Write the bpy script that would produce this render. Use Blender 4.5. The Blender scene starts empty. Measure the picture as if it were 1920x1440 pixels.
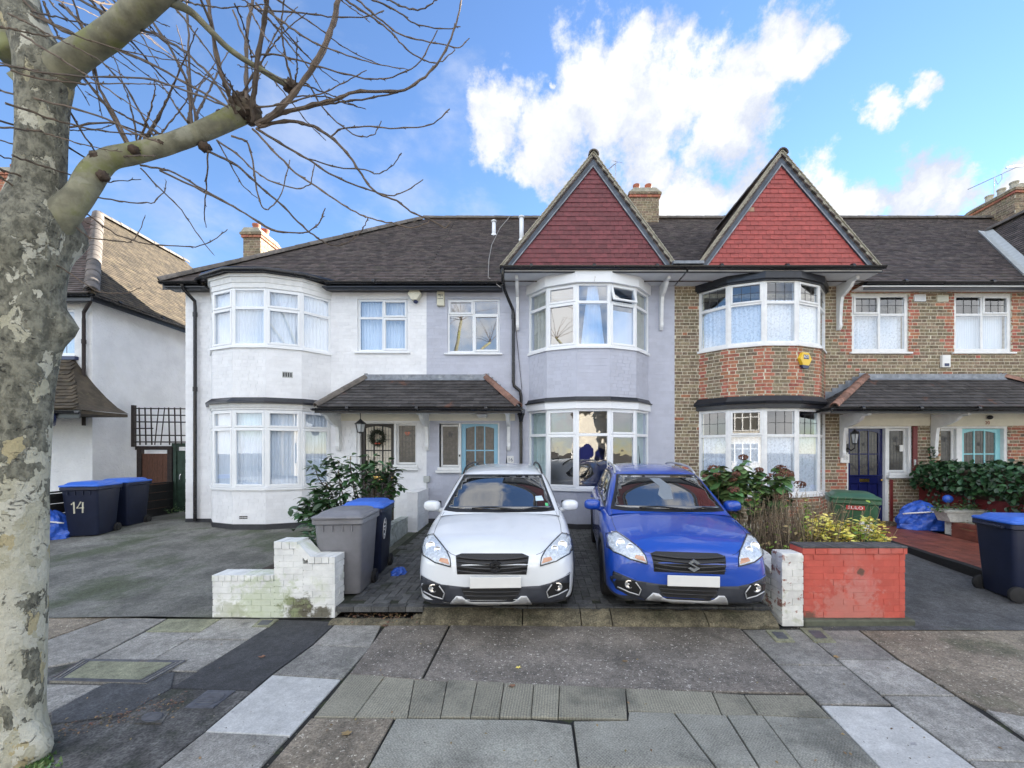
import bpy, bmesh, math, random
import numpy as np
from mathutils import Vector, Matrix, Euler
from mathutils.bvhtree import BVHTree
from mathutils.geometry import delaunay_2d_cdt
R = math.radians
PI = math.pi
rng = random.Random(7)
scene = bpy.context.scene
COL = scene.collection

# ------------------------------------------------------------------ camera
F, CX, CY, H = 780.0, 1000.0, 845.0, 1.8      # calibration of the photograph (1920 px wide)
cam = bpy.data.cameras.new('camera')
camo = bpy.data.objects.new('camera', cam)
COL.objects.link(camo)
camo.location = (0, 0, H)
camo.rotation_euler = (PI / 2, 0, 0)
cam.sensor_width = 36
cam.lens = F / 1920 * 36
cam.shift_x = -(CX - 960) / 1920
cam.shift_y = (CY - 720) / 1920
cam.clip_start = 0.05
cam.clip_end = 2000
scene.camera = camo

def P(px, py, Y):
    return Vector(((px - CX) * Y / F, Y, H - (py - CY) * Y / F))

def G(px, py, z):
    Y = F * (H - z) / (py - CY)
    return Vector(((px - CX) * Y / F, Y, z))

# ------------------------------------------------------------------ light
SUN_EL, SUN_AZ = R(16), R(48)
scene.view_settings.view_transform = 'Standard'
scene.view_settings.look = 'None'
scene.view_settings.exposure = 2.62
scene.view_settings.gamma = 1.0
scene.view_settings.use_curve_mapping = False
sl = bpy.data.lights.new('sun', 'SUN')
sl.energy = 4.8
sl.angle = R(0.5)
sl.color = (1.0, 0.92, 0.81)
so = bpy.data.objects.new('sun', sl)
COL.objects.link(so)
sv = Vector((math.sin(SUN_AZ) * math.cos(SUN_EL), math.cos(SUN_AZ) * math.cos(SUN_EL), math.sin(SUN_EL)))
so.rotation_euler = sv.to_track_quat('Z', 'Y').to_euler()
so.location = sv * 60

class NT:
    """small helper round a node tree"""
    def __init__(s, tree):
        s.t = tree
        s.t.nodes.clear()
    def n(s, kind, props=None, **ins):
        nd = s.t.nodes.new(kind)
        for k, v in (props or {}).items():
            setattr(nd, k, v)
        for k, v in ins.items():
            key = int(k[1:]) if k[0] == 'i' and k[1:].isdigit() else k.replace('_', ' ')
            s.set(nd.inputs[key], v)
        return nd
    def set(s, sock, v):
        if isinstance(v, bpy.types.NodeSocket):
            s.t.links.new(v, sock)
        elif isinstance(v, bpy.types.Node):
            s.t.links.new(v.outputs[0], sock)
        else:
            if isinstance(v, (tuple, list)) and len(v) == 3 and sock.type == 'RGBA':
                v = (*v, 1)
            sock.default_value = v
    def math(s, op, a, b=0.0, c=None, clamp=False):
        nd = s.n('ShaderNodeMath', {'operation': op, 'use_clamp': clamp}, i0=a, i1=b)
        if c is not None:
            s.set(nd.inputs[2], c)
        return nd.outputs[0]
    def vm(s, op, a, b=(0, 0, 0)):
        nd = s.n('ShaderNodeVectorMath', {'operation': op}, i0=a, i1=b)
        return nd.outputs[1] if op in ('DISTANCE', 'LENGTH', 'DOT_PRODUCT') else nd.outputs[0]
    def step(s, v, lo, hi, a=0.0, b=1.0):
        nd = s.n('ShaderNodeMapRange', {'interpolation_type': 'SMOOTHSTEP'}, Value=v)
        for i, q in ((1, lo), (2, hi), (3, a), (4, b)):
            s.set(nd.inputs[i], q)
        return nd.outputs[0]
    def mix(s, f, a, b, mode='MIX'):
        nd = s.n('ShaderNodeMix', {'data_type': 'RGBA', 'blend_type': mode})
        s.set(nd.inputs[0], f); s.set(nd.inputs[6], a); s.set(nd.inputs[7], b)
        return nd.outputs[2]
    def noise(s, vec, scale, detail=5, rough=.55, dist=0.0, out=0):
        nd = s.n('ShaderNodeTexNoise', None, Vector=vec, Scale=scale, Detail=detail, Roughness=rough, Distortion=dist)
        return nd.outputs[out]

world = bpy.data.worlds.new('World')
scene.world = world
world.use_nodes = True
w = NT(world.node_tree)
wd = w.vm('NORMALIZE', w.n('ShaderNodeTexCoord').outputs['Generated'])
sky = w.n('ShaderNodeTexSky', {'sky_type': 'NISHITA', 'sun_disc': False, 'sun_elevation': SUN_EL, 'sun_rotation': SUN_AZ,
                               'altitude': 60, 'air_density': 1.0, 'dust_density': 0.0, 'ozone_density': 3.0})
SKYCOL = w.n('ShaderNodeHueSaturation', None, Hue=0.507, Saturation=1.05, Value=0.70, Color=sky.outputs[0]).outputs[0]
nz = w.noise(wd, 8.5, 10, .62, out=1)
warp = w.vm('ADD', wd, w.vm('SCALE', w.vm('SUBTRACT', nz, (.5, .5, .5))))
warp.node.inputs[1].links[0].from_node.inputs['Scale'].default_value = 0.13
fbm = w.noise(wd, 10.0, 13, .66)
def lobes(lst):
    acc = None
    for px, py, r in lst:
        c = Vector(((px - CX) / F, 1, (CY - py) / F)).normalized()
        c2 = Vector(((px + r - CX) / F, 1, (CY - py) / F)).normalized()
        d = w.vm('DISTANCE', warp, tuple(c))
        v = w.math('MULTIPLY_ADD', d, -1 / (c2 - c).length, 1.0)
        acc = v if acc is None else w.math('MAXIMUM', acc, v)
    return acc
main = lobes([(940, 222, 85), (1030, 240, 112), (1130, 185, 125), (1178, 112, 72), (1255, 200, 150), (1310, 118, 90),
              (1385, 170, 105), (1345, 262, 115), (1215, 280, 95), (1010, 300, 65), (1450, 95, 78), (1520, 100, 62),
              (1405, 365, 95), (1320, 385, 80), (1275, 400, 70), (1535, 350, 70), (1600, 390, 75), (1735, 350, 85),
              (1795, 362, 70), (1685, 390, 58), (1905, 335, 60), (1655, 198, 50), (1722, 150, 46), (1045, 140, 20),
              (1980, 380, 120), (2200, 250, 200), (2350, 60, 220), (1500, -420, 260), (700, -700, 300)])
f1 = w.math('MULTIPLY_ADD', w.math('SUBTRACT', fbm, .5), 2.3, main)
cm = w.step(f1, .00, .50)
wisp = lobes([(870, 120, 90), (835, 250, 120), (770, 370, 130), (690, 415, 100), (900, 400, 90), (560, 250, 260), (330, 420, 200)])
strk = w.noise(w.vm('MULTIPLY', wd, (1.0, 1.0, 1.9)), 7.0, 10, .62, .25)
wm = w.math('MULTIPLY', w.step(w.math('MULTIPLY_ADD', w.math('SUBTRACT', strk, .5), 2.6, wisp), .30, 1.3), .34)
# the rest of the sky goes on with broken cumulus, made brighter than in view for fill light
sep = w.n('ShaderNodeSeparateXYZ', None, Vector=wd)
far = w.step(sep.outputs[1], .25, -.15)
gen = w.noise(wd, 2.3, 12, .6)
gm = w.math('MULTIPLY', w.step(gen, .43, .56), far)
mask = w.math('MAXIMUM', w.math('MAXIMUM', cm, wm), gm)
cshade = w.math('MULTIPLY_ADD', w.step(f1, .3, 1.0), .45, w.math('MULTIPLY', w.step(w.noise(warp, 7.0, 9, .58), .36, .60), .6), clamp=True)
CLOUD = w.mix(cshade, (1.38, 1.50, 1.78), (2.45, 2.45, 2.45))
CLOUD = w.mix(far, CLOUD, w.mix(w.step(w.noise(wd, 5.0, 7, .55), .35, .62), (3.3, 3.45, 3.7), (5.2, 5.2, 5.2)))
skyout = w.mix(mask, SKYCOL, CLOUD)
bg = w.n('ShaderNodeBackground', None, Color=skyout, Strength=0.085)
w.n('ShaderNodeOutputWorld', None, Surface=bg.outputs[0])

# ------------------------------------------------------------------ materials
def mat(name, col, rough=.6, var=.18, vs=6.0, bump=0.0, bs=40.0, metal=0.0, rnd=0.0, spots=(), coat=0.0, spec=.5,
        trans=0.0, stretch=(1, 1, 1), coords='pos', bdist=.004, hue=0.0, grain=None, blots=()):
    m = bpy.data.materials.new(name)
    m.use_nodes = True
    t = NT(m.node_tree)
    if coords == 'pos':
        v = t.n('ShaderNodeNewGeometry').outputs['Position']
    else:
        v = t.n('ShaderNodeTexCoord').outputs['Object']
    if stretch != (1, 1, 1):
        v = t.vm('MULTIPLY', v, stretch)
    base = (*col, 1)
    c = None
    if var > 0:
        nf = t.noise(v, vs, 6, .6)
        c = t.mix(t.step(nf, .3, .7), tuple(x * (1 - var) for x in col), tuple(min(1, x * (1 + var)) for x in col))
    else:
        c = t.n('ShaderNodeRGB'); c.outputs[0].default_value = base; c = c.outputs[0]
    if rnd > 0:
        isl = t.n('ShaderNodeNewGeometry').outputs['Random Per Island']
        ob = t.n('ShaderNodeObjectInfo').outputs['Random']
        r = t.math('FRACT', t.math('ADD', isl, ob))
        hs = t.n('ShaderNodeHueSaturation', None, Hue=t.math('MULTIPLY_ADD', t.math('FRACT', t.math('MULTIPLY', r, 7.3)), hue, .5 - hue / 2),
                 Value=t.math('MULTIPLY_ADD', r, 2 * rnd, 1 - rnd), Color=c)
        c = hs.outputs[0]
    for sp in spots:      # (colour, scale, lo, hi, strength[, stretch])
        vv = t.vm('MULTIPLY', v, sp[5]) if len(sp) > 5 else v
        f = t.math('MULTIPLY', t.step(t.noise(vv, sp[1], 7, .62, .3), sp[2], sp[3]), sp[4])
        c = t.mix(f, c, tuple(sp[0]))
    for (bc, ctr, br, bstr) in blots:      # a stain with its own place and ragged outline
        dd = t.math('MULTIPLY_ADD', t.vm('DISTANCE', v, tuple(ctr)), -1 / br, 1.0)
        f = t.step(t.math('MULTIPLY_ADD', t.math('SUBTRACT', t.noise(v, 11, 8, .68), .5), 2.6, dd), .1, .6)
        c = t.mix(t.math('MULTIPLY', f, bstr), c, tuple(bc))
    if grain:
        g1 = t.math('MULTIPLY_ADD', t.step(t.noise(v, grain[0], 3, .6), .32, .68), 2 * grain[1], 1 - grain[1])
        g2 = t.math('MULTIPLY_ADD', t.step(t.noise(v, grain[0] * .22, 5, .62), .35, .65), 1.2 * grain[1], 1 - .6 * grain[1])
        cv_ = t.n('ShaderNodeCombineColor', None, i0=t.math('MULTIPLY', g1, g2), i1=t.math('MULTIPLY', g1, g2), i2=t.math('MULTIPLY', g1, g2))
        c = t.mix(1.0, c, cv_.outputs[0], 'MULTIPLY')
    b = t.n('ShaderNodeBsdfPrincipled', None, Base_Color=c, Roughness=rough, Metallic=metal)
    b.inputs['Specular IOR Level'].default_value = spec
    if coat:
        b.inputs['Coat Weight'].default_value = coat
        b.inputs['Coat Roughness'].default_value = .03
    if trans:
        b.inputs['Transmission Weight'].default_value = trans
    if bump > 0:
        hgt = t.math('ADD', t.noise(v, bs, 5, .6), t.math('MULTIPLY', t.noise(v, bs * .22, 3, .5), .6))
        bp = t.n('ShaderNodeBump', None, Strength=bump, Distance=bdist, Height=hgt)
        t.set(b.inputs['Normal'], bp.outputs[0])
    t.n('ShaderNodeOutputMaterial', None, Surface=b.outputs[0])
    return m

def glass(name, tint=(.9, .95, 1.0), refl=.10, wob=0.0, wscale=3.0):
    m = bpy.data.materials.new(name)
    m.use_nodes = True
    t = NT(m.node_tree)
    g = t.n('ShaderNodeBsdfGlossy', None, Color=(1, 1, 1, 1), Roughness=0.0)
    tr = t.n('ShaderNodeBsdfTransparent', None, Color=tint)
    fr = t.n('ShaderNodeFresnel', None, IOR=1.5)
    if wob:
        v = t.n('ShaderNodeNewGeometry').outputs['Position']
        bp = t.n('ShaderNodeBump', None, Strength=wob, Distance=.05, Height=t.noise(v, wscale, 2, .4))
        t.set(g.inputs['Normal'], bp.outputs[0])
    f = t.math('ADD', t.math('MULTIPLY', fr.outputs[0], 1.0), refl, clamp=True)
    f = t.math('MULTIPLY', f, t.math('SUBTRACT', 1.0, t.n('ShaderNodeNewGeometry').outputs['Backfacing']))
    mx = t.n('ShaderNodeMixShader', None, i0=f, i1=tr.outputs[0], i2=g.outputs[0])
    t.n('ShaderNodeOutputMaterial', None, Surface=mx.outputs[0])
    return m

MT = {}
def A(k, *a, **kw):
    MT[k] = mat(k, *a, **kw)
A('white_paint_brick', (.80, .81, .83), .55, .05, 3, .25, 90, rnd=.03, spots=[((.66, .68, .66), 1.3, .62, .8, .15)])
A('lilac_paint_brick', (.47, .49, .57), .55, .05, 3, .25, 90, rnd=.04, spots=[((.47, .47, .52), 1.1, .6, .8, .3)])
A('stock_brick', (.215, .165, .108), .85, .35, 18, .5, 120, rnd=.28, hue=.04, spots=[((.06, .055, .05), 9, .6, .75, .55), ((.36, .29, .17), 5, .62, .8, .5)])
A('red_brick', (.36, .135, .082), .8, .25, 18, .5, 120, rnd=.22, hue=.03, spots=[((.13, .07, .055), 10, .62, .8, .5)])
A('mortar', (.56, .52, .41), .9, .25, 14, .4, 150, spots=[((.16, .15, .12), 2.2, .58, .75, .5)])
A('render_white', (.78, .79, .80), .75, .06, 2, 1.0, 26, bdist=.03, spots=[((.62, .62, .55), 1.0, .6, .8, .3)])
A('cream_house', (.60, .57, .50), .7, .1, 2)
A('cream_render', (.72, .69, .58), .7, .06, 3, .15, 60)
A('white_upvc', (.80, .82, .84), .28, .02, 2)
A('white_timber', (.76, .77, .77), .45, .06, 8, .1, 50, spots=[((.45, .42, .36), 14, .68, .8, .35)])
A('black_paint', (.018, .020, .026), .32, .25, 10, .08, 50)
A('black_plastic', (.022, .023, .026), .38, .2, 10)
A('gutter_black', (.012, .012, .014), .25, .2, 6)
A('soffit', (.66, .67, .68), .6, .06, 4)
A('lead', (.20, .22, .25), .42, .3, 7, .15, 30, spots=[((.42, .44, .46), 5, .55, .7, .6)])
A('dark_barge', (.055, .07, .095), .4, .35, 8, .12, 40, spots=[((.22, .24, .26), 11, .62, .8, .5)])
A('cement_verge', (.36, .335, .27), .85, .2, 9, .4, 60)
A('roof_tile', (0.0812, 0.0646, 0.0583), .75, .3, 7, .4, 70, rnd=.42, hue=.04, spots=[((.20, .19, .15), 16, .66, .74, .55), ((.07, .08, .045), 2.0, .6, .75, .5)])
A('roof_tile_moss', (.058, .045, .029), .85, .35, 6, .5, 60, rnd=.4, spots=[((.14, .12, .06), 9, .58, .7, .6), ((.07, .075, .04), 3, .6, .8, .5)])
A('porch_tile', (.050, .046, .046), .6, .3, 7, .3, 60, rnd=.35, hue=.05, spots=[((.18, .075, .045), 1.9, .6, .72, .65)])
A('ridge_tile', (.12, .105, .092), .8, .25, 8, .3, 50, rnd=.2)
A('hip_tile_red', (.21, .115, .085), .75, .3, 8, .3, 50, rnd=.25)
A('gable_tile_dark', (.155, .036, .042), .55, .16, 12, .25, 90, rnd=.2, spots=[((.13, .04, .045), 6, .55, .75, .5)])
A('gable_tile_dark0', (0.2467, 0.0504, 0.0651), .55, .16, 12, .25, 90, rnd=.17, spots=[((.13, .035, .045), 6, .6, .8, .4)])
A('gable_tile_red', (.33, .062, .053), .5, .14, 12, .25, 90, rnd=.12, spots=[((.30, .06, .06), 5, .6, .8, .4)])
A('bare_tile', (.38, .25, .17), .8, .2, 20)
A('curtain_net', (.78, .81, .86), .9, .05, 3)
A('curtain_lace', (.80, .82, .85), .9, .0, 3, spots=[((.50, .52, .55), 26, .52, .57, .6)])
A('curtain_green', (.50, .58, .53), .9, .1, 5)
A('curtain_cream', (.55, .53, .45), .9, .1, 5)
A('blind', (.74, .77, .80), .8, .03, 3)
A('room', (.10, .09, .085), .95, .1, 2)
MT['pane'] = glass('pane', (.92, .95, .98), .10)
MT['pane_wavy'] = glass('pane_wavy', (.85, .9, .92), .15, .10, 2.6)
MT['pane_sky'] = glass('pane_sky', (.75, .85, .95), .22, .02, 1.5)
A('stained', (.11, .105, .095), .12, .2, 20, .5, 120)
A('stained_lit', (.60, .56, .47), .2, .15, 20, .5, 120)  # pale copy of the stained glass; its lit look is put into the colour
A('came', (.045, .045, .05), .4, .1, 5)
A('glass_red', (.35, .06, .03), .15, .2, 20)
A('glass_green', (.05, .16, .10), .15, .2, 20)
A('door_black', (.020, .017, .016), .4, .3, 14, stretch=(8, 8, 1))
A('door_blue', (.25, .50, .66), .35, .05, 5)
A('door_navy', (.010, .014, .085), .22, .15, 5)
A('door_aqua', (.30, .66, .72), .35, .05, 5)
A('brass', (.75, .52, .18), .22, .1, 8, metal=1)
A('chrome', (.80, .80, .82), .12, .03, 8, metal=1)
A('steel', (.45, .46, .48), .35, .1, 8, metal=1)
A('terracotta', (.36, .12, .07), .75, .2, 8, .2, 40)
A('maroon', (.16, .022, .022), .5, .1, 6)
A('plinth', (.035, .036, .042), .6, .2, 8, .2, 50)
A('cable', (.30, .28, .25), .6, .1, 6)
A('concrete_moss', (.140, .140, .126), .9, .35, 1.8, .5, 60, spots=[((.055, .072, .035), 1.1, .47, .66, .8, (1, .7, 1)), ((.27, .27, .25), .9, .55, .75, .7, (.6, .45, 1)), ((.20, .2, .19), 60, .62, .7, .5)], grain=(70, .28))
A('asphalt', (.082, .084, .088), .88, .25, 4, .8, 160, spots=[((.20, .20, .20), 150, .70, .76, .7), ((.075, .085, .06), 1.5, .58, .75, .5)], grain=(80, .30))
A('asphalt_dark', (.050, .051, .054), .85, .2, 4, .8, 150, spots=[((.16, .16, .16), 170, .71, .77, .6)], grain=(90, .30))
A('asphalt_old', (.098, .095, .090), .9, .4, 5, 1.0, 90, spots=[((.030, .036, .022), 2.3, .5, .65, .7), ((.19, .18, .16), 130, .66, .72, .6)], grain=(60, .40))
A('slab_grey', (.262, .252, .228), .85, .22, 2.6, .4, 130, rnd=.22, spots=[((.075, .078, .075), 3.2, .58, .75, .55), ((.46, .46, .44), 70, .66, .72, .6), ((.10, .105, .09), 14, .60, .70, .45), ((.15, .165, .10), 1.0, .56, .75, .5)], grain=(85, .30))
A('slab_white', (.50, .50, .48), .8, .12, 4, .3, 110, spots=[((.24, .24, .25), 9, .62, .74, .7, (1, 2, 1)), ((.27, .27, .26), 2.0, .6, .8, .35)], grain=(85, .12))
A('slab_green', (.225, .228, .155), .88, .25, 4, .4, 120, spots=[((.08, .09, .06), 4, .58, .75, .5)], grain=(85, .25))
A('slab_ribbed', (.185, .180, .150), .88, .22, 2.2, .5, 120, spots=[((.085, .085, .075), 2.6, .55, .72, .6), ((.33, .32, .28), 120, .66, .74, .5)])
A('aggregate', (.178, .158, .135), .85, .3, 2.4, .9, 150, spots=[((.62, .58, .52), 42, .60, .66, .95), ((.035, .033, .032), 55, .58, .66, .75), ((.06, .058, .05), 1.4, .55, .72, .5)], grain=(70, .28))
A('aggregate_tan', (.215, .182, .138), .88, .3, 2.4, .9, 150, spots=[((.62, .58, .48), 42, .60, .66, .9), ((.05, .045, .035), 55, .58, .66, .7), ((.07, .085, .04), 1.6, .55, .72, .5)], grain=(70, .28))
A('joint', (.020, .020, .018), .95, .3, 20, .4, 80, spots=[((.05, .065, .02), 6, .55, .65, .6)])
A('kerb_concrete', (.135, .118, .078), .9, .35, 6, .7, 90, spots=[((.06, .062, .035), 4, .5, .66, .7), ((.30, .27, .2), 60, .62, .7, .5)], grain=(60, .35))
A('paver', (.088, .090, .090), .75, .25, 6, .5, 140, rnd=.28, spots=[((.035, .045, .025), 2.2, .52, .66, .6)], grain=(90, .25))
A('paver_joint', (.030, .034, .022), .95, .3, 12, .3, 60)
A('soil', (.045, .035, .025), .95, .4, 14, .8, 60)
A('red_path', (.20, .060, .040), .55, .25, 5, .2, 80, rnd=.15, spots=[((.09, .04, .03), 3, .55, .7, .5)])
A('wall_white_dirty', (.76, .77, .75), .7, .10, 5, .6, 45, rnd=.05, bdist=.008, spots=[((.48, .54, .33), 3.2, .52, .70, .5), ((.12, .10, .06), 7, .69, .74, .8)], blots=[((.085, .075, .04), (-2.72, 4.8, -.06), .26, .95), ((.085, .075, .04), (-2.45, 4.8, -.10), .17, .9), ((.42, .50, .26), (-3.1, 4.8, .0), .5, .5), ((.40, .42, .30), (-3.5, 4.8, -.08), .25, .6)])
A('wall_white_flaked', (.70, .70, .67), .75, .12, 8, .7, 60, rnd=.06, bdist=.008, spots=[((.27, .10, .07), 9, .58, .63, .9), ((.30, .34, .16), 5, .56, .70, .6)])
A('planter_wall', (.44, .47, .45), .8, .2, 8, .6, 60, rnd=.12, spots=[((.12, .15, .08), 6, .52, .68, .75)])
A('wall_red', (.50, .092, .066), .6, .10, 6, .5, 50, rnd=.07, bdist=.006, spots=[((.50, .19, .16), 2.4, .52, .75, .6), ((.10, .05, .035), 9, .70, .75, .8)], blots=[((.50, .22, .20), (3.66, 4.62, .28), .26, .4), ((.09, .06, .04), (3.64, 4.62, .46), .07, .9), ((.50, .24, .20), (3.5, 4.62, -.02), .5, .5), ((.12, .07, .05), (3.06, 4.62, -.05), .10, .9)])
A('coping_dark', (.085, .080, .080), .8, .3, 10, .4, 60, rnd=.2)
A('wall_base', (.085, .09, .065), .9, .3, 8, .5, 60)
def leafmat(k, col, rnd=.3, hue=.05, rough=.4, trans=.0):
    MT[k] = mat(k, col, rough, .15, 9, 0, rnd=rnd, hue=hue)
leafmat('leaf_rhodo', (.040, .090, .032), .45, .04, .32)
leafmat('leaf_hydrangea', (.095, .17, .055), .45, .08, .45)
leafmat('leaf_yellow', (.80, .72, .17), .2, .05, .45)
leafmat('leaf_lime', (.20, .32, .04), .3, .05, .45)
leafmat('leaf_ivy', (.028, .075, .030), .6, .05, .35)
leafmat('leaf_dry', (.24, .17, .08), .4, .05, .8)
leafmat('flower_dead', (.13, .055, .034), .4, .05, .85)
leafmat('stem_dry', (.26, .20, .125), .35, .03, .85)
leafmat('stem_dark', (.085, .06, .04), .3, .03, .8)
leafmat('stem_green', (.10, .10, .05), .3, .03, .7)
leafmat('fallen', (.20, .12, .065), .5, .08, .7)
A('wreath', (.022, .030, .016), .8, .4, 30)
A('bin_grey', (.20, .20, .215), .42, .08, 8, .12, 220)
A('bin_navy', (.011, .016, .040), .38, .12, 8, .12, 220)
A('bin_blue', (.045, .15, .60), .38, .06, 8, .1, 220)
A('bin_green', (.035, .105, .055), .42, .1, 8, .1, 220)
A('rubber', (.015, .015, .016), .8, .15, 20)
A('bag_blue', (.035, .11, .50), .25, .25, 9)
A('white_print', (.75, .75, .75), .5, .03, 5)
A('red_print', (.45, .03, .03), .5, .03, 5)
A('yellow_plate', (.80, .52, .03), .35, .04, 5)
A('navy_plate', (.02, .03, .09), .35, .04, 5)
A('plate_white', (.74, .74, .72), .4, .03, 5)
A('cream_plate', (.62, .60, .47), .45, .05, 5)
A('fence_black', (.012, .012, .013), .6, .4, 14, .3, 40, stretch=(1, 1, 6))
A('wood_brown', (.105, .045, .026), .75, .4, 12, .4, 40, stretch=(10, 10, 1), spots=[((.03, .02, .016), 9, .55, .7, .7, (6, 6, 1))])
A('wood_dark', (.024, .016, .014), .7, .35, 12, .3, 40)
A('gate_green', (.020, .045, .030), .6, .3, 10, .2, 40)
A('grey_box', (.42, .44, .43), .45, .1, 8)
A('lantern_glass', (.45, .47, .48), .15, .1, 8)
A('iron', (.02, .02, .022), .45, .2, 12)
A('manhole_iron', (.085, .090, .105), .5, .25, 20, .3, 90, spots=[((.16, .10, .06), 6, .6, .75, .5)])
A('trough', (.50, .51, .47), .8, .2, 12, .3, 50)
A('gravel', (.13, .12, .10), .9, .4, 30, .3, 60, rnd=.5)

def bark():
    m = bpy.data.materials.new('plane_bark')
    m.use_nodes = True
    t = NT(m.node_tree)
    v = t.n('ShaderNodeNewGeometry').outputs['Position']
    vs = t.vm('MULTIPLY', v, (1, 1, .62))
    wv = t.vm('ADD', vs, t.vm('SCALE', t.vm('SUBTRACT', t.noise(vs, 9, 4, .6, out=1), (.5, .5, .5))))
    wv.node.inputs[1].links[0].from_node.inputs['Scale'].default_value = .16
    # flakes: voronoi cells pick old or fresh bark, cream lower down
    vo = t.n('ShaderNodeTexVoronoi', {'feature': 'F1'}, Vector=wv, Scale=15)
    cell = t.n('ShaderNodeSeparateColor', None, Color=vo.outputs['Color'])
    z = t.n('ShaderNodeSeparateXYZ', None, Vector=v).outputs[2]
    low = t.step(z, 2.3, .6, -.12, .27)
    big = t.noise(wv, 5.0, 5, .6)
    f = t.math('ADD', t.math('MULTIPLY_ADD', big, 1.15, t.math('MULTIPLY', cell.outputs[0], .45)), low)
    olive = t.mix(t.step(t.noise(vs, 26, 6, .65), .35, .65), (.095, .093, .07), (.27, .262, .20))
    cream = t.mix(cell.outputs[1], (.42, .40, .29), (.58, .565, .47))
    tan = (.40, .32, .14)
    c = t.mix(t.step(f, .82, .86), olive, cream)
    c = t.mix(t.math('MULTIPLY', t.math('MULTIPLY', t.step(cell.outputs[2], .90, .92), t.step(f, .74, .9)), .7), c, tan)
    dk = t.step(t.noise(t.vm('MULTIPLY', v, (1, 1, 1.6)), 14, 6, .7, .8), .60, .68)
    c = t.mix(t.math('MULTIPLY', dk, t.step(z, .6, 2.6, .35, .85)), c, (.035, .028, .022))
    dk2 = t.step(t.noise(vs, 30, 4, .6), .66, .7)
    c = t.mix(t.math('MULTIPLY', dk2, .7), c, (.06, .05, .035))
    b = t.n('ShaderNodeBsdfPrincipled', None, Base_Color=c, Roughness=.8)
    hg = t.math('ADD', t.math('MULTIPLY', t.step(f, .82, .86), -.5), t.math('ADD', t.noise(vs, 26, 6, .65), t.math('MULTIPLY', dk, -.7)))
    bp = t.n('ShaderNodeBump', None, Strength=1.0, Distance=.03, Height=hg)
    t.set(b.inputs['Normal'], bp.outputs[0])
    t.n('ShaderNodeOutputMaterial', None, Surface=b.outputs[0])
    return m
MT['plane_bark'] = bark()
A('limb_bark', (.205, .198, .135), .75, .35, 9, .4, 60, stretch=(1, 1, 1), spots=[((.17, .185, .055), 4.5, .5, .66, .8), ((.34, .34, .27), 7, .58, .68, .55), ((.05, .04, .03), 22, .66, .72, .8)])
A('knot_bark', (.065, .045, .032), .9, .5, 22, .8, 70, spots=[((.17, .14, .10), 14, .55, .66, .6)])
A('twig_bark', (.115, .085, .062), .7, .3, 14, rnd=.3)

def carpaint(k, col):
    m = bpy.data.materials.new(k)
    m.use_nodes = True
    t = NT(m.node_tree)
    v = t.n('ShaderNodeTexCoord').outputs['Object']
    c = t.mix(t.noise(v, 900, 1, .5), tuple(x * .93 for x in col), tuple(min(1, x * 1.07) for x in col))
    dirt = t.math('MULTIPLY', t.step(t.noise(v, 5, 6, .65), .52, .75), .10)
    c = t.mix(dirt, c, (.25, .23, .2))
    b = t.n('ShaderNodeBsdfPrincipled', None, Base_Color=c, Roughness=t.math('MULTIPLY_ADD', t.noise(v, 7, 5, .6), .16, .24), Metallic=.0)
    b.inputs['Coat Weight'].default_value = 1.0
    b.inputs['Coat Roughness'].default_value = .025
    t.n('ShaderNodeOutputMaterial', None, Surface=b.outputs[0])
    MT[k] = m
carpaint('paint_white', (.74, .77, .80))
carpaint('paint_blue', (.006, .062, .40))
A('cladding', (.030, .034, .045), .5, .15, 8, .1, 300)
A('grille_black', (.010, .010, .011), .4, .1, 10)
A('tyre', (.016, .016, .017), .85, .2, 20)
A('alloy', (.42, .43, .45), .3, .05, 8, metal=.9)
A('silver_trim', (.55, .56, .57), .38, .08, 8, metal=.6)
A('lamp_reflector', (.9, .9, .92), .22, .15, 30, metal=1)
A('lamp_grey', (.70, .73, .76), .2, .1, 10, metal=.4)
A('amber', (.62, .30, .16), .2, .1, 10)
MT['lamp_lens'] = glass('lamp_lens', (.93, .95, .97), .02)
MT['car_glass'] = glass('car_glass', (.55, .62, .62), .22)
A('car_inside', (.018, .018, .020), .7, .2, 10)
A('seat_cloth', (.035, .035, .038), .9, .2, 20)
A('sticker_blue', (.55, .70, .78), .4, .1, 8)
A('sticker_green', (.10, .55, .22), .4, .1, 8)
A('reflection_pale', (.20, .23, .26), .8, .05, 6)  # pale tone of the reflection painted on the blue car's windscreen
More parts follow.
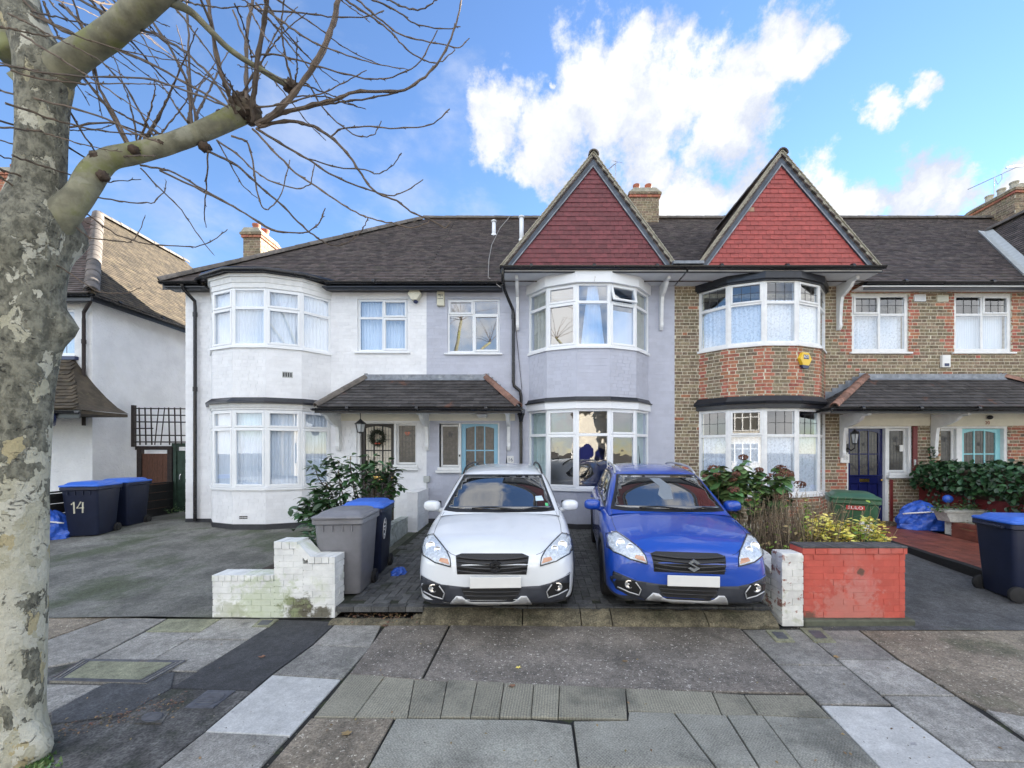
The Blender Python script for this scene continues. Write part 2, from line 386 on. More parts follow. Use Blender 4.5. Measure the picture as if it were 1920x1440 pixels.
# ------------------------------------------------------------------ mesh helpers
class MB:
    def __init__(s):
        s.v = []; s.f = []; s.mi = []
    def add(s, vs, fs, mi=0):
        o = len(s.v)
        s.v += [tuple(q) for q in vs]
        for q in fs:
            s.f.append([o + i for i in q]); s.mi.append(mi)
    def box(s, x0, x1, y0, y1, z0, z1, mi=0, M=None):
        vs = [Vector(q) for q in ((x0, y0, z0), (x1, y0, z0), (x1, y1, z0), (x0, y1, z0), (x0, y0, z1), (x1, y0, z1), (x1, y1, z1), (x0, y1, z1))]
        if M is not None:
            vs = [M @ q for q in vs]
        s.add(vs, [(0, 3, 2, 1), (4, 5, 6, 7), (0, 1, 5, 4), (1, 2, 6, 5), (2, 3, 7, 6), (3, 0, 4, 7)], mi)
    def bbox(s, x0, x1, y0, y1, z0, z1, b=.004, M=None, mi=0):
        """box with chamfered edges"""
        X, Y, Z = (x0, x1), (y0, y1), (z0, z1)
        vs = []; idx = {}
        for i in (0, 1):
            for j in (0, 1):
                for k in (0, 1):
                    sx, sy, sz = (1, -1)[i], (1, -1)[j], (1, -1)[k]
                    for ax in range(3):
                        q = Vector((X[i] + sx * b, Y[j] + sy * b, Z[k] + sz * b))
                        q[ax] = (X[i], Y[j], Z[k])[ax]
                        idx[i, j, k, ax] = len(vs)
                        vs.append(M @ q if M is not None else q)
        fs = []
        for ax in range(3):
            o = [a for a in range(3) if a != ax]
            for side in (0, 1):
                loop = []
                for (a, c) in ((0, 0), (1, 0), (1, 1), (0, 1)):
                    key = [0, 0, 0]; key[ax] = side; key[o[0]] = a; key[o[1]] = c
                    loop.append(idx[(*key, ax)])
                fs.append(loop)
        for ax in range(3):
            o = [a for a in range(3) if a != ax]
            for a in (0, 1):
                for c in (0, 1):
                    k0 = [0, 0, 0]; k0[o[0]] = a; k0[o[1]] = c
                    k1 = list(k0); k1[ax] = 1
                    fs.append([idx[(*k0, o[0])], idx[(*k1, o[0])], idx[(*k1, o[1])], idx[(*k0, o[1])]])
        for i in (0, 1):
            for j in (0, 1):
                for k in (0, 1):
                    fs.append([idx[i, j, k, a] for a in range(3)])
        s.add(vs, fs, mi)
    def prism(s, poly, t0, t1, fn, mi=0):
        """extrude 2d polygon; fn(a, b, t) -> xyz"""
        n = len(poly)
        vs = [fn(a, b, t0) for a, b in poly] + [fn(a, b, t1) for a, b in poly]
        fs = [list(range(n))[::-1], list(range(n, 2 * n))]
        fs += [(i, (i + 1) % n, n + (i + 1) % n, n + i) for i in range(n)]
        s.add(vs, fs, mi)
    def tube(s, pts, rad, n=6, mi=0, caps=True):
        pts = [Vector(q) for q in pts]
        k = len(pts)
        if not hasattr(rad, '__len__'):
            rad = [rad] * k
        o = len(s.v)
        up = Vector((.13, .27, 1)).normalized()
        for i, q in enumerate(pts):
            t = (pts[min(i + 1, k - 1)] - pts[max(i - 1, 0)])
            t = t.normalized() if t.length > 1e-9 else Vector((0, 0, 1))
            a = t.cross(up)
            if a.length < .05:
                a = t.cross(Vector((1, 0, 0)))
            a.normalize(); b = t.cross(a)
            for j in range(n):
                th = 2 * PI * j / n
                s.v.append(tuple(q + (a * math.cos(th) + b * math.sin(th)) * rad[i]))
        for i in range(k - 1):
            for j in range(n):
                s.f.append([o + i * n + j, o + i * n + (j + 1) % n, o + (i + 1) * n + (j + 1) % n, o + (i + 1) * n + j]); s.mi.append(mi)
        if caps:
            s.f.append([o + j for j in range(n)][::-1]); s.mi.append(mi)
            s.f.append([o + (k - 1) * n + j for j in range(n)]); s.mi.append(mi)
    def cyl(s, p, r, h, n=16, axis='z', mi=0, r2=None):
        d = {'x': Vector((1, 0, 0)), 'y': Vector((0, 1, 0)), 'z': Vector((0, 0, 1))}[axis]
        s.tube([Vector(p), Vector(p) + d * h], [r, r if r2 is None else r2], n, mi)
    def lathe(s, prof, c, n=20, axis='z', mi=0, M=None):
        """prof: list of (r, h)"""
        o = len(s.v); k = len(prof)
        for r, h in prof:
            for j in range(n):
                th = 2 * PI * j / n
                a, b = r * math.cos(th), r * math.sin(th)
                q = {'z': (a, b, h), 'x': (h, a, b), 'y': (a, h, b)}[axis]
                q = Vector(c) + Vector(q)
                s.v.append(tuple(M @ q if M is not None else q))
        for i in range(k - 1):
            for j in range(n):
                s.f.append([o + i * n + j, o + i * n + (j + 1) % n, o + (i + 1) * n + (j + 1) % n, o + (i + 1) * n + j]); s.mi.append(mi)
        for i in (0, k - 1):
            if prof[i][0] > 1e-6:
                s.f.append([o + i * n + j for j in range(n)]); s.mi.append(mi)
    def ball(s, c, rx, ry, rz, n=12, m=8, p=1.0, jit=0.0, M=None, mi=0):
        vs = []; fs = []
        sg = lambda x: math.copysign(abs(x) ** p, x)
        for i in range(m + 1):
            ph = -PI / 2 + PI * i / m
            for j in range(n):
                th = 2 * PI * j / n
                k = 1 + (rng.uniform(-jit, jit) if jit else 0)
                q = Vector((c[0] + rx * k * sg(math.cos(ph)) * sg(math.cos(th)), c[1] + ry * k * sg(math.cos(ph)) * sg(math.sin(th)), c[2] + rz * k * sg(math.sin(ph))))
                vs.append(M @ q if M is not None else q)
        for i in range(m):
            for j in range(n):
                fs.append((i * n + j, i * n + (j + 1) % n, (i + 1) * n + (j + 1) % n, (i + 1) * n + j))
        s.add(vs, fs, mi)
    def grid(s, fn, nu, nv, mi=0, flip=False):
        o = len(s.v)
        for i in range(nu + 1):
            for j in range(nv + 1):
                s.v.append(tuple(fn(i / nu, j / nv)))
        for i in range(nu):
            for j in range(nv):
                q = [o + i * (nv + 1) + j, o + (i + 1) * (nv + 1) + j, o + (i + 1) * (nv + 1) + j + 1, o + i * (nv + 1) + j + 1]
                s.f.append(q[::-1] if flip else q); s.mi.append(mi)

def rootloc(p):
    o = Vector((0, 0, 0))
    while p is not None:
        o += p.location
        p = p.parent
    return o

def obj(name, mb, material, parent=None, smooth=False, local=False, fixn=True, label=None):
    me = bpy.data.meshes.new(name)
    off = Vector((0, 0, 0)) if (local or parent is None) else rootloc(parent)
    vs = mb.v if off.length == 0 else [(x - off.x, y - off.y, z - off.z) for x, y, z in mb.v]
    me.from_pydata(vs, [], mb.f)
    mats = material if isinstance(material, (list, tuple)) else [material]
    for k in mats:
        me.materials.append(MT[k] if isinstance(k, str) else k)
    if len(mats) > 1:
        me.polygons.foreach_set('material_index', mb.mi)
    if fixn:
        bm = bmesh.new(); bm.from_mesh(me)
        bmesh.ops.recalc_face_normals(bm, faces=bm.faces)
        bm.to_mesh(me); bm.free()
    if smooth:
        me.polygons.foreach_set('use_smooth', [True] * len(me.polygons))
    me.update()
    o = bpy.data.objects.new(name, me)
    COL.objects.link(o)
    if parent is not None:
        o.parent = parent
    if label:
        o['label'] = label
    return o

def smooth_by_angle(o, deg=40):
    me = o.data
    me.polygons.foreach_set('use_smooth', [True] * len(me.polygons))
    bm = bmesh.new(); bm.from_mesh(me)
    for e in bm.edges:
        if len(e.link_faces) == 2 and e.calc_face_angle(0) > R(deg):
            e.smooth = False
    bm.to_mesh(me); bm.free()
    return o

def thing(name, label, cat, loc=(0, 0, 0), rot=(0, 0, 0), group=None):
    o = bpy.data.objects.new(name, None)
    COL.objects.link(o)
    o.empty_display_size = .2
    o.location = loc; o.rotation_euler = rot
    tag(o, label, cat, group)
    return o

def tag(o, label, cat, group=None):
    o['label'] = label; o['category'] = cat
    if group: o['group'] = group
    return o

def struct(name, mb, m, smooth=False):
    o = obj(name, mb, m, None, smooth)
    o['kind'] = 'structure'
    return o

# ---- many alike pieces: the largest in view as objects, the rest joined
_unit = {}
def unit_mesh(name, mk):
    if (name, mk) not in _unit:
        b = MB(); b.box(-.5, .5, -.5, .5, -.5, .5)
        me = bpy.data.meshes.new(name)
        me.from_pydata(b.v, [], b.f)
        me.materials.append(MT[mk])
        _unit[name, mk] = me
    return _unit[name, mk]

CAMP = Vector((0, 0, H))
def inview(c):
    if c.y < .5: return False
    px = CX + F * c.x / c.y; py = CY - F * (c.z - H) / c.y
    return -10 < px < 1930 and -10 < py < 1450

CORN = np.array([(-.5, -.5, -.5), (.5, -.5, -.5), (.5, .5, -.5), (-.5, .5, -.5), (-.5, -.5, .5), (.5, -.5, .5), (.5, .5, .5), (-.5, .5, .5)])
FACE = [(0, 3, 2, 1), (4, 5, 6, 7), (0, 1, 5, 4), (1, 2, 6, 5), (2, 3, 7, 6), (3, 0, 4, 7)]
def pieces(name, parent, items, limit=300, stuffname=None, vis=None):
    """items: (centre, 3x3 axes, size, material key). parent must be unrotated."""
    if not items:
        return
    off = rootloc(parent)
    vis = vis or inview
    def score(it):
        return (0 if vis(it[0]) else 1, (it[0] - CAMP).length / max(.05, (it[2][0] * max(it[2][1], it[2][2])) ** .5))
    items = sorted(items, key=score)
    nsel = min(limit, sum(1 for it in items if vis(it[0])))
    for c, Rm, sz, mk in items[:nsel]:
        o = bpy.data.objects.new(name, unit_mesh(name, mk))
        o.parent = parent
        o.location = c - off
        o.rotation_euler = Rm.to_euler()
        o.scale = sz
        COL.objects.link(o)
    rest = items[nsel:]
    if rest:
        mks = sorted(set(it[3] for it in rest))
        vs = np.concatenate([(CORN * np.array(it[2])) @ np.array(it[1]).T + np.array(it[0] - off) for it in rest])
        fs = []; mi = []
        for i, it in enumerate(rest):
            k = mks.index(it[3])
            for q in FACE:
                fs.append([8 * i + a for a in q]); mi.append(k)
        me = bpy.data.meshes.new(stuffname or name)
        me.from_pydata(vs.tolist(), [], fs)
        for k in mks: me.materials.append(MT[k])
        me.polygons.foreach_set('material_index', mi)
        o = bpy.data.objects.new(stuffname or (name + '_field'), me)
        o['kind'] = 'stuff'
        o.parent = parent
        COL.objects.link(o)

def jit(Rm, a=.006):
    return Euler((rng.uniform(-a, a), rng.uniform(-a, a), rng.uniform(-a, a))).to_matrix() @ Rm

def bricks(items, p0, p1, z0, z1, holes=(), mk='stock_brick', mkf=None, out=.006, L=.215, S=.1025, Hc=.065, J=.010, JV=None, depth=.03, bond='flemish', jx=.0012, ja=.004):
    """courses of bricks on the facet p0->p1 (seen from outside left to right)"""
    p0 = Vector((p0[0], p0[1], 0)); p1 = Vector((p1[0], p1[1], 0))
    d = p1 - p0; ln = d.length; d = d / ln
    nrm = Vector((d.y, -d.x, 0))
    Rm = Matrix((d, -nrm, Vector((0, 0, 1)))).transposed()
    k = 0
    z = z0
    V_ = J if JV is None else JV
    while z < z1 - .02:
        h = min(Hc, z1 - z)
        seq = []
        if bond == 'flemish':
            s = -(.0 if k % 2 == 0 else (L + S) / 2 + J) - .02 * (k % 3)
            st = True
            while s < ln:
                w_ = L if st else S
                seq.append((s, s + w_)); s += w_ + J; st = not st
        elif bond == 'soldier':
            s = 0
            while s < ln:
                seq.append((s, s + Hc)); s += Hc + J
        else:
            s = -(0 if k % 2 == 0 else (L + J) / 2)
            while s < ln:
                seq.append((s, s + L + J - V_)); s += L + J
        for a, b in seq:
            ivs = [(max(a, 0), min(b, ln))]
            for hs0, hs1, hz0, hz1 in holes:
                if z + h > hz0 + .004 and z < hz1 - .004:
                    nv = []
                    for u, v in ivs:
                        if v <= hs0 or u >= hs1: nv.append((u, v))
                        else:
                            if u < hs0: nv.append((u, hs0))
                            if v > hs1: nv.append((hs1, v))
                    ivs = nv
            for u, v in ivs:
                if v - u < .025: continue
                o_ = out + rng.uniform(-jx, jx)
                c = p0 + d * ((u + v) / 2) + nrm * (o_ - depth / 2) + Vector((0, 0, z + h / 2))
                m_ = mkf((u + v) / 2, z + h / 2, c) if mkf else mk
                items.append((c, jit(Rm, ja), (v - u, depth, h), m_))
        z += Hc + J; k += 1

def wall(mb, p0, p1, z0, z1, t, holes=(), mi=0):
    """solid wall along a facet with rectangular holes (s0, s1, z0, z1); thickness t inward"""
    p0 = Vector((p0[0], p0[1], 0)); p1 = Vector((p1[0], p1[1], 0))
    d = p1 - p0; ln = d.length; d = d / ln
    nin = Vector((-d.y, d.x, 0))
    ss = sorted({0.0, ln, *[min(max(q, 0), ln) for h in holes for q in h[:2]]})
    zs = sorted({z0, z1, *[min(max(q, z0), z1) for h in holes for q in h[2:4]]})
    def solid(i, j):
        if i < 0 or j < 0 or i >= len(ss) - 1 or j >= len(zs) - 1: return False
        a = (ss[i] + ss[i + 1]) / 2; b = (zs[j] + zs[j + 1]) / 2
        return not any(h[0] < a < h[1] and h[2] < b < h[3] for h in holes)
    def pt(s_, z_, n_): return p0 + d * s_ + nin * n_ + Vector((0, 0, z_))
    for i in range(len(ss) - 1):
        for j in range(len(zs) - 1):
            if not solid(i, j): continue
            a, b, c, e = ss[i], ss[i + 1], zs[j], zs[j + 1]
            mb.add([pt(a, c, 0), pt(b, c, 0), pt(b, e, 0), pt(a, e, 0)], [(0, 1, 2, 3)], mi)
            mb.add([pt(a, c, t), pt(b, c, t), pt(b, e, t), pt(a, e, t)], [(3, 2, 1, 0)], mi)
            if not solid(i - 1, j): mb.add([pt(a, c, 0), pt(a, c, t), pt(a, e, t), pt(a, e, 0)], [(3, 2, 1, 0)], mi)
            if not solid(i + 1, j): mb.add([pt(b, c, 0), pt(b, c, t), pt(b, e, t), pt(b, e, 0)], [(0, 1, 2, 3)], mi)
            if not solid(i, j - 1): mb.add([pt(a, c, 0), pt(b, c, 0), pt(b, c, t), pt(a, c, t)], [(3, 2, 1, 0)], mi)
            if not solid(i, j + 1): mb.add([pt(a, e, 0), pt(b, e, 0), pt(b, e, t), pt(a, e, t)], [(0, 1, 2, 3)], mi)

def tiles(items, o, u, vdir, inside, wu, hv, mk, tw=.165, gauge=.10, th=.020, tilt=.15, mkf=None, lift=.0, gap=.004):
    """courses of plain tiles on a roof plane: o origin at the eave, u along, vdir up the slope; inside(u,v)"""
    u = Vector(u).normalized(); vdir = Vector(vdir).normalized()
    n = u.cross(vdir).normalized()
    v2 = (vdir * math.cos(tilt) + n * math.sin(-tilt)).normalized()
    n2 = u.cross(v2)
    Rm = Matrix((u, v2, n2)).transposed()
    k = 0
    v = 0.0
    tl = gauge * 1.35
    while v < hv:
        a = -(0 if k % 2 == 0 else tw / 2)
        while a < wu:
            c0, c1 = a, a + tw - gap
            mid = (c0 + c1) / 2
            vm_ = v + gauge * .5
            if inside(mid, vm_):
                # trim at sloping edges
                while c0 < mid and not inside(c0 + .002, vm_): c0 += .02
                while c1 > mid and not inside(c1 - .002, vm_): c1 -= .02
                if c1 - c0 > .03:
                    c = Vector(o) + u * ((c0 + c1) / 2) + vdir * (v + tl / 2) + n * (lift + th * .8 + rng.uniform(-.002, .0025))
                    items.append((c, jit(Rm, .012), (c1 - c0, tl, th), mkf(mid, vm_) if mkf else mk))
            a += tw
        v += gauge; k += 1

def text_mesh(txt, size, depth=.004):
    cu = bpy.data.curves.new('lettering', 'FONT')
    cu.body = txt; cu.size = size; cu.extrude = depth / 2
    cu.align_x = 'CENTER'; cu.align_y = 'CENTER'; cu.resolution_u = 3
    ob = bpy.data.objects.new('lettering', cu)
    COL.objects.link(ob)
    dg = bpy.context.evaluated_depsgraph_get()
    me = bpy.data.meshes.new_from_object(ob.evaluated_get(dg))
    bpy.data.objects.remove(ob)
    b = MB()
    b.add([v.co.copy() for v in me.vertices], [list(p.vertices) for p in me.polygons])
    bpy.data.meshes.remove(me)
    return b

def lettering(name, txt, size, Mx, material, parent, local=False, sx=1.0):
    b = text_mesh(txt, size)
    b.v = [tuple(Mx @ Vector((x * sx, y, z))) for x, y, z in b.v]
    return obj(name, b, material, parent, local=local, fixn=False)

# text lies in the xy plane facing +z; stand it up facing -Y
UPRIGHT = Matrix.Rotation(PI / 2, 4, 'X')
# ------------------------------------------------------------------ ground
def ribbed(k, col, both):
    m = bpy.data.materials.new(k); m.use_nodes = True
    t = NT(m.node_tree)
    v = t.n('ShaderNodeNewGeometry').outputs['Position']
    x = t.n('ShaderNodeSeparateXYZ', None, Vector=v)
    wv = t.math('SINE', t.math('MULTIPLY', t.math('MULTIPLY_ADD', x.outputs[1], -.075, x.outputs[0]), 2 * PI / .021))
    if both:
        wv = t.math('MULTIPLY', wv, t.math('SINE', t.math('MULTIPLY', x.outputs[1], 2 * PI / .026)))
    g = t.step(wv, -.4, .5)
    wear = t.step(t.noise(v, 2.2, 5, .6), .3, .62)
    g = t.math('MAXIMUM', g, t.math('SUBTRACT', 1, wear))
    c = t.mix(t.noise(v, 5, 6, .65), tuple(q * .72 for q in col), tuple(q * 1.25 for q in col))
    c = t.mix(t.math('MULTIPLY', t.step(t.noise(v, 1.6, 6, .65), .5, .68), .6), c, (.075, .075, .065))
    c = t.mix(t.math('MULTIPLY', t.step(t.noise(v, 120, 3, .6), .66, .73), .6), c, (.34, .33, .29))
    c = t.mix(t.math('MULTIPLY', t.math('SUBTRACT', 1, g), .33), c, (.05, .05, .042))
    r = t.n('ShaderNodeObjectInfo').outputs['Random']
    gr = t.math('MULTIPLY', t.math('MULTIPLY_ADD', t.step(t.noise(v, 85, 3, .6), .32, .68), .5, .75), t.math('MULTIPLY_ADD', r, .26, .87))
    c = t.n('ShaderNodeHueSaturation', None, Value=gr, Color=c).outputs[0]
    b = t.n('ShaderNodeBsdfPrincipled', None, Base_Color=c, Roughness=.88)
    bp = t.n('ShaderNodeBump', None, Strength=.35, Distance=.004, Height=t.math('ADD', g, t.noise(v, 110, 4, .6)))
    t.set(b.inputs['Normal'], bp.outputs[0])
    t.n('ShaderNodeOutputMaterial', None, Surface=b.outputs[0])
    MT[k] = m
ribbed('slab_ribbed', (.28, .265, .205), False)
ribbed('slab_dotted', (.315, .31, .265), True)

ZP = -.13
def gz(Y):
    return .0337 * min(max(Y - 4.8, 0), 4.8)
def gdrive(Y):          # the neighbours' drives run up from the pavement
    return ZP + (Y - 4.6) / (9.5 - 4.6) * (.16 - ZP) if 4.6 < Y < 9.5 else (ZP if Y <= 4.6 else .16)

b = MB()
b.add([(-300, -300, -.30), (300, -300, -.30), (300, 300, -.30), (-300, 300, -.30)], [(0, 1, 2, 3)])
struct('ground', b, 'soil')
b = MB()
b.add([(-60, -9.5, -.25), (60, -9.5, -.25), (60, -2.2, -.25), (-60, -2.2, -.25)], [(0, 1, 2, 3)])
struct('road', b, 'asphalt')
b = MB(); b.bbox(-60, 60, -2.2, -2.05, -.28, -.125, .01)
struct('kerb', b, 'kerb_concrete')
b = MB(); b.bbox(-60, 60, -9.65, -9.5, -.28, -.12, .01)
struct('kerb', b, 'kerb_concrete')
b = MB(); b.box(-60, 60, -13.2, -9.65, -.29, -.125)
struct('pavement', b, 'slab_grey')

# pavement bed with every flag laid as its own piece
b = MB(); b.box(-60, 60, -2.05, 4.9, -.29, ZP - .018)
pave = struct('pavement', b, 'joint')
def slab(pts, mk, name='paving_slab', gap=.005, dz=None, pix=True, th=.045):
    q = [G(x, y, ZP) if pix else Vector((x, y, ZP)) for x, y in pts]
    c = sum(q, Vector()) / len(q)
    n = len(q)
    area = sum(q[i].x * q[(i + 1) % n].y - q[(i + 1) % n].x * q[i].y for i in range(n))
    if area < 0: q = q[::-1]
    ins = []
    for i in range(n):
        a, p, d = q[i - 1], q[i], q[(i + 1) % n]
        e1 = (p - a).normalized(); e2 = (d - p).normalized()
        n1 = Vector((-e1.y, e1.x, 0)); n2 = Vector((-e2.y, e2.x, 0))
        k = (n1 + n2); k = k / max(.3, k.dot(n1))
        ins.append(p + k * gap)
    dz = rng.uniform(-.003, .003) if dz is None else dz
    tx, ty = rng.uniform(-.002, .002), rng.uniform(-.002, .002)
    def top(p): return Vector((p.x, p.y, ZP + dz + (p.x - c.x) * tx + (p.y - c.y) * ty))
    b = MB()
    ch = .006
    cc = sum(ins, Vector()) / n
    t2 = [top(p + (cc - p).normalized() * ch) for p in ins]
    t1 = [top(p) - Vector((0, 0, .005)) for p in ins]
    t0 = [top(p) - Vector((0, 0, th)) for p in ins]
    b.add(t2 + t1 + t0, [list(range(n))] + [(n + i, n + (i + 1) % n, (i + 1) % n, i) for i in range(n)] + [(2 * n + i, 2 * n + (i + 1) % n, n + (i + 1) % n, n + i) for i in range(n)])
    return obj(name, b, mk, pave)
def Z6(*pts): return [(x * .36458, 1080 + y * .36458) for x, y in pts]
def Z7(*pts): return [(560 + x * .38542, 1100 + y * .38542) for x, y in pts]
def Z8(*pts): return [(1200 + x * .375, 1100 + y * .375) for x, y in pts]
# left flags
slab(Z6((1735, 235), (1965, 245), (1905, 366), (1610, 352)), 'slab_grey')
slab(Z6((1610, 352), (1905, 366), (1760, 528), (1400, 505)), 'slab_grey')
slab(Z6((1400, 505), (1755, 528), (1490, 822), (1050, 800)), 'slab_white')
slab(Z6((1050, 802), (1485, 824), (1320, 1000), (800, 1000)), 'slab_grey')
slab(Z6((1440, 222), (1733, 235), (1606, 352), (1396, 505), (1296, 590), (880, 575)), 'asphalt_dark', 'asphalt_strip', .002)
slab(Z6((862, 218), (1140, 218), (1030, 286), (745, 285)), 'slab_green')
slab(Z6((1140, 218), (1440, 222), (1280, 326), (968, 323)), 'slab_grey')
slab(Z6((745, 286), (1030, 287), (785, 430), (478, 424)), 'slab_grey')
slab(Z6((968, 325), (1278, 328), (1012, 488), (880, 486), (965, 432), (785, 428)), 'slab_grey')
slab(Z6((575, 212), (860, 219), (476, 424), (-150, 540), (-150, 470)), 'slab_grey')
slab(Z6((-400, 214), (572, 209), (-160, 468), (-400, 530)), 'aggregate_tan')
slab(Z6((250, 552), (530, 556), (260, 700), (-300, 900), (-300, 700)), 'slab_grey')
slab(Z6((530, 556), (900, 492), (880, 575), (640, 712), (260, 760), (262, 702)), 'asphalt', 'asphalt_strip', .002)
slab(Z6((882, 578), (1294, 592), (1046, 802), (795, 1000), (150, 1000), (-300, 1000), (-300, 905), (640, 714)), 'asphalt_old', 'asphalt_strip', .002)
# crossing in front of the drive
slab(Z7((428, 180), (735, 180), (595, 455), (245, 425)), 'aggregate')
slab(Z7((742, 180), (2050, 195), (2150, 205), (2325, 377), (2473, 519), (1690, 500), (600, 458)), 'aggregate')
xs = [245, 420, 565, 725, 870, 1000, 1145, 1270, 1590]
xb = [72, 270, 530, 690, 835, 975, 1130, 1262, 1600]
for i in range(len(xs) - 1):
    yt = lambda x: 425 + (x - 245) * .052
    mk = 'slab_ribbed'
    slab(Z7((xs[i], yt(xs[i])), (xs[i + 1], yt(xs[i + 1])), (xb[i + 1], 636 + max(0, xb[i + 1] - 1130) * .02), (xb[i], 634 + max(0, xb[i] - 1130) * .02)), mk, gap=.003)
slab(Z7((1590, 495), (2010, 512), (2060, 628), (1602, 603)), 'slab_ribbed', gap=.003)
slab([(1335.5, 1297.5), (1394.5, 1301.5), (1420.5, 1340), (1354.5, 1342)], 'slab_ribbed', gap=.003)
slab(Z8((520, 536), (842, 540), (960, 655), (590, 640)), 'slab_ribbed', gap=.003)
slab(Z7((60, 636), (465, 636), (330, 882), (-160, 882)), 'aggregate_tan')
slab(Z7((472, 638), (1140, 645), (1330, 668), (1360, 882), (335, 882)), 'slab_dotted')
slab(Z7((1335, 655), (1600, 650), (1605, 606), (1825, 612), (2032, 882), (1365, 882)), 'slab_dotted')
slab(Z8((170, 628), (430, 640), (600, 907), (385, 907)), 'slab_dotted')
slab(Z8((432, 640), (610, 642), (810, 907), (602, 907)), 'slab_dotted', gap=.003)
slab(Z8((612, 642), (965, 658), (1205, 907), (812, 907)), 'slab_dotted', gap=.003)
# right flags
slab(Z8((512, 214), (800, 212), (1018, 391), (690, 388)), 'slab_grey')
slab(Z8((690, 390), (1021, 393), (1260, 588), (900, 586)), 'slab_grey')
slab(Z8((903, 590), (1268, 598), (1690, 910), (1205, 910)), 'slab_white')
slab(Z8((802, 212), (1090, 215), (1290, 365), (985, 362)), 'slab_grey')
slab(Z8((987, 364), (1292, 367), (1580, 545), (1205, 540)), 'slab_grey')
slab(Z8((1215, 545), (1582, 547), (2080, 880), (1640, 868), (1275, 598)), 'slab_grey')
slab(Z8((1642, 870), (2085, 884), (2130, 920), (1690, 910)), 'slab_grey')
slab(Z8((1094, 214), (2300, 212), (2600, 700), (1940, 752), (1722, 610), (1590, 543), (1298, 362)), 'aggregate_tan')
slab(Z8((1724, 612), (1990, 660), (2100, 800), (1925, 752)), 'slab_grey')
slab([(3.2, 2.46), (9.2, 2.46), (9.2, 4.4), (3.9, 4.4)], 'aggregate_tan', dz=-.013, pix=False)
slab([(-9.2, 2.46), (-2.6, 2.46), (-3.2, 4.7), (-9.2, 4.7)], 'asphalt_old', 'asphalt_strip', dz=-.013, pix=False)
# flags nearer than the picture, and to both sides, down to the kerb
for i in range(14):
    for j in range(5):
        x0 = -9 + i * 1.3 + (j % 2) * .4; y0 = -2.05 + j * .9
        if j == 4: y1 = 2.44
        else: y1 = y0 + .9
        slab([(x0, y0), (x0 + 1.3, y0), (x0 + 1.3, y1), (x0, y1)], rng.choice(['slab_grey', 'slab_grey', 'slab_dotted', 'aggregate']), pix=False)
for sx in (-1, 1):
    for i in range(5):
        x0 = sx * (5.6 + i * 1.2)
        slab([(x0, 2.46), (x0 + 1.2 * sx, 2.46), (x0 + 1.2 * sx, 4.5), (x0, 4.5)], 'slab_grey', pix=False)

# stop-tap boxes let into the flags, and other covers
def cover(name, label, cat, pts, mk_frame, mk_lid, inset, group=None, rnd=False):
    q = [G(x, y, ZP + .004) for x, y in pts]
    c = sum(q, Vector()) / len(q)
    t = thing(name, label, cat, c, group=group)
    b = MB()
    n = len(q)
    up = Vector((0, 0, .006))
    b.add([p + up for p in q] + [p - Vector((0, 0, .03)) for p in q], [(0, 1, 2, 3)] + [(n + i, n + (i + 1) % n, (i + 1) % n, i) for i in range(n)])
    obj('frame', b, mk_frame, t)
    if rnd:
        e1 = (q[1] - q[0]) / 2; e2 = (q[3] - q[0]) / 2
        ring = [c + e1 * math.cos(a) * inset + e2 * math.sin(a) * inset for a in [2 * PI * i / 28 for i in range(28)]]
        b = MB(); k = len(ring); u2 = Vector((0, 0, .011))
        b.add([p + u2 for p in ring] + [p for p in ring], [list(range(k))] + [(k + i, k + (i + 1) % k, (i + 1) % k, i) for i in range(k)])
        for s_ in (-.6, -.36, -.12, .12, .36, .6):
            hw = (1 - s_ * s_) ** .5 * inset * .9
            a = c + e2 * s_ * inset - e1 * hw; d = c + e2 * s_ * inset + e1 * hw
            b.tube([a + Vector((0, 0, .011)), d + Vector((0, 0, .011))], .006, 5)
        obj('lid', b, mk_lid, t)
    else:
        qi = [p + (c - p) * inset for p in q]
        b = MB(); u2 = Vector((0, 0, .010))
        b.add([p + u2 for p in qi] + [p for p in qi], [(0, 1, 2, 3)] + [(n + i, n + (i + 1) % n, (i + 1) % n, i) for i in range(n)])
        obj('lid', b, mk_lid, t)
    return t
cover('stop_tap_cover', 'small concrete stop tap box with dark lid in front of the flaked white pier', 'utility cover', Z8((628, 218), (722, 218), (775, 276), (682, 276)), 'slab_green', 'manhole_iron', .42)
cover('stop_tap_cover', 'small concrete stop tap box with dark lid in front of the red brick wall', 'utility cover', Z8((800, 208), (905, 208), (980, 278), (875, 278)), 'slab_green', 'manhole_iron', .45)
cover('stop_tap_cover', 'mossy stop tap box at the foot of the white stepped wall', 'utility cover', Z6((1340, 222), (1432, 224), (1385, 262), (1295, 262)), 'slab_green', 'manhole_iron', .4)
mt_ = cover('manhole_cover', 'large concrete filled manhole cover in the pavement beside the tree trunk', 'manhole cover', Z6((430, 432), (952, 440), (752, 552), (255, 540)), 'slab_grey', 'slab_green', .2)
q = [G(x, y, ZP + .004) for x, y in Z6((430, 432), (952, 440), (752, 552), (255, 540))]
c = sum(q, Vector()) / 4
b = MB()
for f in (.0, .09, .16):
    r_ = [p + (c - p) * f + Vector((0, 0, .008)) for p in q]
    for i in range(4): b.tube([r_[i], r_[(i + 1) % 4]], .005, 5)
obj('rim', b, 'manhole_iron', mt_)
cover('drain_cover', 'round ridged iron cover in a square frame in the dark asphalt', 'drain cover', Z6((1068, 590), (1212, 592), (1092, 682), (945, 682)), 'manhole_iron', 'manhole_iron', .86, rnd=True)
cover('drain_cover', 'worn ridged iron cover half buried in leaf litter near the tree', 'drain cover', Z6((745, 700), (870, 703), (830, 760), (690, 760)), 'asphalt_old', 'manhole_iron', .84, rnd=True)

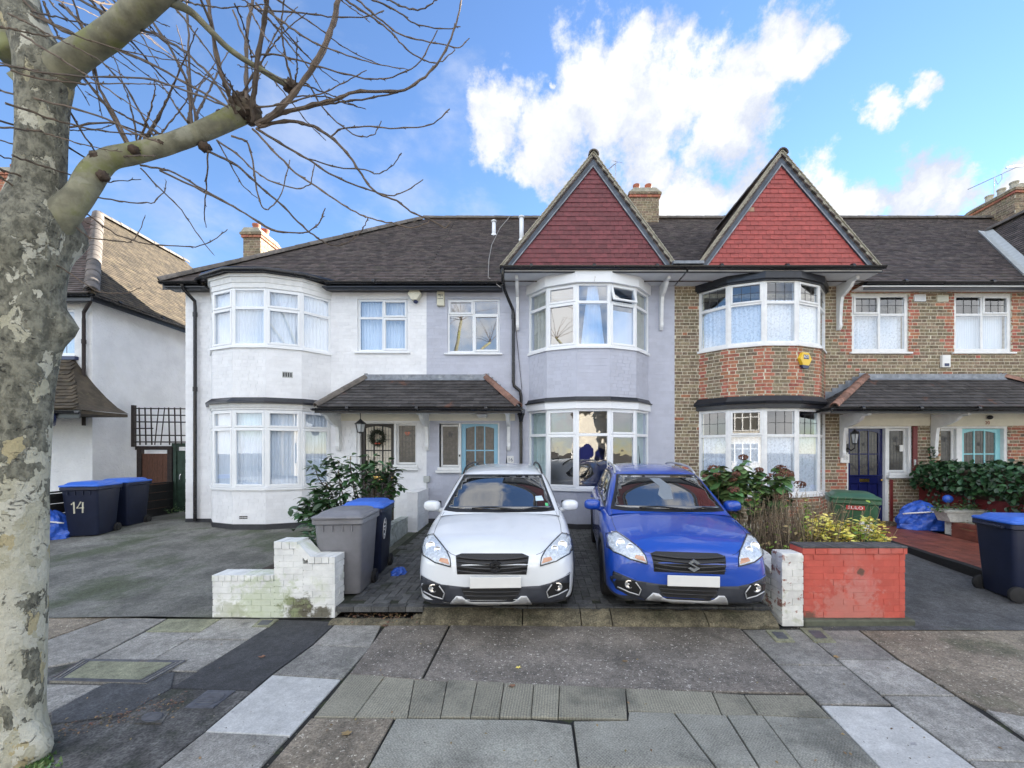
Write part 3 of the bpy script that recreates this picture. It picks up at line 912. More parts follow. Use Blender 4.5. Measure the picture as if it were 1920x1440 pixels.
# leaf litter and stones nobody could count, then the single fallen leaves
def litter(name, n, area, mk, s0, s1, z):
    b = MB()
    for i in range(n):
        x, y = area()
        s = rng.uniform(s0, s1); a = rng.uniform(0, PI); c_, s_ = math.cos(a) * s, math.sin(a) * s
        h = rng.uniform(.1, .6) * s
        b.add([(x - c_, y - s_, z), (x + s_ * .5, y - c_ * .5, z + h), (x + c_, y + s_, z + .001), (x - s_ * .5, y + c_ * .5, z + h * .4), (x, y, z + h * 1.2)], [(0, 1, 4), (1, 2, 4), (2, 3, 4), (3, 0, 4)])
    o = obj(name, b, mk); o['kind'] = 'stuff'
    return o
def pxarea(x0, x1, y0, y1, z=ZP):
    def f():
        g = G(rng.uniform(x0, x1), rng.uniform(y0, y1), z); return g.x, g.y
    return f
def tri_area():
    t_ = rng.random(); s_ = rng.gauss(0, 9)
    g = G(110 + t_ * 240, 1372 - t_ * 60 + s_, ZP); return g.x, g.y
litter('leaf_litter', 170, tri_area, 'fallen', .006, .017, ZP + .002)
litter('grit', 200, tri_area, 'gravel', .004, .012, ZP + .002)
litter('leaf_litter', 170, pxarea(650, 790, 1148, 1165, -.1), 'fallen', .01, .028, -.115)
litter('grit', 90, pxarea(645, 800, 1145, 1168, -.1), 'gravel', .006, .02, -.115)
litter('grit', 150, pxarea(1420, 1720, 1172, 1184), 'gravel', .004, .012, ZP + .002)
def gum():
    g = G(rng.uniform(150, 1900), 1185 + 255 * rng.random() ** .8, ZP); return g.x, g.y
litter('grit', 420, gum, 'gravel', .003, .009, ZP + .002)
litter('leaf_litter', 70, gum, 'leaf_dry', .006, .016, ZP + .003)
def fallen(px, py, s, lab, mk='fallen', z=ZP):
    c = G(px, py, z + .004)
    b = MB(); a = rng.uniform(0, 6.28)
    pts = []
    for i in range(10):
        th = 2 * PI * i / 10; r = s * (1 if i % 2 == 0 else .55) * rng.uniform(.8, 1.1)
        pts.append(Vector((r * math.cos(th + a), r * .7 * math.sin(th + a), s * (.12 + .35 * math.cos(2 * th) ** 2 * rng.random()))) + c)
    b.add([c + Vector((0, 0, .006))] + pts + [p - Vector((0, 0, .002)) for p in pts], [(0, 1 + i, 1 + (i + 1) % 10) for i in range(10)] + [(1 + i, 11 + i, 11 + (i + 1) % 10, 1 + (i + 1) % 10) for i in range(10)])
    tag(obj('fallen_leaf', b, mk), lab, 'leaf', 'fallen leaves on the pavement')
fallen(972, 1252, .030, 'curled yellow leaf on the brown aggregate below the white car', 'leaf_yellow')
fallen(1172, 1240, .032, 'curled pale orange leaf on the brown aggregate below the blue car')
fallen(960, 1287, .040, 'reddish brown leaf on the edge of the ribbed strip')
fallen(650, 1376, .045, 'pale torn leaf on the brown aggregate at the bottom of the picture', 'leaf_dry')
fallen(491, 1232, .035, 'small brown leaf on the black asphalt strip')
fallen(722, 1174, .045, 'dark red leaf by the broken kerb')
fallen(790, 1140, .05, 'orange brown leaf lying on the broken kerb end')
fallen(1568, 1232, .035, 'tan leaf on the aggregate right of the red wall', 'leaf_dry')

# kerb edging of the block paved drive: separate concrete stones
b = MB(); b.box(-2.25, 2.72, 4.56, 4.78, -.28, -.14)
edge = struct('drive_kerb', b, 'joint')
xsK = [-2.28, -1.26, -.12, .53, .87, 1.92, 2.68]
for i in range(len(xsK) - 1):
    x0, x1 = xsK[i], xsK[i + 1]
    b = MB()
    yo = .02 * x0
    def fk(a, c_, t_, x0=x0, x1=x1, yo=yo):
        return Vector((x0 + .006 + (x1 - x0 - .012) * t_, a - .018 * (x0 + (x1 - x0) * t_), c_))
    lowend = (i == 0)
    prof = [(4.575, -.18), (4.575, -.116), (4.60, -.088), (4.72, -.018), (4.77, -.010), (4.77, -.18)] if not lowend else [(4.56, -.18), (4.56, -.126), (4.6, -.112), (4.66, -.10), (4.70, -.10), (4.70, -.18)]
    N = 9
    vs = []
    for j in range(N + 1):
        for k_, (a, c_) in enumerate(prof):
            jj = 0 if k_ in (0, len(prof) - 1) else rng.uniform(-.008, .008)
            vs.append(fk(a + jj, c_ + jj, j / N))
    m_ = len(prof)
    fs = [(j * m_ + k_, j * m_ + (k_ + 1) % m_, (j + 1) * m_ + (k_ + 1) % m_, (j + 1) * m_ + k_) for j in range(N) for k_ in range(m_)]
    fs += [list(range(m_)), [N * m_ + k_ for k_ in range(m_)]]
    b.add(vs, fs)
    obj('kerb_stone', b, 'kerb_concrete', edge)
# broken lump at the kerb end
b = MB(); g_ = G(785, 1158, -.10); b.ball(tuple(g_), .07, .06, .035, 8, 6, jit=.25)
tag(obj('broken_stone', b, 'kerb_concrete'), 'broken lump of concrete at the left end of the kerb', 'stone')

# block paving
b = MB()
b.grid(lambda u, v: Vector((-2.42 + u * 5.14, 4.825 + v * 4.70, gz(4.825 + v * 4.70) - .012)), 1, 20)
drive = struct('block_driveway', b, 'paver_joint')
it = []
Lp, Wp = .200, .100
sl_ = math.atan(.0337)
ca, sa = math.cos(R(8)), math.sin(R(8))
for i in range(-60, 60):
    for j in range(-60, 60):
        # herringbone: pairs of horizontal and vertical blocks
        for vert in (0, 1):
            bx = i * Wp; by = i * Wp
            x = bx + j * 2 * Lp
            if vert == 0: cx, cy, lx, ly = x + Lp / 2, by + Wp / 2, Lp, Wp
            else: cx, cy, lx, ly = x + Lp + Wp / 2, by, Wp, Lp
            X, Y = cx, 4.9 + cy + 1.1
            if (-2.40 if Y > 5.12 else -2.28) < X - lx / 2 and X + lx / 2 < 2.68 and 4.895 < Y - ly / 2 and Y + ly / 2 < 9.2:
                it.append((Vector((X, Y, gz(Y) - .03 + rng.uniform(-.0015, .0015))), Euler((sl_ + rng.uniform(-.008, .008), rng.uniform(-.008, .008), rng.uniform(-.01, .01))).to_matrix(), (lx - .008, ly - .008, .06), 'paver'))
x = -2.27
while x < 2.68:
    it.append((Vector((x + .1, 4.842, gz(4.84) - .03)), jit(Matrix.Identity(3)), (.192, .10, .06), 'paver'))
    x += .2
pieces('paving_block', drive, it, 300, 'paving_blocks_field', vis=lambda c: inview(c))

# drives and beds of the neighbours
def sheet(name, x0, x1, y0, y1, zf, mk, n=14, wob=.0):
    b = MB()
    def fn(u, v):
        x = x0 + (x1 - x0) * u; y = y0 + (y1 - y0) * v
        return Vector((x, y, zf(y) + (math.sin(x * 2.1 + y) * math.sin(y * 1.7) * wob)))
    b.grid(fn, 12, n)
    return struct(name, b, mk, True)
sheet('concrete_driveway', -10.6, -2.40, 4.78, 12.5, lambda y: gdrive(y) + .004, 'concrete_moss', 22, .012)
sheet('concrete_driveway', -30, -10.6, 4.78, 12.5, lambda y: gdrive(y), 'concrete_moss', 22, .0)
sheet('asphalt_driveway', 3.0, 18, 4.46, 9.6, lambda y: gdrive(y) + .004, 'asphalt', 20, .006)
b = MB(); b.box(-2.5, -2.405, 4.92, 9.5, -.29, -.02); struct('drive_edge', b, 'soil')
# ------------------------------------------------------------------ houses
WY = 9.55
S_ = F / WY
def wx(px): return (px - CX) / S_
def wz(py): return H - (py - CY) / S_

class Facet:
    """local frame on a wall facet: s along, n outward, z up"""
    def __init__(s, p0, p1):
        s.p0 = Vector((p0[0], p0[1], 0)); s.p1 = Vector((p1[0], p1[1], 0))
        s.d = (s.p1 - s.p0); s.ln = s.d.length; s.d.normalize()
        s.n = Vector((s.d.y, -s.d.x, 0))
        s.M = Matrix(((s.d.x, -s.n.x, 0, s.p0.x), (s.d.y, -s.n.y, 0, s.p0.y), (0, 0, 1, 0), (0, 0, 0, 1)))   # local (s, -n, z)
    def pt(s, a, n, z): return s.p0 + s.d * a + s.n * n + Vector((0, 0, z))

def fbox(mb, fc, s0, s1, n0, n1, z0, z1, b=.004, mi=0):
    mb.bbox(s0, s1, -n1, -n0, z0, z1, min(b, abs(s1 - s0) / 3, abs(n1 - n0) / 3, abs(z1 - z0) / 3), fc.M, mi)

def curtain(name, fc, s0, s1, n, z0, z1, mk, parent, amp=.012, per=.07, taper=0.0):
    b = MB()
    ns = max(10, int((s1 - s0) / per * 7))
    ph = rng.uniform(0, 6)
    c = (s0 + s1) / 2
    def fn(u, v):
        s_ = s0 + (s1 - s0) * u
        if taper: s_ = c + (s_ - c) * (1 - taper * v)
        a = amp * (math.sin(2 * PI * s_ / per + ph + math.sin(s_ * 9) * .9) + .4 * math.sin(2 * PI * s_ / per * 2.3 + 1))
        return fc.pt(s_, n + a, z0 + (z1 - z0) * v)
    b.grid(fn, ns, 4)
    return obj(name, b, mk, parent, True)

def light(fc, parent, s0, s1, z0, z1, n, frame='white_upvc', casement=False, pane='pane', lead=0, ajar=0.0, fw=.045):
    """one light of a window: optional casement frame proud of the main frame, pane, leads"""
    if casement:
        b = MB()
        n0, n1 = n, n + .022
        e = .018
        a0, a1, c0, c1 = s0 - e, s1 + e, z0 - e, z1 + e
        for q in ((a0, a0 + fw, c0, c1), (a1 - fw, a1, c0, c1), (a0 + fw, a1 - fw, c0, c0 + fw), (a0 + fw, a1 - fw, c1 - fw, c1)):
            fbox(b, fc, q[0], q[1], n0 - .02, n1, q[2], q[3], .006)
        o = obj('casement', b, frame, parent)
        s0, s1, z0, z1 = a0 + fw - .004, a1 - fw + .004, c0 + fw - .004, c1 - fw + .004
        n = n + .006
    b = MB()
    fbox(b, fc, s0 - .004, s1 + .004, n - .026, n - .020, z0 - .004, z1 + .004, .001)
    p = obj('pane', b, pane, parent)
    if ajar:
        piv = fc.pt((s0 + s1) / 2, n, z1 + .03)
        Mx = Matrix.Translation(piv) @ Matrix.Rotation(-ajar, 4, fc.d) @ Matrix.Translation(-piv)
        off = rootloc(parent)
        T = Matrix.Translation(-off) @ Mx @ Matrix.Translation(off)
        for q in (o, p): q.data.transform(T)
    if lead:
        b = MB()
        for i in range(1, lead):
            s_ = s0 + (s1 - s0) * i / lead
            fbox(b, fc, s_ - .005, s_ + .005, n - .020, n - .014, z0, z1, .001)
        zc = (z0 + z1) / 2
        fbox(b, fc, s0, s1, n - .0195, n - .0135, zc - .005, zc + .005, .001)
        obj('lead_came', b, 'came', parent)
        # back of the casement was glazed in leads

def flat_window(house, fc, s0, s1, z0, z1, cols, rec=.045, frame='white_upvc', sill=True, pane='pane', of=.05, label=None, curt=None, name='window'):
    """cols: list of (width, transom z or None, (casement top, casement bottom), lead)"""
    b = MB()
    n0, n1 = -rec - .06, -rec
    fbox(b, fc, s0, s0 + of, n0, n1, z0, z1); fbox(b, fc, s1 - of, s1, n0, n1, z0, z1)
    fbox(b, fc, s0 + of, s1 - of, n0, n1 - .001, z1 - of, z1); fbox(b, fc, s0 + of, s1 - of, n0, n1 - .001, z0, z0 + of + .01)
    tot = sum(c[0] for c in cols)
    s = s0 + of
    W_ = s1 - s0 - 2 * of
    mull = .055
    spans = []
    for i, c in enumerate(cols):
        a = s + (mull / 2 if i else 0)
        s += W_ * c[0] / tot
        e = s - (mull / 2 if i < len(cols) - 1 else 0)
        spans.append((a, e))
        if i < len(cols) - 1:
            fbox(b, fc, e, e + mull, n0, n1 - .002, z0 + of, z1 - of)
        if c[1]:
            fbox(b, fc, a, e, n0, n1 - .003, c[1] - .028, c[1] + .028)
    win = obj(name, b, frame, house)
    if label: win['label'] = label
    for (a, e), c in zip(spans, cols):
        zb, zt = z0 + of + .01, z1 - of
        if c[1]:
            light(fc, win, a, e, c[1] + .028, zt, n1, frame, c[2][0], pane, c[3], c[4] if len(c) > 4 else 0)
            light(fc, win, a, e, zb, c[1] - .028, n1, frame, c[2][1], pane, 0)
        else:
            light(fc, win, a, e, zb, zt, n1, frame, c[2][0], pane, c[3])
    if sill:
        b = MB()
        fbox(b, fc, s0 - .06, s1 + .06, -rec, .055, z0 - .045, z0 - .003, .008)
        obj('sill', b, 'white_timber' if frame == 'white_timber' else frame, win)
    if curt:
        for q in curt:
            curtain('curtain', fc, s0 + (s1 - s0) * q[0], s0 + (s1 - s0) * q[1], n0 - .07, z0 + .02, z0 + (z1 - z0) * q[2], q[3], win, *(q[4:] if len(q) > 4 else ()))
    return win

def bay_points(cx, hw, dep, grow=0.0):
    (a, b_, c) = hw; (d1, d2) = dep
    pts = [(-c, 0), (-b_, d2), (-a, d1), (a, d1), (b_, d2), (c, 0)]
    out = []
    for x, d in pts:
        k = 1 + grow / math.hypot(x, d + .4)
        out.append((cx + x * k, WY - max(d * (1 + grow / max(d1, .1)), 0)))
    return out

def bay_band(mb, cx, hw, dep, g0, z0, z1, g1=None, inner=.0, mi=0):
    """solid horizontal band following the bow"""
    o0 = bay_points(cx, hw, dep, g0); o1 = bay_points(cx, hw, dep, g1 if g1 is not None else g0)
    n = len(o0)
    vs = [(x, y, z0) for x, y in o0] + [(x, y, z1) for x, y in o1]
    fs = [(i, i + 1, n + i + 1, n + i) for i in range(n - 1)] + [list(range(n)), list(range(n, 2 * n))[::-1], (0, n, 2 * n - 1, n - 1)]
    mb.add(vs, fs, mi)

def bay(house, cx, hw, dep, z0, z1, zt, frame, cfg, post=.05, pane='pane', head=.05, label=None):
    """window band of a bow: cfg per facet (casement_top, casement_bottom, lead, ajar, pane override, (curtain list))"""
    pts = bay_points(cx, hw, dep)
    b = MB()
    facets = [Facet(pts[i], pts[i + 1]) for i in range(5)]
    rec = .0
    for fc in facets:
        fbox(b, fc, 0, post, -.09, -rec, z0, z1); fbox(b, fc, fc.ln - post, fc.ln, -.09, -rec, z0, z1)
        fbox(b, fc, post, fc.ln - post, -.085, -rec - .002, z1 - head, z1 - .001)
        fbox(b, fc, post, fc.ln - post, -.085, -rec - .002, z0 + .001, z0 + head)
        fbox(b, fc, post, fc.ln - post, -.085, -rec - .003, zt - .03, zt + .03)
    win = obj('bay_window', b, frame, house)
    if label: win['label'] = label
    b = MB()
    bay_band(b, cx, hw, dep, .045, z0 - .05, z0 - .002)
    obj('sill', b, frame, win)
    for fc, c in zip(facets, cfg):
        pn = c[4] if len(c) > 4 and c[4] else pane
        light(fc, win, post, fc.ln - post, zt + .03, z1 - head, -rec - .006, frame, c[0], pn, c[2], c[3])
        light(fc, win, post, fc.ln - post, z0 + head, zt - .03, -rec - .006, frame, c[1], pn, 0)
        for q in (c[5] if len(c) > 5 and c[5] else ()):
            curtain('curtain', fc, post * .6 + (fc.ln - post * 1.2) * q[0], post * .6 + (fc.ln - post * 1.2) * q[1], -.085, z0 + .01, z0 + (z1 - z0) * q[2], q[3], win, *(q[4:] if len(q) > 4 else ()))
    return win

def bracket(mb, x, y0, proj, ztop, drop, w_=.075):
    """curved timber bracket: wall post with a scroll arm, seen in side profile"""
    prof = [(0, 0), (-proj, 0), (-proj, -.07), (-proj * .80, -.085), (-proj * .70, -.16), (-proj * .5, -.24), (-.16, -.30), (-.13, -.42), (-.10, -drop + .18), (-.115, -drop + .10), (-.10, -drop + .05), (-.06, -drop), (0, -drop)]
    mb.prism(prof, x - w_ / 2, x + w_ / 2, lambda a, b_, t: (t, y0 + a, ztop + b_))

EAVE_Y, EAVE_Z, PITCH = 9.30, 5.58, .9
RIDGE_Y = 13.3
def roofz(y): return EAVE_Z + (y - EAVE_Y) * PITCH
RIDGE_Z = roofz(RIDGE_Y)
rv = Vector((0, 1, PITCH)).normalized()

def main_roof(house, x0, x1, inside, mk='roof_tile', hip=None, mkf=None, back=True):
    b = MB()
    hv = math.hypot(RIDGE_Y - EAVE_Y, RIDGE_Z - EAVE_Z)
    if hip is None:
        b.add([(x0, EAVE_Y, EAVE_Z), (x1, EAVE_Y, EAVE_Z), (x1, RIDGE_Y, RIDGE_Z), (x0, RIDGE_Y, RIDGE_Z),
               (x0, 2 * RIDGE_Y - EAVE_Y, EAVE_Z), (x1, 2 * RIDGE_Y - EAVE_Y, EAVE_Z)], [(0, 1, 2, 3), (3, 2, 5, 4)])
    else:
        b.add([(x0, EAVE_Y, EAVE_Z), (x1, EAVE_Y, EAVE_Z), (x1, RIDGE_Y, RIDGE_Z), (hip, RIDGE_Y, RIDGE_Z),
               (x0, 2 * RIDGE_Y - EAVE_Y, EAVE_Z), (x1, 2 * RIDGE_Y - EAVE_Y, EAVE_Z)], [(0, 1, 2, 3), (3, 2, 5, 4), (0, 3, 4)])
    rf = obj('roof', b, 'roof_tile', house, fixn=False)
    it = []
    tiles(it, (x0, EAVE_Y - .05, EAVE_Z - .045), (1, 0, 0), rv, lambda u, v: inside(x0 + u, v / hv), x1 - x0, hv + .05, mk, mkf=mkf)
    pieces('roof_tile', rf, it, 220, 'roof_tiles_field')
    return rf

def ridge_run(mb_parent, p, q, mk, r=.11, L=.3, name='ridge_tile', lim=40):
    """half-round ridge tiles, one object each"""
    p, q = Vector(p), Vector(q)
    n = max(1, int((q - p).length / L))
    d = (q - p) / n
    for i in range(n):
        b = MB()
        a = p + d * i; e = a + d * 1.02
        t = d.normalized(); side = t.cross(Vector((0, 0, 1))).normalized(); up = side.cross(t)
        K = 7
        rr = r * rng.uniform(.97, 1.04)
        vs = []
        for c_, k2 in ((a, 1.06), (e, 1.0)):
            for j in range(K + 1):
                th = PI * j / K
                vs.append(c_ + side * math.cos(th) * rr * k2 + up * (math.sin(th) * rr * k2 - .02))
            for j in range(K + 1):
                th = PI * (K - j) / K
                vs.append(c_ + side * math.cos(th) * rr * k2 * .8 + up * (math.sin(th) * rr * k2 * .8 - .02))
        m = 2 * (K + 1)
        fs = [(j, (j + 1) % m, m + (j + 1) % m, m + j) for j in range(m)] + [list(range(m)), list(range(m, 2 * m))[::-1]]
        b.add(vs, fs)
        smooth_by_angle(obj(name, b, mk, mb_parent), 45)

def gutter(house, p, q, r=.055, mk='gutter_black', name='gutter', fascia=.12):
    p, q = Vector(p), Vector(q)
    d = (q - p).normalized(); out = Vector((d.y, -d.x, 0))
    b = MB()
    K = 8; vs = []
    for c_ in (p, q):
        for j in range(K + 1):
            th = PI + PI * j / K
            vs.append(c_ + out * math.cos(th) * r + Vector((0, 0, math.sin(th) * r)))
        for j in range(K + 1):
            th = 2 * PI - PI * j / K
            vs.append(c_ + out * math.cos(th) * r * .88 + Vector((0, 0, math.sin(th) * r * .88)))
    m = 2 * (K + 1)
    b.add(vs, [(j, (j + 1) % m, m + (j + 1) % m, m + j) for j in range(m)] + [list(range(m)), list(range(m, 2 * m))[::-1]])
    L = (q - p).length
    k = int(L / 1.1)
    for i in range(1, k + 1):
        c_ = p + d * (L * (i - .5) / max(1, k))
        b.tube([c_ - d * .03 + Vector((0, 0, -.004)), c_ + d * .03 + Vector((0, 0, -.004))], r * 1.06, 10)
    o = smooth_by_angle(obj(name, b, mk, house), 50)
    if fascia:
        b2 = MB()
        Mx = Matrix(((d.x, out.x, 0, p.x), (d.y, out.y, 0, p.y), (0, 0, 1, p.z), (0, 0, 0, 1)))
        b2.bbox(0, L, -r - .035, -r - .008, -fascia - .03, .02, .004, Mx)
        obj('fascia', b2, 'black_paint', house)
    return o

def downpipe(house, pts, r=.036, mk='gutter_black', joints=()):
    b = MB(); b.tube(pts, r, 10)
    for q in joints: b.tube([Vector(q) - Vector((0, 0, .05)), Vector(q) + Vector((0, 0, .05))], r * 1.25, 10)
    return smooth_by_angle(obj('downpipe', b, mk, house), 50)

def chimney(house, x0, x1, y0, y1, zb, zt, pots, mk='stock_brick', potmk='terracotta'):
    b = MB(); b.box(x0 + .01, x1 - .01, y0 + .01, y1 - .01, zb, zt)
    ch = obj('chimney', b, 'mortar', house)
    it = []
    bricks(it, (x0 + .01, y0 + .01), (x1 - .01, y0 + .01), zb, zt - .17, mk=mk)
    bricks(it, (x1 - .01, y0 + .01), (x1 - .01, y1 - .01), zb, zt - .17, mk=mk)
    bricks(it, (x0 + .01, y1 - .01), (x0 + .01, y0 + .01), zb, zt - .17, mk=mk)
    pieces('brick', ch, it, 70, 'brickwork')
    it = []
    for k_, o_ in ((0, .03), (1, .055)):
        for (p, q) in (((x0 - o_, y0 - o_), (x1 + o_, y0 - o_)), ((x1 + o_, y0 - o_), (x1 + o_, y1 + o_)), ((x0 - o_, y1 + o_), (x0 - o_, y0 - o_))):
            bricks(it, p, q, zt - .17 + .075 * k_, zt - .10 + .075 * k_, mk='red_brick' if k_ == 0 else mk, depth=.10)
    b = MB(); b.box(x0 - .02, x1 + .02, y0 - .02, y1 + .02, zt - .168, zt - .005)
    obj('cap_core', b, 'mortar', ch)
    pieces('brick', ch, it, 40, 'brickwork')
    b = MB(); b.prism([(0, 0), (1, 0), (.85, 1), (.15, 1)], y0 - .03, y1 + .03, lambda a, c_, t: (x0 - .04 + (x1 - x0 + .08) * a, t, zt - .004 + c_ * .12))
    obj('flaunching', b, 'cement_verge', ch)
    for (px_, py_, h_) in pots:
        b = MB(); b.lathe([(.105, 0), (.115, .03), (.10, .05), (.092, h_ * .8), (.11, h_ * .85), (.112, h_), (.085, h_), (.08, h_ - .1)], (px_, py_, zt + .05), 14)
        smooth_by_angle(obj('chimney_pot', b, potmk, ch), 50)
    return ch

def door(house, fc, s0, s1, z0, z1, mk, glassk, recess=.10, flip=False, arch=True, letter='brass', lit=False):
    """panelled door with six lights under a cambered head"""
    w_ = s1 - s0
    zg = z0 + (z1 - z0) * .505          # underside of glazing
    b = MB()
    n1 = -recess; n0 = n1 - .05
    st = w_ * .115
    zt = z1 - .10
    # stiles, rails
    fbox(b, fc, s0, s0 + st, n0, n1, z0, z1, .003); fbox(b, fc, s1 - st, s1, n0, n1, z0, z1, .003)
    fbox(b, fc, s0 + st, s1 - st, n0, n1 - .001, zg - .20, zg, .003)
    fbox(b, fc, s0 + st, s1 - st, n0, n1 - .001, z0, z0 + .22, .003)
    # cambered head rail
    K = 10; poly = [(s0 + st, z1), (s1 - st, z1)] + [(s1 - st - (w_ - 2 * st) * i / K, zt + (.055 * (1 - (2 * i / K - 1) ** 2) if arch else .02)) for i in range(K + 1)]
    b.prism(poly[::-1], -n1 + .001, -n0, lambda a, c_, t: fc.M @ Vector((a, t, c_)))
    # weather ledge below the glazing
    fbox(b, fc, s0 + .01, s1 - .01, n1, n1 + .028, zg - .035, zg - .008, .006)
    gw = w_ - 2 * st
    for i in (1, 2):
        c_ = s0 + st + gw * i / 3
        fbox(b, fc, c_ - .014, c_ + .014, n0 + .01, n1 - .004, zg, zt + .05, .003)
    zm = (zg + zt) / 2
    fbox(b, fc, s0 + st, s1 - st, n0 + .01, n1 - .0055, zm - .014, zm + .014, .003)
    fbox(b, fc, s0 + st, s1 - st, n0 + .004, n0 + .016, z0 + .22, zg - .2, .002)
    for i in range(3):       # raised fielded panels
        a = s0 + st + gw * i / 3 + .02; e = s0 + st + gw * (i + 1) / 3 - .02
        fbox(b, fc, a, e, n0 + .016, n1 - .012, z0 + .25, zg - .23, .012)
        if i: fbox(b, fc, a - .035, a - .005, n0 + .01, n1 - .003, z0 + .22, zg - .2, .003)
    d = obj('door', b, mk, house)
    b = MB()
    for i in range(3):
        a = s0 + st + gw * i / 3; e = s0 + st + gw * (i + 1) / 3
        fbox(b, fc, a + .01, e - .01, n0 + .02, n0 + .026, zg, zm, .001); fbox(b, fc, a + .01, e - .01, n0 + .02, n0 + .026, zm, zt + .05, .001)
    obj('pane', b, glassk, d)
    b = MB()
    for i in range(3):
        for f in (1, 2):
            a = s0 + st + gw * (i + f / 3) / 3
            fbox(b, fc, a - .003, a + .003, n0 + .026, n0 + .03, zg, zt + .04, .001)
    for zz in (zg + (zm - zg) * .33, zg + (zm - zg) * .66, zm + (zt - zm) * .5):
        fbox(b, fc, s0 + st, s1 - st, n0 + .0262, n0 + .0302, zz - .003, zz + .003, .001)
    # tulip in the middle light and a low wave across the bottom
    cx_ = (s0 + s1) / 2
    obj('lead_came', b, 'came', d)
    b = MB()
    hz = zm + (zt - zm) * .45
    for k_ in (-1, 0, 1):
        b.prism([(cx_ + k_ * .016, hz - .03), (cx_ + k_ * .05, hz + .045), (cx_ + k_ * .022, hz + .07 - abs(k_) * .02), (cx_ - .001 + k_ * .006, hz + .02)], -(n0 + .032), -(n0 + .027), lambda a, c_, t: fc.M @ Vector((a, t, c_)))
    wave = [(s0 + st + gw * i / 12, zg + (zm - zg) * (.42 + .14 * math.sin(i / 12 * 4 * PI + 1))) for i in range(13)]
    b.prism(wave + [(x, z - .035) for x, z in wave[::-1]], -(n0 + .032), -(n0 + .0275), lambda a, c_, t: fc.M @ Vector((a, t, c_)))
    obj('stained_motif', b, 'glass_green' if lit else 'came', d)
    b = MB()
    fbox(b, fc, cx_ - .115, cx_ + .115, n1, n1 + .014, zg - .165, zg - .085, .008)
    fbox(b, fc, cx_ - .085, cx_ + .085, n1 + .014, n1 + .02, zg - .145, zg - .105, .004)
    obj('letterbox', b, letter, d)
    kx = s1 - st * .5 if not flip else s0 + st * .5
    b = MB(); b.ball(tuple(fc.pt(kx, n1 + .035, zg - .12)), .026, .026, .026, 10, 8)
    b.cyl(tuple(fc.pt(kx, n1 - .002, zg - .12)), .012, -.03, 8, 'y')
    obj('door_knob', b, letter if letter != 'steel' else 'brass', d, True)
    return d

def side_light(house, fc, s0, s1, z0, z1, glassk, motif, frame='white_timber', sill_z=None, recess=.10):
    b = MB(); e = .045
    n1 = -recess; n0 = n1 - .05
    fbox(b, fc, s0 - e, s0, n0, n1, z0 - e, z1 + e); fbox(b, fc, s1, s1 + e, n0, n1, z0 - e, z1 + e)
    fbox(b, fc, s0, s1, n0, n1 - .001, z0 - e, z0); fbox(b, fc, s0, s1, n0, n1 - .001, z1, z1 + e)
    wn = obj('side_light', b, frame, house)
    b = MB(); fbox(b, fc, s0 - .003, s1 + .003, n0 + .018, n0 + .024, z0 - .003, z1 + .003, .001)
    obj('pane', b, glassk, wn)
    b = MB()
    for f in (.2, .4, .6, .8): fbox(b, fc, s0 + (s1 - s0) * f - .003, s0 + (s1 - s0) * f + .003, n0 + .024, n0 + .028, z0, z1 - .12 if f in (.4, .6) else z1, .001)
    for f in (.12, .27, .42, .57, .72, .87): fbox(b, fc, s0, s1, n0 + .0242, n0 + .0282, z0 + (z1 - z0) * f - .003, z0 + (z1 - z0) * f + .003, .001)
    obj('lead_came', b, 'came', wn)
    b = MB(); cx_ = (s0 + s1) / 2; hz = z1 - (z1 - z0) * .2
    for k_ in (-1, 0, 1):
        b.prism([(cx_ + k_ * .012, hz - .07), (cx_ + k_ * .07, hz + .01), (cx_ + k_ * .03, hz + .07 - abs(k_) * .03), (cx_ + k_ * .004 - .002, hz + .01)], -(n0 + .031), -(n0 + .0285), lambda a, c_, t: fc.M @ Vector((a, t, c_)))
    obj('stained_motif', b, motif, wn)
    b = MB(); fbox(b, fc, s0 - e - .05, s1 + e + .05, n1, .05, z0 - e - .075, z0 - e - .004, .008)
    fbox(b, fc, s0 - e - .09, s1 + e + .07, -.01, .085, z0 - e - .135, z0 - e - .078, .008)
    obj('sill', b, frame, wn)
    return wn
HW16, DEP = (.35, .97, 1.37), (.73, .48)
HW18 = (.35, 1.0, 1.45)

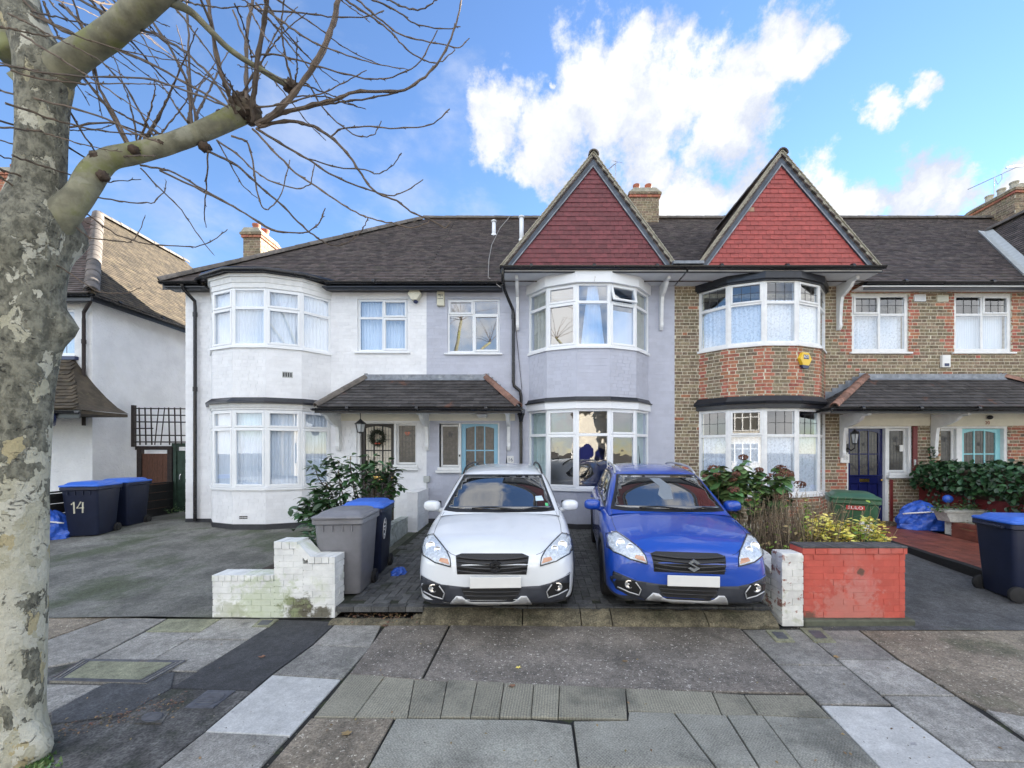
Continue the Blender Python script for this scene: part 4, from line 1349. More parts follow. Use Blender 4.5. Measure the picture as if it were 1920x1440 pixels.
def shell(house, x0, x1, zb, zt, holes, mk, bkey, bay_cx, hw, bayz, mkf=None, left=True, right=True, plain=False, bout=.006):
    """front wall with openings, bow walls, flank and rear walls, floors; bricks laid on the front"""
    fc = Facet((x0, WY), (x1, WY))
    hl = [(a - x0, b_ - x0, c, d) for a, b_, c, d in holes]
    (bz0, bz1, uz0, uz1) = bayz
    bh = (bay_cx - hw[2] + .12 - x0, bay_cx + hw[2] - .12 - x0, .3, 5.30)
    b = MB()
    wall(b, (x0, WY), (x1, WY), zb, zt, .22, hl + [bh])
    b.box(x0 + .001, x1 - .001, 16.9, 17.1, zb, zt)
    if left: b.box(x0 + .001, x0 + .2, WY + .22, 16.9, zb, zt)
    if right: b.box(x1 - .2, x1 - .001, WY + .22, 16.9, zb, zt)
    pts = bay_points(bay_cx, hw, DEP)
    for i in range(5):
        wall(b, pts[i], pts[i + 1], zb, bz0 - .05, .14)
        wall(b, pts[i], pts[i + 1], bz1 + .16, uz0 - .05, .14)
    wl = obj('wall', b, mk, house)
    it = []
    bkw = dict(Hc=.061, J=.014, L=.213, S=.100) if plain else dict(J=.006, Hc=.069, JV=.004)
    bricks(it, (x0, WY), (x1, WY), zb + .12, zt - .02, hl + [(bay_cx - hw[2] - x0, bay_cx + hw[2] - x0, 0, zt)], mk=bkey, **bkw, mkf=mkf and (lambda s, z, c: mkf('front', s + x0, z)), out=bout, jx=bout * .25)
    for i in range(5):
        for z0_, z1_ in ((zb + .12, bz0 - .055), (bz1 + .24, uz0 - .055)):
            ln = (Vector(pts[i]) - Vector(pts[i + 1])).length
            bricks(it, pts[i], pts[i + 1], z0_, z1_, mk=bkey, **bkw, mkf=mkf and (lambda s, z, c, i=i, ln=ln: mkf('bow%d' % i, min(s, ln - s), z)), out=bout, jx=bout * .25)
    pieces('brick', wl, it, 300, 'brickwork')
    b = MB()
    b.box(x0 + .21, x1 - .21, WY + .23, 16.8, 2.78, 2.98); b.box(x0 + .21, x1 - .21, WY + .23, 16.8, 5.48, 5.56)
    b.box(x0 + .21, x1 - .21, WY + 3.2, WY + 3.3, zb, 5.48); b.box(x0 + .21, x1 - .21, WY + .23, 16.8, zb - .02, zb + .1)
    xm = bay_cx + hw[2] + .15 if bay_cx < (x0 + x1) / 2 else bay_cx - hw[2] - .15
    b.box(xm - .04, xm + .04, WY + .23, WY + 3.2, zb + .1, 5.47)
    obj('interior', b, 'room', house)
    b = MB()
    pz = bay_points(bay_cx, hw, DEP, .018)
    for i in range(5): wall(b, pz[i], pz[i + 1], zb - .12, zb + .11, .10)
    b.box(x0 + .002, bay_cx - hw[2], WY - .016, WY + .1, zb - .12, zb + .11)
    if not plain: obj('plinth', b, 'plinth', house)
    return fc, wl

def gable(house, x0, xa, x1, za, tile, yf=8.86, zb=5.70, soff=(None, None), bracketx=(), rtile='roof_tile'):
    y_b = lambda z: EAVE_Y + (z - EAVE_Z) / PITCH
    # roof body behind the gable
    b = MB()
    vs = []
    for e_ in (0, .03):
        vs += [(x0 + e_, yf - .06, zb - .02), (xa, yf - .06, za - e_ * 1.3), (x1 - e_, yf - .06, zb - .02), (x0 + e_, y_b(zb) + .05, zb - .02), (xa, y_b(za), za - e_ * 1.3), (x1 - e_, y_b(zb) + .05, zb - .02)]
    b.add(vs, [(0, 3, 4, 1), (1, 4, 5, 2), (6, 7, 10, 9), (7, 8, 11, 10), (0, 1, 7, 6), (1, 2, 8, 7), (0, 6, 9, 3), (2, 5, 11, 8)])
    rf = obj('gable_roof', b, 'roof_tile', house)
    it = []
    for side, xe in ((-1, x0), (1, x1)):
        vd = Vector((xa - xe, 0, za - zb)); hv = vd.length
        u = Vector((0, -1, 0)) if side < 0 else Vector((0, 1, 0))
        y_start = 12.4 if side < 0 else yf - .10
        ln = 12.4 - yf + .10
        def inside(uu, vv, side=side, y_start=y_start, hv=hv):
            y = y_start - uu if side < 0 else y_start + uu
            return y < y_b(zb + (za - zb) * vv / hv) + .02 and vv < hv and y > yf - .1
        tiles(it, (xe, y_start, zb - .03), u, vd, inside, ln, hv, rtile)
    pieces('roof_tile', rf, it, 60, 'roof_tiles_field')
    ridge_run(rf, (xa, yf - .13, za + .03), (xa, y_b(za) - .1, za + .03), 'ridge_tile')
    # tile hanging
    b = MB()
    b.prism([(x0 + .02, zb - .02), (x1 - .02, zb - .02), (xa, za - .04)], yf, yf + .12, lambda a, c_, t: (a, t, c_))
    gw = obj('gable_wall', b, 'dark_barge', house)
    it = []
    s0 = (xa - x0) / (za - zb); s1 = (x1 - xa) / (za - zb)
    def ins(u, v):
        x = x0 + u; z = zb + v
        return x > x0 + s0 * v + .10 and x < x1 - s1 * v - .10
    missing = tile == 'gable_tile_red'
    def tk(u, v):
        x = x0 + u - xa
        if missing and 1.22 < v < 1.32 and x < -.62: return 'bare_tile'
        return tile
    tiles(it, (x0, yf - .004, zb), (1, 0, 0), (0, 0, 1), ins, x1 - x0, za - zb - .22, tile, tw=.168, gauge=.098, th=.017, tilt=.12, mkf=tk)
    pieces('hanging_tile', gw, it, 300, 'hanging_tiles_field')
    # barge boards and cement verge
    for sgn, xe in ((1, x0), (-1, x1)):
        t = Vector((abs(xa - xe), 0, za - zb)).normalized()
        def band(d_out, d_in):
            fo = lambda d: [(xe - sgn * d / t.z, zb), (xa, za + d / t.x)]
            o_, i_ = fo(d_out), fo(-d_in)
            return [o_[0], o_[1], i_[1], i_[0]]
        b = MB(); b.prism(band(0, .13), yf - .055, yf - .022, lambda a, c_, q: (a, q, c_))
        obj('barge_board', b, 'dark_barge', house)
        b = MB(); b.prism(band(.005, .022) if False else [(p[0], p[1]) for p in band(-.105, .128)], yf - .064, yf - .058, lambda a, c_, q: (a, q, c_))
        obj('barge_bead', b, 'lead', house)
        b = MB()
        L = math.hypot(xa - xe, za - zb); n = int(L / .1)
        pb = band(.062, -.004)
        b.prism(pb, yf - .075, yf + .06, lambda a, c_, q: (a, q, c_))
        for i in range(n):      # ragged tile edges bedded in the cement
            f = (i + .5) / n
            c0 = Vector((pb[0][0], 0, pb[0][1])).lerp(Vector((pb[1][0], 0, pb[1][1])), f)
            Mx = Matrix.Translation((c0.x, yf - .01, c0.z)) @ Matrix.Rotation(-sgn * (math.atan2(t.z, t.x) - .12), 4, 'Y')
            b.bbox(-.062, .062, -.09, .1, -.008, .008, .002, Mx)
        obj('verge', b, 'cement_verge', house)
    # soffit, gutter
    a0 = x0 - .06 if soff[0] is None else soff[0]; a1 = x1 + .08 if soff[1] is None else soff[1]
    b = MB(); b.bbox(a0 + .02, a1 - .02, yf - .10, WY - .004, zb - .125, zb - .095, .003)
    obj('soffit', b, 'soffit', house)
    gutter(house, (a0, yf - .165, zb - .045), (a1, yf - .165, zb - .045), .058, fascia=.075)
    for bx in bracketx:
        b = MB(); bracket(b, bx, WY - .006, .60, zb - .13, 1.02, .065)
        obj('bracket', b, 'white_timber', house)

def porch(house, xl, xr, tl, tr, ye=8.62, ze=2.70, zt=3.46, hipl=True, hipr=True, hipmk=('ridge_tile', 'hip_tile_red'), fascia='gutter_black'):
    yw = WY - .012
    b = MB()
    vs = [(xl, ye, ze), (xr, ye, ze), (tr, yw, zt), (tl, yw, zt), (xl, yw, ze), (xr, yw, ze)]
    b.add(vs, [(0, 1, 2, 3), (0, 3, 4), (1, 5, 2), (0, 4, 5, 1), (3, 2, 5, 4)])
    pr = obj('porch_roof', b, 'porch_tile', house)
    it = []
    vd = Vector((0, yw - ye, zt - ze)); hv = vd.length
    def ins(u, v):
        f = v / hv; x = xl + u
        return xl + (tl - xl) * f + .0 < x < xr + (tr - xr) * f and v < hv - .02
    tiles(it, (xl, ye - .03, ze - .02), (1, 0, 0), vd, ins, xr - xl, hv, 'porch_tile', tw=.25, gauge=.112, th=.026, tilt=.13)
    for side in (0, 1):
        if (side == 0 and tl <= xl) or (side == 1 and tr >= xr): continue
        if side == 0:
            o_ = (xl, yw, ze - .02); u = (0, -1, 0); v2 = Vector((tl - xl, 0, zt - ze))
        else:
            o_ = (xr, ye, ze - .02); u = (0, 1, 0); v2 = Vector((tr - xr, 0, zt - ze))
        h2 = v2.length
        def in2(u_, v_, side=side, h2=h2):
            f = v_ / h2; L = yw - ye
            return (u_ < L * (1 - f) and v_ < h2) if side == 0 else (u_ > L * f and v_ < h2)
        tiles(it, o_, u, v2, in2, yw - ye, h2, 'porch_tile', tw=.25, gauge=.112, th=.018, tilt=.07)
    pieces('roof_tile', pr, it, 200, 'roof_tiles_field')
    if hipl: ridge_run(pr, (xl - .0, ye - .02, ze + .03), (tl, yw - .02, zt + .04), hipmk[0], .085, .30, 'hip_tile')
    if hipr: ridge_run(pr, (xr + .0, ye - .02, ze + .03), (tr, yw - .02, zt + .04), hipmk[1], .085, .30, 'hip_tile')
    b = MB(); b.bbox(tl - .02, tr + .02, yw - .11, yw - .002, zt - .03, zt + .07, .004)
    b.prism([(0, 0), (1, 0), (1, 1)], tl, tr, lambda a, c_, t: (t, yw - .16 + .15 * a, zt - .07 + .14 * c_))
    obj('lead_flashing', b, 'lead', pr)
    # stepped lead soakers up the sides
    for side, (xe, xt) in enumerate(((xl, tl), (xr, tr))):
        if abs(xt - xe) < .05: continue
        b = MB(); n = 9
        for i in range(n):
            f0, f1 = i / n, (i + 1) / n
            xa_, xb_ = xe + (xt - xe) * f0, xe + (xt - xe) * f1
            z_ = ze + (zt - ze) * f0
            b.bbox(min(xa_, xb_), max(xa_, xb_), yw - .006, yw + .004, z_ + .0, z_ + (zt - ze) / n + .11, .001)
        obj('lead_soaker', b, 'lead', pr)
    b = MB(); b.bbox(xl + .05, xr - .05, ye + .02, yw - .003, ze - .055, ze - .022, .003); obj('soffit', b, 'white_timber', pr)
    gutter(pr, (xl - .04, ye - .055, ze - .03), (xr + .04, ye - .055, ze - .03), .05, fascia=.06)
    for xe, sg in ((xl, -1), (xr, 1)):
        if abs((tl - xl) if sg < 0 else (tr - xr)) < .05: continue
        q = [(xe + sg * .045, yw, ze - .03), (xe + sg * .045, ye - .06, ze - .03)]
        gutter(pr, *(q if sg < 0 else q[::-1]), .05, fascia=0)
    return pr

def header(house, x0, x1, z0, z1, mk='cream_render', y=WY - .02):
    b = MB(); b.bbox(x0, x1, y, WY + .02, z0, z1, .004)
    obj('porch_header', b, mk, house)

def door_frame(house, xs, z0, z1, mk='white_timber', recess=.10):
    """xs: list of uprights (x0, x1)"""
    b = MB()
    for a, e in xs: b.bbox(a, e, WY + .02, WY + .16, z0, z1, .006)
    b.bbox(xs[0][0], xs[-1][1], WY + .021, WY + .159, z1, z1 + .06, .006)
    return obj('door_frame', b, mk, house)

ZB = .13
# ================================================================== house with the white painted front
h14 = thing('terraced_house', 'white painted end of terrace house with bow windows and a black front door', 'house', ((-7.98 - 2.45) / 2, WY, .16))
x0, x1 = -7.98, -2.45
holes = [(-4.04, -2.88, 4.07, 5.29), (-4.06, -3.16, .1, 2.44), (-3.16, -2.68, 1.47, 2.44)]
fc14, _ = shell(h14, x0, x1, ZB, 5.55, holes, 'white_paint_brick', 'white_paint_brick', -6.02, HW16, (1.01, 2.67, 4.03, 5.25), bout=.006)
net = [(0, 1, 1, 'curtain_net')]
bay(h14, -6.02, HW16, DEP, 4.03, 5.25, 4.83, 'white_upvc', [(1, 1, 0, 0, None, net), (1, 1, 0, 0, None, net), (0, 0, 0, 0, None, net), (1, 1, 0, 0, None, net), (0, 0, 0, 0, None, net)], label='upstairs bow window with net curtains')
bay(h14, -6.02, HW16, DEP, 1.01, 2.67, 2.28, 'white_upvc', [(1, 1, 0, 0, None, net)] * 5, label='ground floor bow window with net curtains')
flat_window(h14, fc14, -4.04 - x0, -2.88 - x0, 4.07, 5.29, [(1, 4.86, (0, 0), 0), (1, 4.86, (1, 1), 0)], curt=[(.03, .97, .97, 'curtain_net')])
b = MB(); bay_band(b, -6.02, HW16, DEP, .02, 5.252, 5.36); bay_band(b, -6.02, HW16, DEP, .035, 5.36, 5.47, .05); bay_band(b, -6.02, HW16, DEP, .08, 5.47, 5.53, .09)
obj('bay_cornice', b, 'white_timber', h14)
b = MB(); bay_band(b, -6.02, HW16, DEP, .115, 5.532, 5.60); obj('bay_fascia', b, 'black_paint', h14)
b = MB(); bay_band(b, -6.02, HW16, DEP, .16, 5.60, 5.82, -.42); obj('bay_lead_roof', b, 'lead', h14)
b = MB(); pts = bay_points(-6.02, HW16, DEP, .17); b.tube([(x, y, 5.575) for x, y in [(pts[0][0] - .05, pts[0][1] - .2)] + pts[1:5] + [(pts[5][0] + .05, pts[5][1] - .2)]], .055, 10); obj('gutter', b, 'gutter_black', h14, True)
b = MB(); bay_band(b, -6.02, HW16, DEP, .02, 2.672, 2.72); bay_band(b, -6.02, HW16, DEP, .045, 2.72, 2.80, .06); obj('bay_cornice', b, 'white_timber', h14)
b = MB(); bay_band(b, -6.02, HW16, DEP, .13, 2.80, 2.835, .13); bay_band(b, -6.02, HW16, DEP, .13, 2.835, 2.93, .02); obj('bay_lead_roof', b, 'black_paint', h14)
b = MB()
for i in range(2):
    for j in range(5):
        c_ = bay_points(-6.02, HW16, DEP, .01)
        x_ = -6.22 + j * .035; b.bbox(x_, x_ + .022, c_[2][1] - .012, c_[2][1] + .01, .36 + i * .035, .38 + i * .035, .002)
obj('air_brick', b, 'joint', h14)
f4 = Facet(*bay_points(-6.02, HW16, DEP)[3:5])
b = MB()
fbox(b, f4, .30, .50, .0, .008, 3.37, 3.50)
for i in range(4): fbox(b, f4, .315 + i * .045, .345 + i * .045, .006, .012, 3.39, 3.48, .002, 1)
obj('air_vent', b, ['grey_box', 'came'], h14)
def r14(x, f): return x > -8.25 + f * 4.75 and f < 1 and (x < -2.45)
rf14 = main_roof(h14, -8.25, -2.45, r14, hip=-3.5)
ridge_run(rf14, (-8.3, 9.24, 5.56), (-3.5, 13.3, RIDGE_Z + .03), 'ridge_tile', .11, .34, 'hip_tile')
ridge_run(rf14, (-3.5, RIDGE_Y, RIDGE_Z + .03), (-2.45, RIDGE_Y, RIDGE_Z + .03), 'ridge_tile')
gutter(h14, (-8.28, 9.22, 5.545), (-7.42, 9.22, 5.545)); gutter(h14, (-4.62, 9.22, 5.545), (-2.45, 9.22, 5.545))
b = MB(); b.bbox(-8.2, -7.3, 9.24, WY - .003, 5.43, 5.46, .003); b.bbox(-4.7, -2.45, 9.24, WY - .003, 5.43, 5.46, .003); obj('soffit', b, 'black_paint', h14)
downpipe(h14, [(-7.78, 9.22, 5.49), (-7.78, 9.24, 5.40), (-7.70, 9.46, 5.20), (-7.70, 9.47, 5.05), (-7.70, 9.47, .2)], joints=[(-7.7, 9.47, 3.2), (-7.7, 9.47, 4.9)])
chimney(h14, -8.52, -8.0, 12.2, 13.05, 4.0, 8.22, [(-8.32, 12.5, .32), (-8.25, 12.8, .32)])
door_frame(h14, [(-4.06, -3.99), (-3.21, -3.155), (-2.70, -2.66)], ZB, 2.42)
dr = door(h14, fc14, -3.99 - x0, -3.21 - x0, ZB + .02, 2.415, 'door_black', 'stained_lit', lit=True)
side_light(h14, fc14, -3.12 - x0, -2.74 - x0, 1.53, 2.38, 'stained', 'glass_red')
header(h14, -4.5, -2.46, 2.485, 2.66)
b = MB(); bracket(b, -4.44, WY - .006, .82, 2.64, .84, .07); obj('bracket', b, 'white_timber', h14)
b = MB(); bracket(b, -2.42, WY - .006, .82, 2.64, .84, .07); obj('bracket', b, 'white_timber', h14)
porch(h14, -4.50, -.30, -3.80, -1.10)

# ================================================================== house with the lilac front
h16 = thing('terraced_house', 'lilac painted terraced house with dark red tiled gable and pale blue front door', 'house', (.4, WY, .16))
x0, x1 = -2.45, 3.24
holes = [(-1.98, -.77, 4.04, 5.29), (-2.16, -1.70, 1.40, 2.44), (-1.70, -.78, .1, 2.44)]
fc16, _ = shell(h16, x0, x1, ZB, 5.62, holes, 'lilac_paint_brick', 'lilac_paint_brick', 1.27, HW16, (.99, 2.69, 4.02, 5.35), left=False, bout=.0045)
bay(h16, 1.27, HW16, DEP, 4.02, 5.35, 4.955, 'white_upvc', [
    (0, 0, 0, 0, 'pane', [(0, 1, 1, 'curtain_cream', .02, .11)]), (1, 1, 0, 0, 'pane_sky', None), (0, 0, 0, 0, 'pane_sky', [(.10, .90, 1, 'curtain_net', .02, .12, .62)]),
    (1, 1, 0, .28, 'pane_sky', [(.0, 1, .6, 'curtain_net', .006, .2)]), (0, 0, 0, 0, 'pane', [(0, 1, 1, 'curtain_cream', .02, .11)])], label='upstairs bow window with one top light ajar')
bay(h16, 1.27, HW16, DEP, .99, 2.69, 2.14, 'white_upvc', [
    (0, 0, 0, 0, 'pane', [(0, 1, 1, 'curtain_green', .02, .11)]), (1, 1, 0, 0, 'pane_wavy', None), (0, 0, 0, 0, 'pane_wavy', None),
    (1, 1, 0, 0, 'pane_wavy', None), (0, 0, 0, 0, 'pane', [(0, 1, 1, 'curtain_green', .02, .11)])], label='ground floor bow window reflecting the street')
flat_window(h16, fc16, -1.98 - x0, -.77 - x0, 4.04, 5.29, [(1, 4.93, (1, 0), 0), (1, 4.93, (0, 1), 0)], pane='pane_sky')
b = MB(); bay_band(b, 1.27, HW16, DEP, .07, 5.352, 5.578); obj('bay_cornice', b, 'white_upvc', h16)
b = MB(); bay_band(b, 1.27, HW16, DEP, .06, 2.692, 2.845); obj('bay_cornice', b, 'white_upvc', h16)
b = MB(); bay_band(b, 1.27, HW16, DEP, .10, 2.845, 2.87, .10); bay_band(b, 1.27, HW16, DEP, .07, 2.87, 2.95, .02); obj('bay_lead_roof', b, 'black_paint', h16)
gable(h16, -.62, 1.27, 2.97, 8.02, 'gable_tile_dark', bracketx=(-.36, 2.92), soff=(-.70, 3.24))
rf16 = main_roof(h16, -2.45, 3.24, lambda u, f: f < 1)
ridge_run(rf16, (-2.45, RIDGE_Y, RIDGE_Z + .03), (3.0, RIDGE_Y, RIDGE_Z + .03), 'ridge_tile')
gutter(h16, (-2.45, 9.22, 5.545), (-.74, 9.22, 5.545))
b = MB(); b.bbox(-2.45, -.7, 9.24, WY - .003, 5.43, 5.46, .003); obj('soffit', b, 'black_paint', h16)
b = MB(); b.prism([(8.66, 5.70), (8.66, 5.76), (9.45, 5.98), (9.45, 5.70)], 2.92, 3.56, lambda a, c_, t: (t, a, c_)); obj('lead_valley', b, 'lead', h16)
pA, pB = P(943, 512, 8.70), P(944, 530, 8.78)
downpipe(h16, [(-.64, 8.70, 5.62), (-.64, 8.72, 5.40), (-.62, 8.9, 5.25), (-.47, 9.47, 5.02), (-.455, 9.48, 4.9), (-.455, 9.48, 3.36), (-.44, 9.48, 3.28), (-.30, 9.48, 3.16), (-.28, 9.48, 3.05), (-.28, 9.48, 2.72), (-.28, 9.48, .2)], joints=[(-.455, 9.48, 4.85), (-.28, 9.48, 2.5)])
b = MB(); b.lathe([(.03, -.28), (.05, -.22), (.07, -.14), (.085, -.12), (.085, 0), (.07, 0), (.06, -.1)], (-.28, 9.46, 2.74), 12); obj('rainwater_head', b, 'gutter_black', h16)
chimney(h16, 3.02, 3.92, 12.95, 13.6, 8.3, 9.86, [(3.28, 13.25, .34), (3.66, 13.25, .34)])
for x_, y_, h_, r_ in ((-1.14, 12.02, .36, .055), (-.33, 11.62, .62, .06)):
    b = MB(); z_ = roofz(y_) - .1; b.cyl((x_, y_, z_), r_, h_ + .1, 14); b.lathe([(r_ * 1.5, 0), (r_ * 1.5, .02), (r_ * .9, .05), (.01, .055)], (x_, y_, z_ + h_ + .12), 14)
    b.lathe([(r_ * 2.2, .02), (r_ * 1.2, .14)], (x_, y_, z_), 12)
    obj('flue_pipe', b, 'white_upvc', h16, True)
door_frame(h16, [(-2.20, -2.16), (-1.715, -1.665), (-.815, -.765)], ZB, 2.42)
door(h16, fc16, -1.665 - x0, -.815 - x0, ZB + .02, 2.415, 'door_blue', 'stained', flip=True, letter='steel')
side_light(h16, fc16, -2.10 - x0, -1.75 - x0, 1.47, 2.36, 'stained', 'came')
header(h16, -2.44, -.42, 2.485, 2.66)
b = MB(); bracket(b, -.56, WY - .006, .82, 2.64, .84, .07); obj('bracket', b, 'white_timber', h16)

# ================================================================== the two brick houses
def jamb_red(x, z, wins):
    for a, e, c, d in wins:
        if c - .05 < z < d + .05:
            k = int((z - .25) / .075)
            wd_ = .24 if k % 2 else .13
            if a - wd_ - .02 < x < a + .02 or e - .02 < x < e + wd_ + .02: return True
        if d - .02 < z < d + .30 and a - .2 < x < e + .2: return True
    return False
W18 = (7.31, 8.62, 4.06, 5.41); W20 = (9.66, 10.99, 4.06, 5.41)
def mk18(where, s, z):
    if where == 'front':
        if jamb_red(s, z, [W18, W20]): return 'red_brick'
        if 6.95 < s < 7.22 and .3 < z < 1.7 and rng.random() < .8: return 'red_brick'
        return 'red_brick' if rng.random() < .05 else 'stock_brick'
    if z > 2.9:
        k = int((z - 2.9) / .075)
        return 'red_brick' if s < (.19 if k % 2 else .13) else 'stock_brick'
    return 'red_brick' if rng.random() < .35 else 'stock_brick'
h18 = thing('terraced_house', 'brown and red brick terraced house with bright red tiled gable and navy front door', 'house', (6.2, WY, .16))
x0, x1 = 3.24, 9.10
holes = [W18, (7.20, 8.17, .1, 2.36), (8.17, 8.70, 1.28, 2.36)]
fc18, _ = shell(h18, x0, x1, ZB, 5.62, holes, 'mortar', 'stock_brick', 5.25, HW18, (.86, 2.70, 4.07, 5.43), mkf=mk18, plain=True, bout=.004)
lace = [(0, 1, .70, 'curtain_lace', .016, .09)]
bay(h18, 5.25, HW18, DEP, 4.07, 5.43, 4.95, 'white_timber', [(0, 0, 3, 0, None, lace), (1, 0, 3, 0, None, lace), (0, 0, 3, 0, None, lace), (1, 0, 3, 0, None, lace), (0, 0, 3, 0, None, lace)], post=.06, head=.06, label='upstairs bow window with leaded top lights and lace')
bay(h18, 5.25, HW18, DEP, .86, 2.70, 2.12, 'white_timber', [(0, 0, 3, 0, None, lace), (1, 0, 0, 0, None, lace), (0, 0, 3, 0, None, lace), (0, 0, 3, 0, None, lace), (0, 0, 3, 0, None, lace)], post=.06, head=.06, label='ground floor bow window with leaded top lights and lace')
flat_window(h18, fc18, W18[0] - x0, W18[1] - x0, W18[2], W18[3], [(1, 4.93, (1, 0), 3), (1, 4.93, (0, 0), 3)], frame='white_timber', of=.075, rec=.03, curt=[(.04, .96, .66, 'curtain_lace', .016, .1)])
b = MB(); bay_band(b, 5.25, HW18, DEP, .09, 5.432, 5.578); bay_band(b, 5.25, HW18, DEP, .05, 5.40, 5.4315); obj('bay_cornice', b, 'black_paint', h18)
b = MB(); bay_band(b, 5.25, HW18, DEP, .07, 2.702, 2.80); bay_band(b, 5.25, HW18, DEP, .12, 2.80, 2.85, .14); bay_band(b, 5.25, HW18, DEP, .14, 2.85, 2.97, .03); obj('bay_lead_roof', b, 'black_paint', h18)
gable(h18, 3.52, 5.25, 7.26, 8.05, 'gable_tile_red', bracketx=(6.98,), soff=(3.242, 7.36))
rf18 = main_roof(h18, 3.24, 9.10, lambda u, f: f < 1)
ridge_run(rf18, (3.95, RIDGE_Y, RIDGE_Z + .03), (9.1, RIDGE_Y, RIDGE_Z + .03), 'ridge_tile')
gutter(h18, (7.38, 9.22, 5.545), (9.10, 9.22, 5.545))
b = MB(); b.bbox(7.3, 9.1, 9.24, WY - .003, 5.445, 5.47, .003); obj('soffit', b, 'white_timber', h18)
door_frame(h18, [(7.20, 7.25), (8.10, 8.19), (8.63, 8.70)], ZB, 2.31)
door(h18, fc18, 7.25 - x0, 8.10 - x0, ZB + .02, 2.305, 'door_navy', 'stained')
side_light(h18, fc18, 8.235 - x0, 8.59 - x0, 1.35, 2.26, 'stained', 'came')
b = MB(); b.bbox(8.70, 8.80, WY - .03, WY + .1, 1.30, 2.36, .006); b.bbox(8.17, 8.24, WY - .03, WY + .05, .16, 1.14, .006); obj('painted_pilaster', b, 'maroon', h18)
header(h18, 7.10, 9.09, 2.37, 2.66)
b = MB(); bracket(b, 7.06, WY - .006, .82, 2.62, .98, .075); obj('bracket', b, 'white_timber', h18)
porch(h18, 6.22, 12.1, 7.62, 10.7, zt=3.47, hipmk=('hip_tile_red', 'hip_tile_red'))

h20 = thing('terraced_house', 'brick terraced house with aqua front door at the right edge', 'house', (12.0, WY, .16))
x0, x1 = 9.10, 15.0
holes = [W20, (9.35, 9.76, 1.28, 2.36), (9.76, 10.90, .1, 2.36)]
def mk20(where, s, z):
    if where == 'front':
        if jamb_red(s, z, [W18, W20]): return 'red_brick'
        return 'red_brick' if (10.9 < s < 11.4 and z < 2.4 and rng.random() < .75) or rng.random() < .05 else 'stock_brick'
    return mk18(where, s, z)
fc20, _ = shell(h20, x0, x1, ZB, 5.62, holes, 'mortar', 'stock_brick', 13.15, HW18, (.86, 2.70, 4.07, 5.43), mkf=mk20, plain=True, bout=.004)
bay(h20, 13.15, HW18, DEP, 4.07, 5.43, 4.95, 'white_timber', [(0, 0, 3, 0, None, lace)] * 5, post=.06, head=.06)
bay(h20, 13.15, HW18, DEP, .86, 2.70, 2.12, 'white_timber', [(0, 0, 3, 0, None, lace)] * 5, post=.06, head=.06)
flat_window(h20, fc20, W20[0] - x0, W20[1] - x0, W20[2], W20[3], [(1, 4.93, (0, 0), 3), (1, 4.93, (1, 0), 3)], frame='white_timber', of=.075, rec=.03, curt=[(.04, .96, .66, 'blind', .003, .05)])
b = MB(); bay_band(b, 13.15, HW18, DEP, .09, 5.432, 5.578); obj('bay_cornice', b, 'black_paint', h20)
b = MB(); bay_band(b, 13.15, HW18, DEP, .07, 2.702, 2.80); bay_band(b, 13.15, HW18, DEP, .14, 2.80, 2.97, .03); obj('bay_lead_roof', b, 'black_paint', h20)
gable(h20, 11.3, 13.2, 15.0, 8.15, 'gable_tile_red', soff=(11.2, 15.0))
rf20 = main_roof(h20, 9.10, 15.0, lambda u, f: f < 1)
ridge_run(rf20, (9.1, RIDGE_Y, RIDGE_Z + .03), (15.0, RIDGE_Y, RIDGE_Z + .03), 'ridge_tile')
b = MB()
vA, vB = Vector((13.15, 12.12, 8.13)), Vector((11.32, 9.45, 5.74))
dv = (vB - vA).normalized(); sd = dv.cross(Vector((0, 0, 1))).normalized(); nu = sd.cross(dv)
vs = []
for p in (vA, vB):
    for a, h_ in ((-.13, .10), (0, .045), (.13, .10), (.13, .03), (-.13, .03)): vs.append(p + sd * a + nu * h_ + Vector((-.02, 0, .02)))
b.add(vs, [(i, (i + 1) % 5, 5 + (i + 1) % 5, 5 + i) for i in range(5)] + [(0, 1, 2, 3, 4), (9, 8, 7, 6, 5)])
obj('valley_lining', b, 'grey_box', h20)
gutter(h20, (9.10, 9.22, 5.535), (11.25, 9.22, 5.535))
b = MB(); b.bbox(9.1, 11.3, 9.24, WY - .003, 5.445, 5.47, .003); obj('soffit', b, 'white_timber', h20)
chimney(h20, 14.6, 15.6, 12.6, 14.0, 8.2, 9.78, [(14.85, 12.85, .26), (14.85, 13.2, .26), (14.85, 13.55, .26), (15.3, 12.9, .26), (15.3, 13.4, .26)], potmk='cement_verge')
door_frame(h20, [(9.33, 9.37), (9.74, 9.87), (10.83, 10.92)], ZB, 2.31)
door(h20, fc20, 9.88 - x0, 10.83 - x0, ZB + .02, 2.305, 'door_aqua', 'stained', letter='iron')
side_light(h20, fc20, 9.41 - x0, 9.70 - x0, 1.35, 2.26, 'stained', 'came')
header(h20, 9.11, 11.6, 2.37, 2.66)
b = MB(); bracket(b, 9.15, WY - .006, .82, 2.62, .98, .075); obj('bracket', b, 'white_timber', h20)
for hh, cx_, mk_, zc in ((h18, 8.86, 'white_upvc', 5.30), (h20, 9.38, 'cream_plate', 5.29)):
    b = MB(); b.bbox(cx_ - .13, cx_ + .13, WY - .03, WY + .01, zc - .08, zc + .08, .005)
    for i in range(5):
        for j in range(9): b.bbox(cx_ - .11 + j * .025, cx_ - .097 + j * .025, WY - .034, WY - .029, zc - .06 + i * .025, zc - .047 + i * .025, .001, mi=1)
    obj('air_vent', b, [mk_, 'grey_box'], hh)

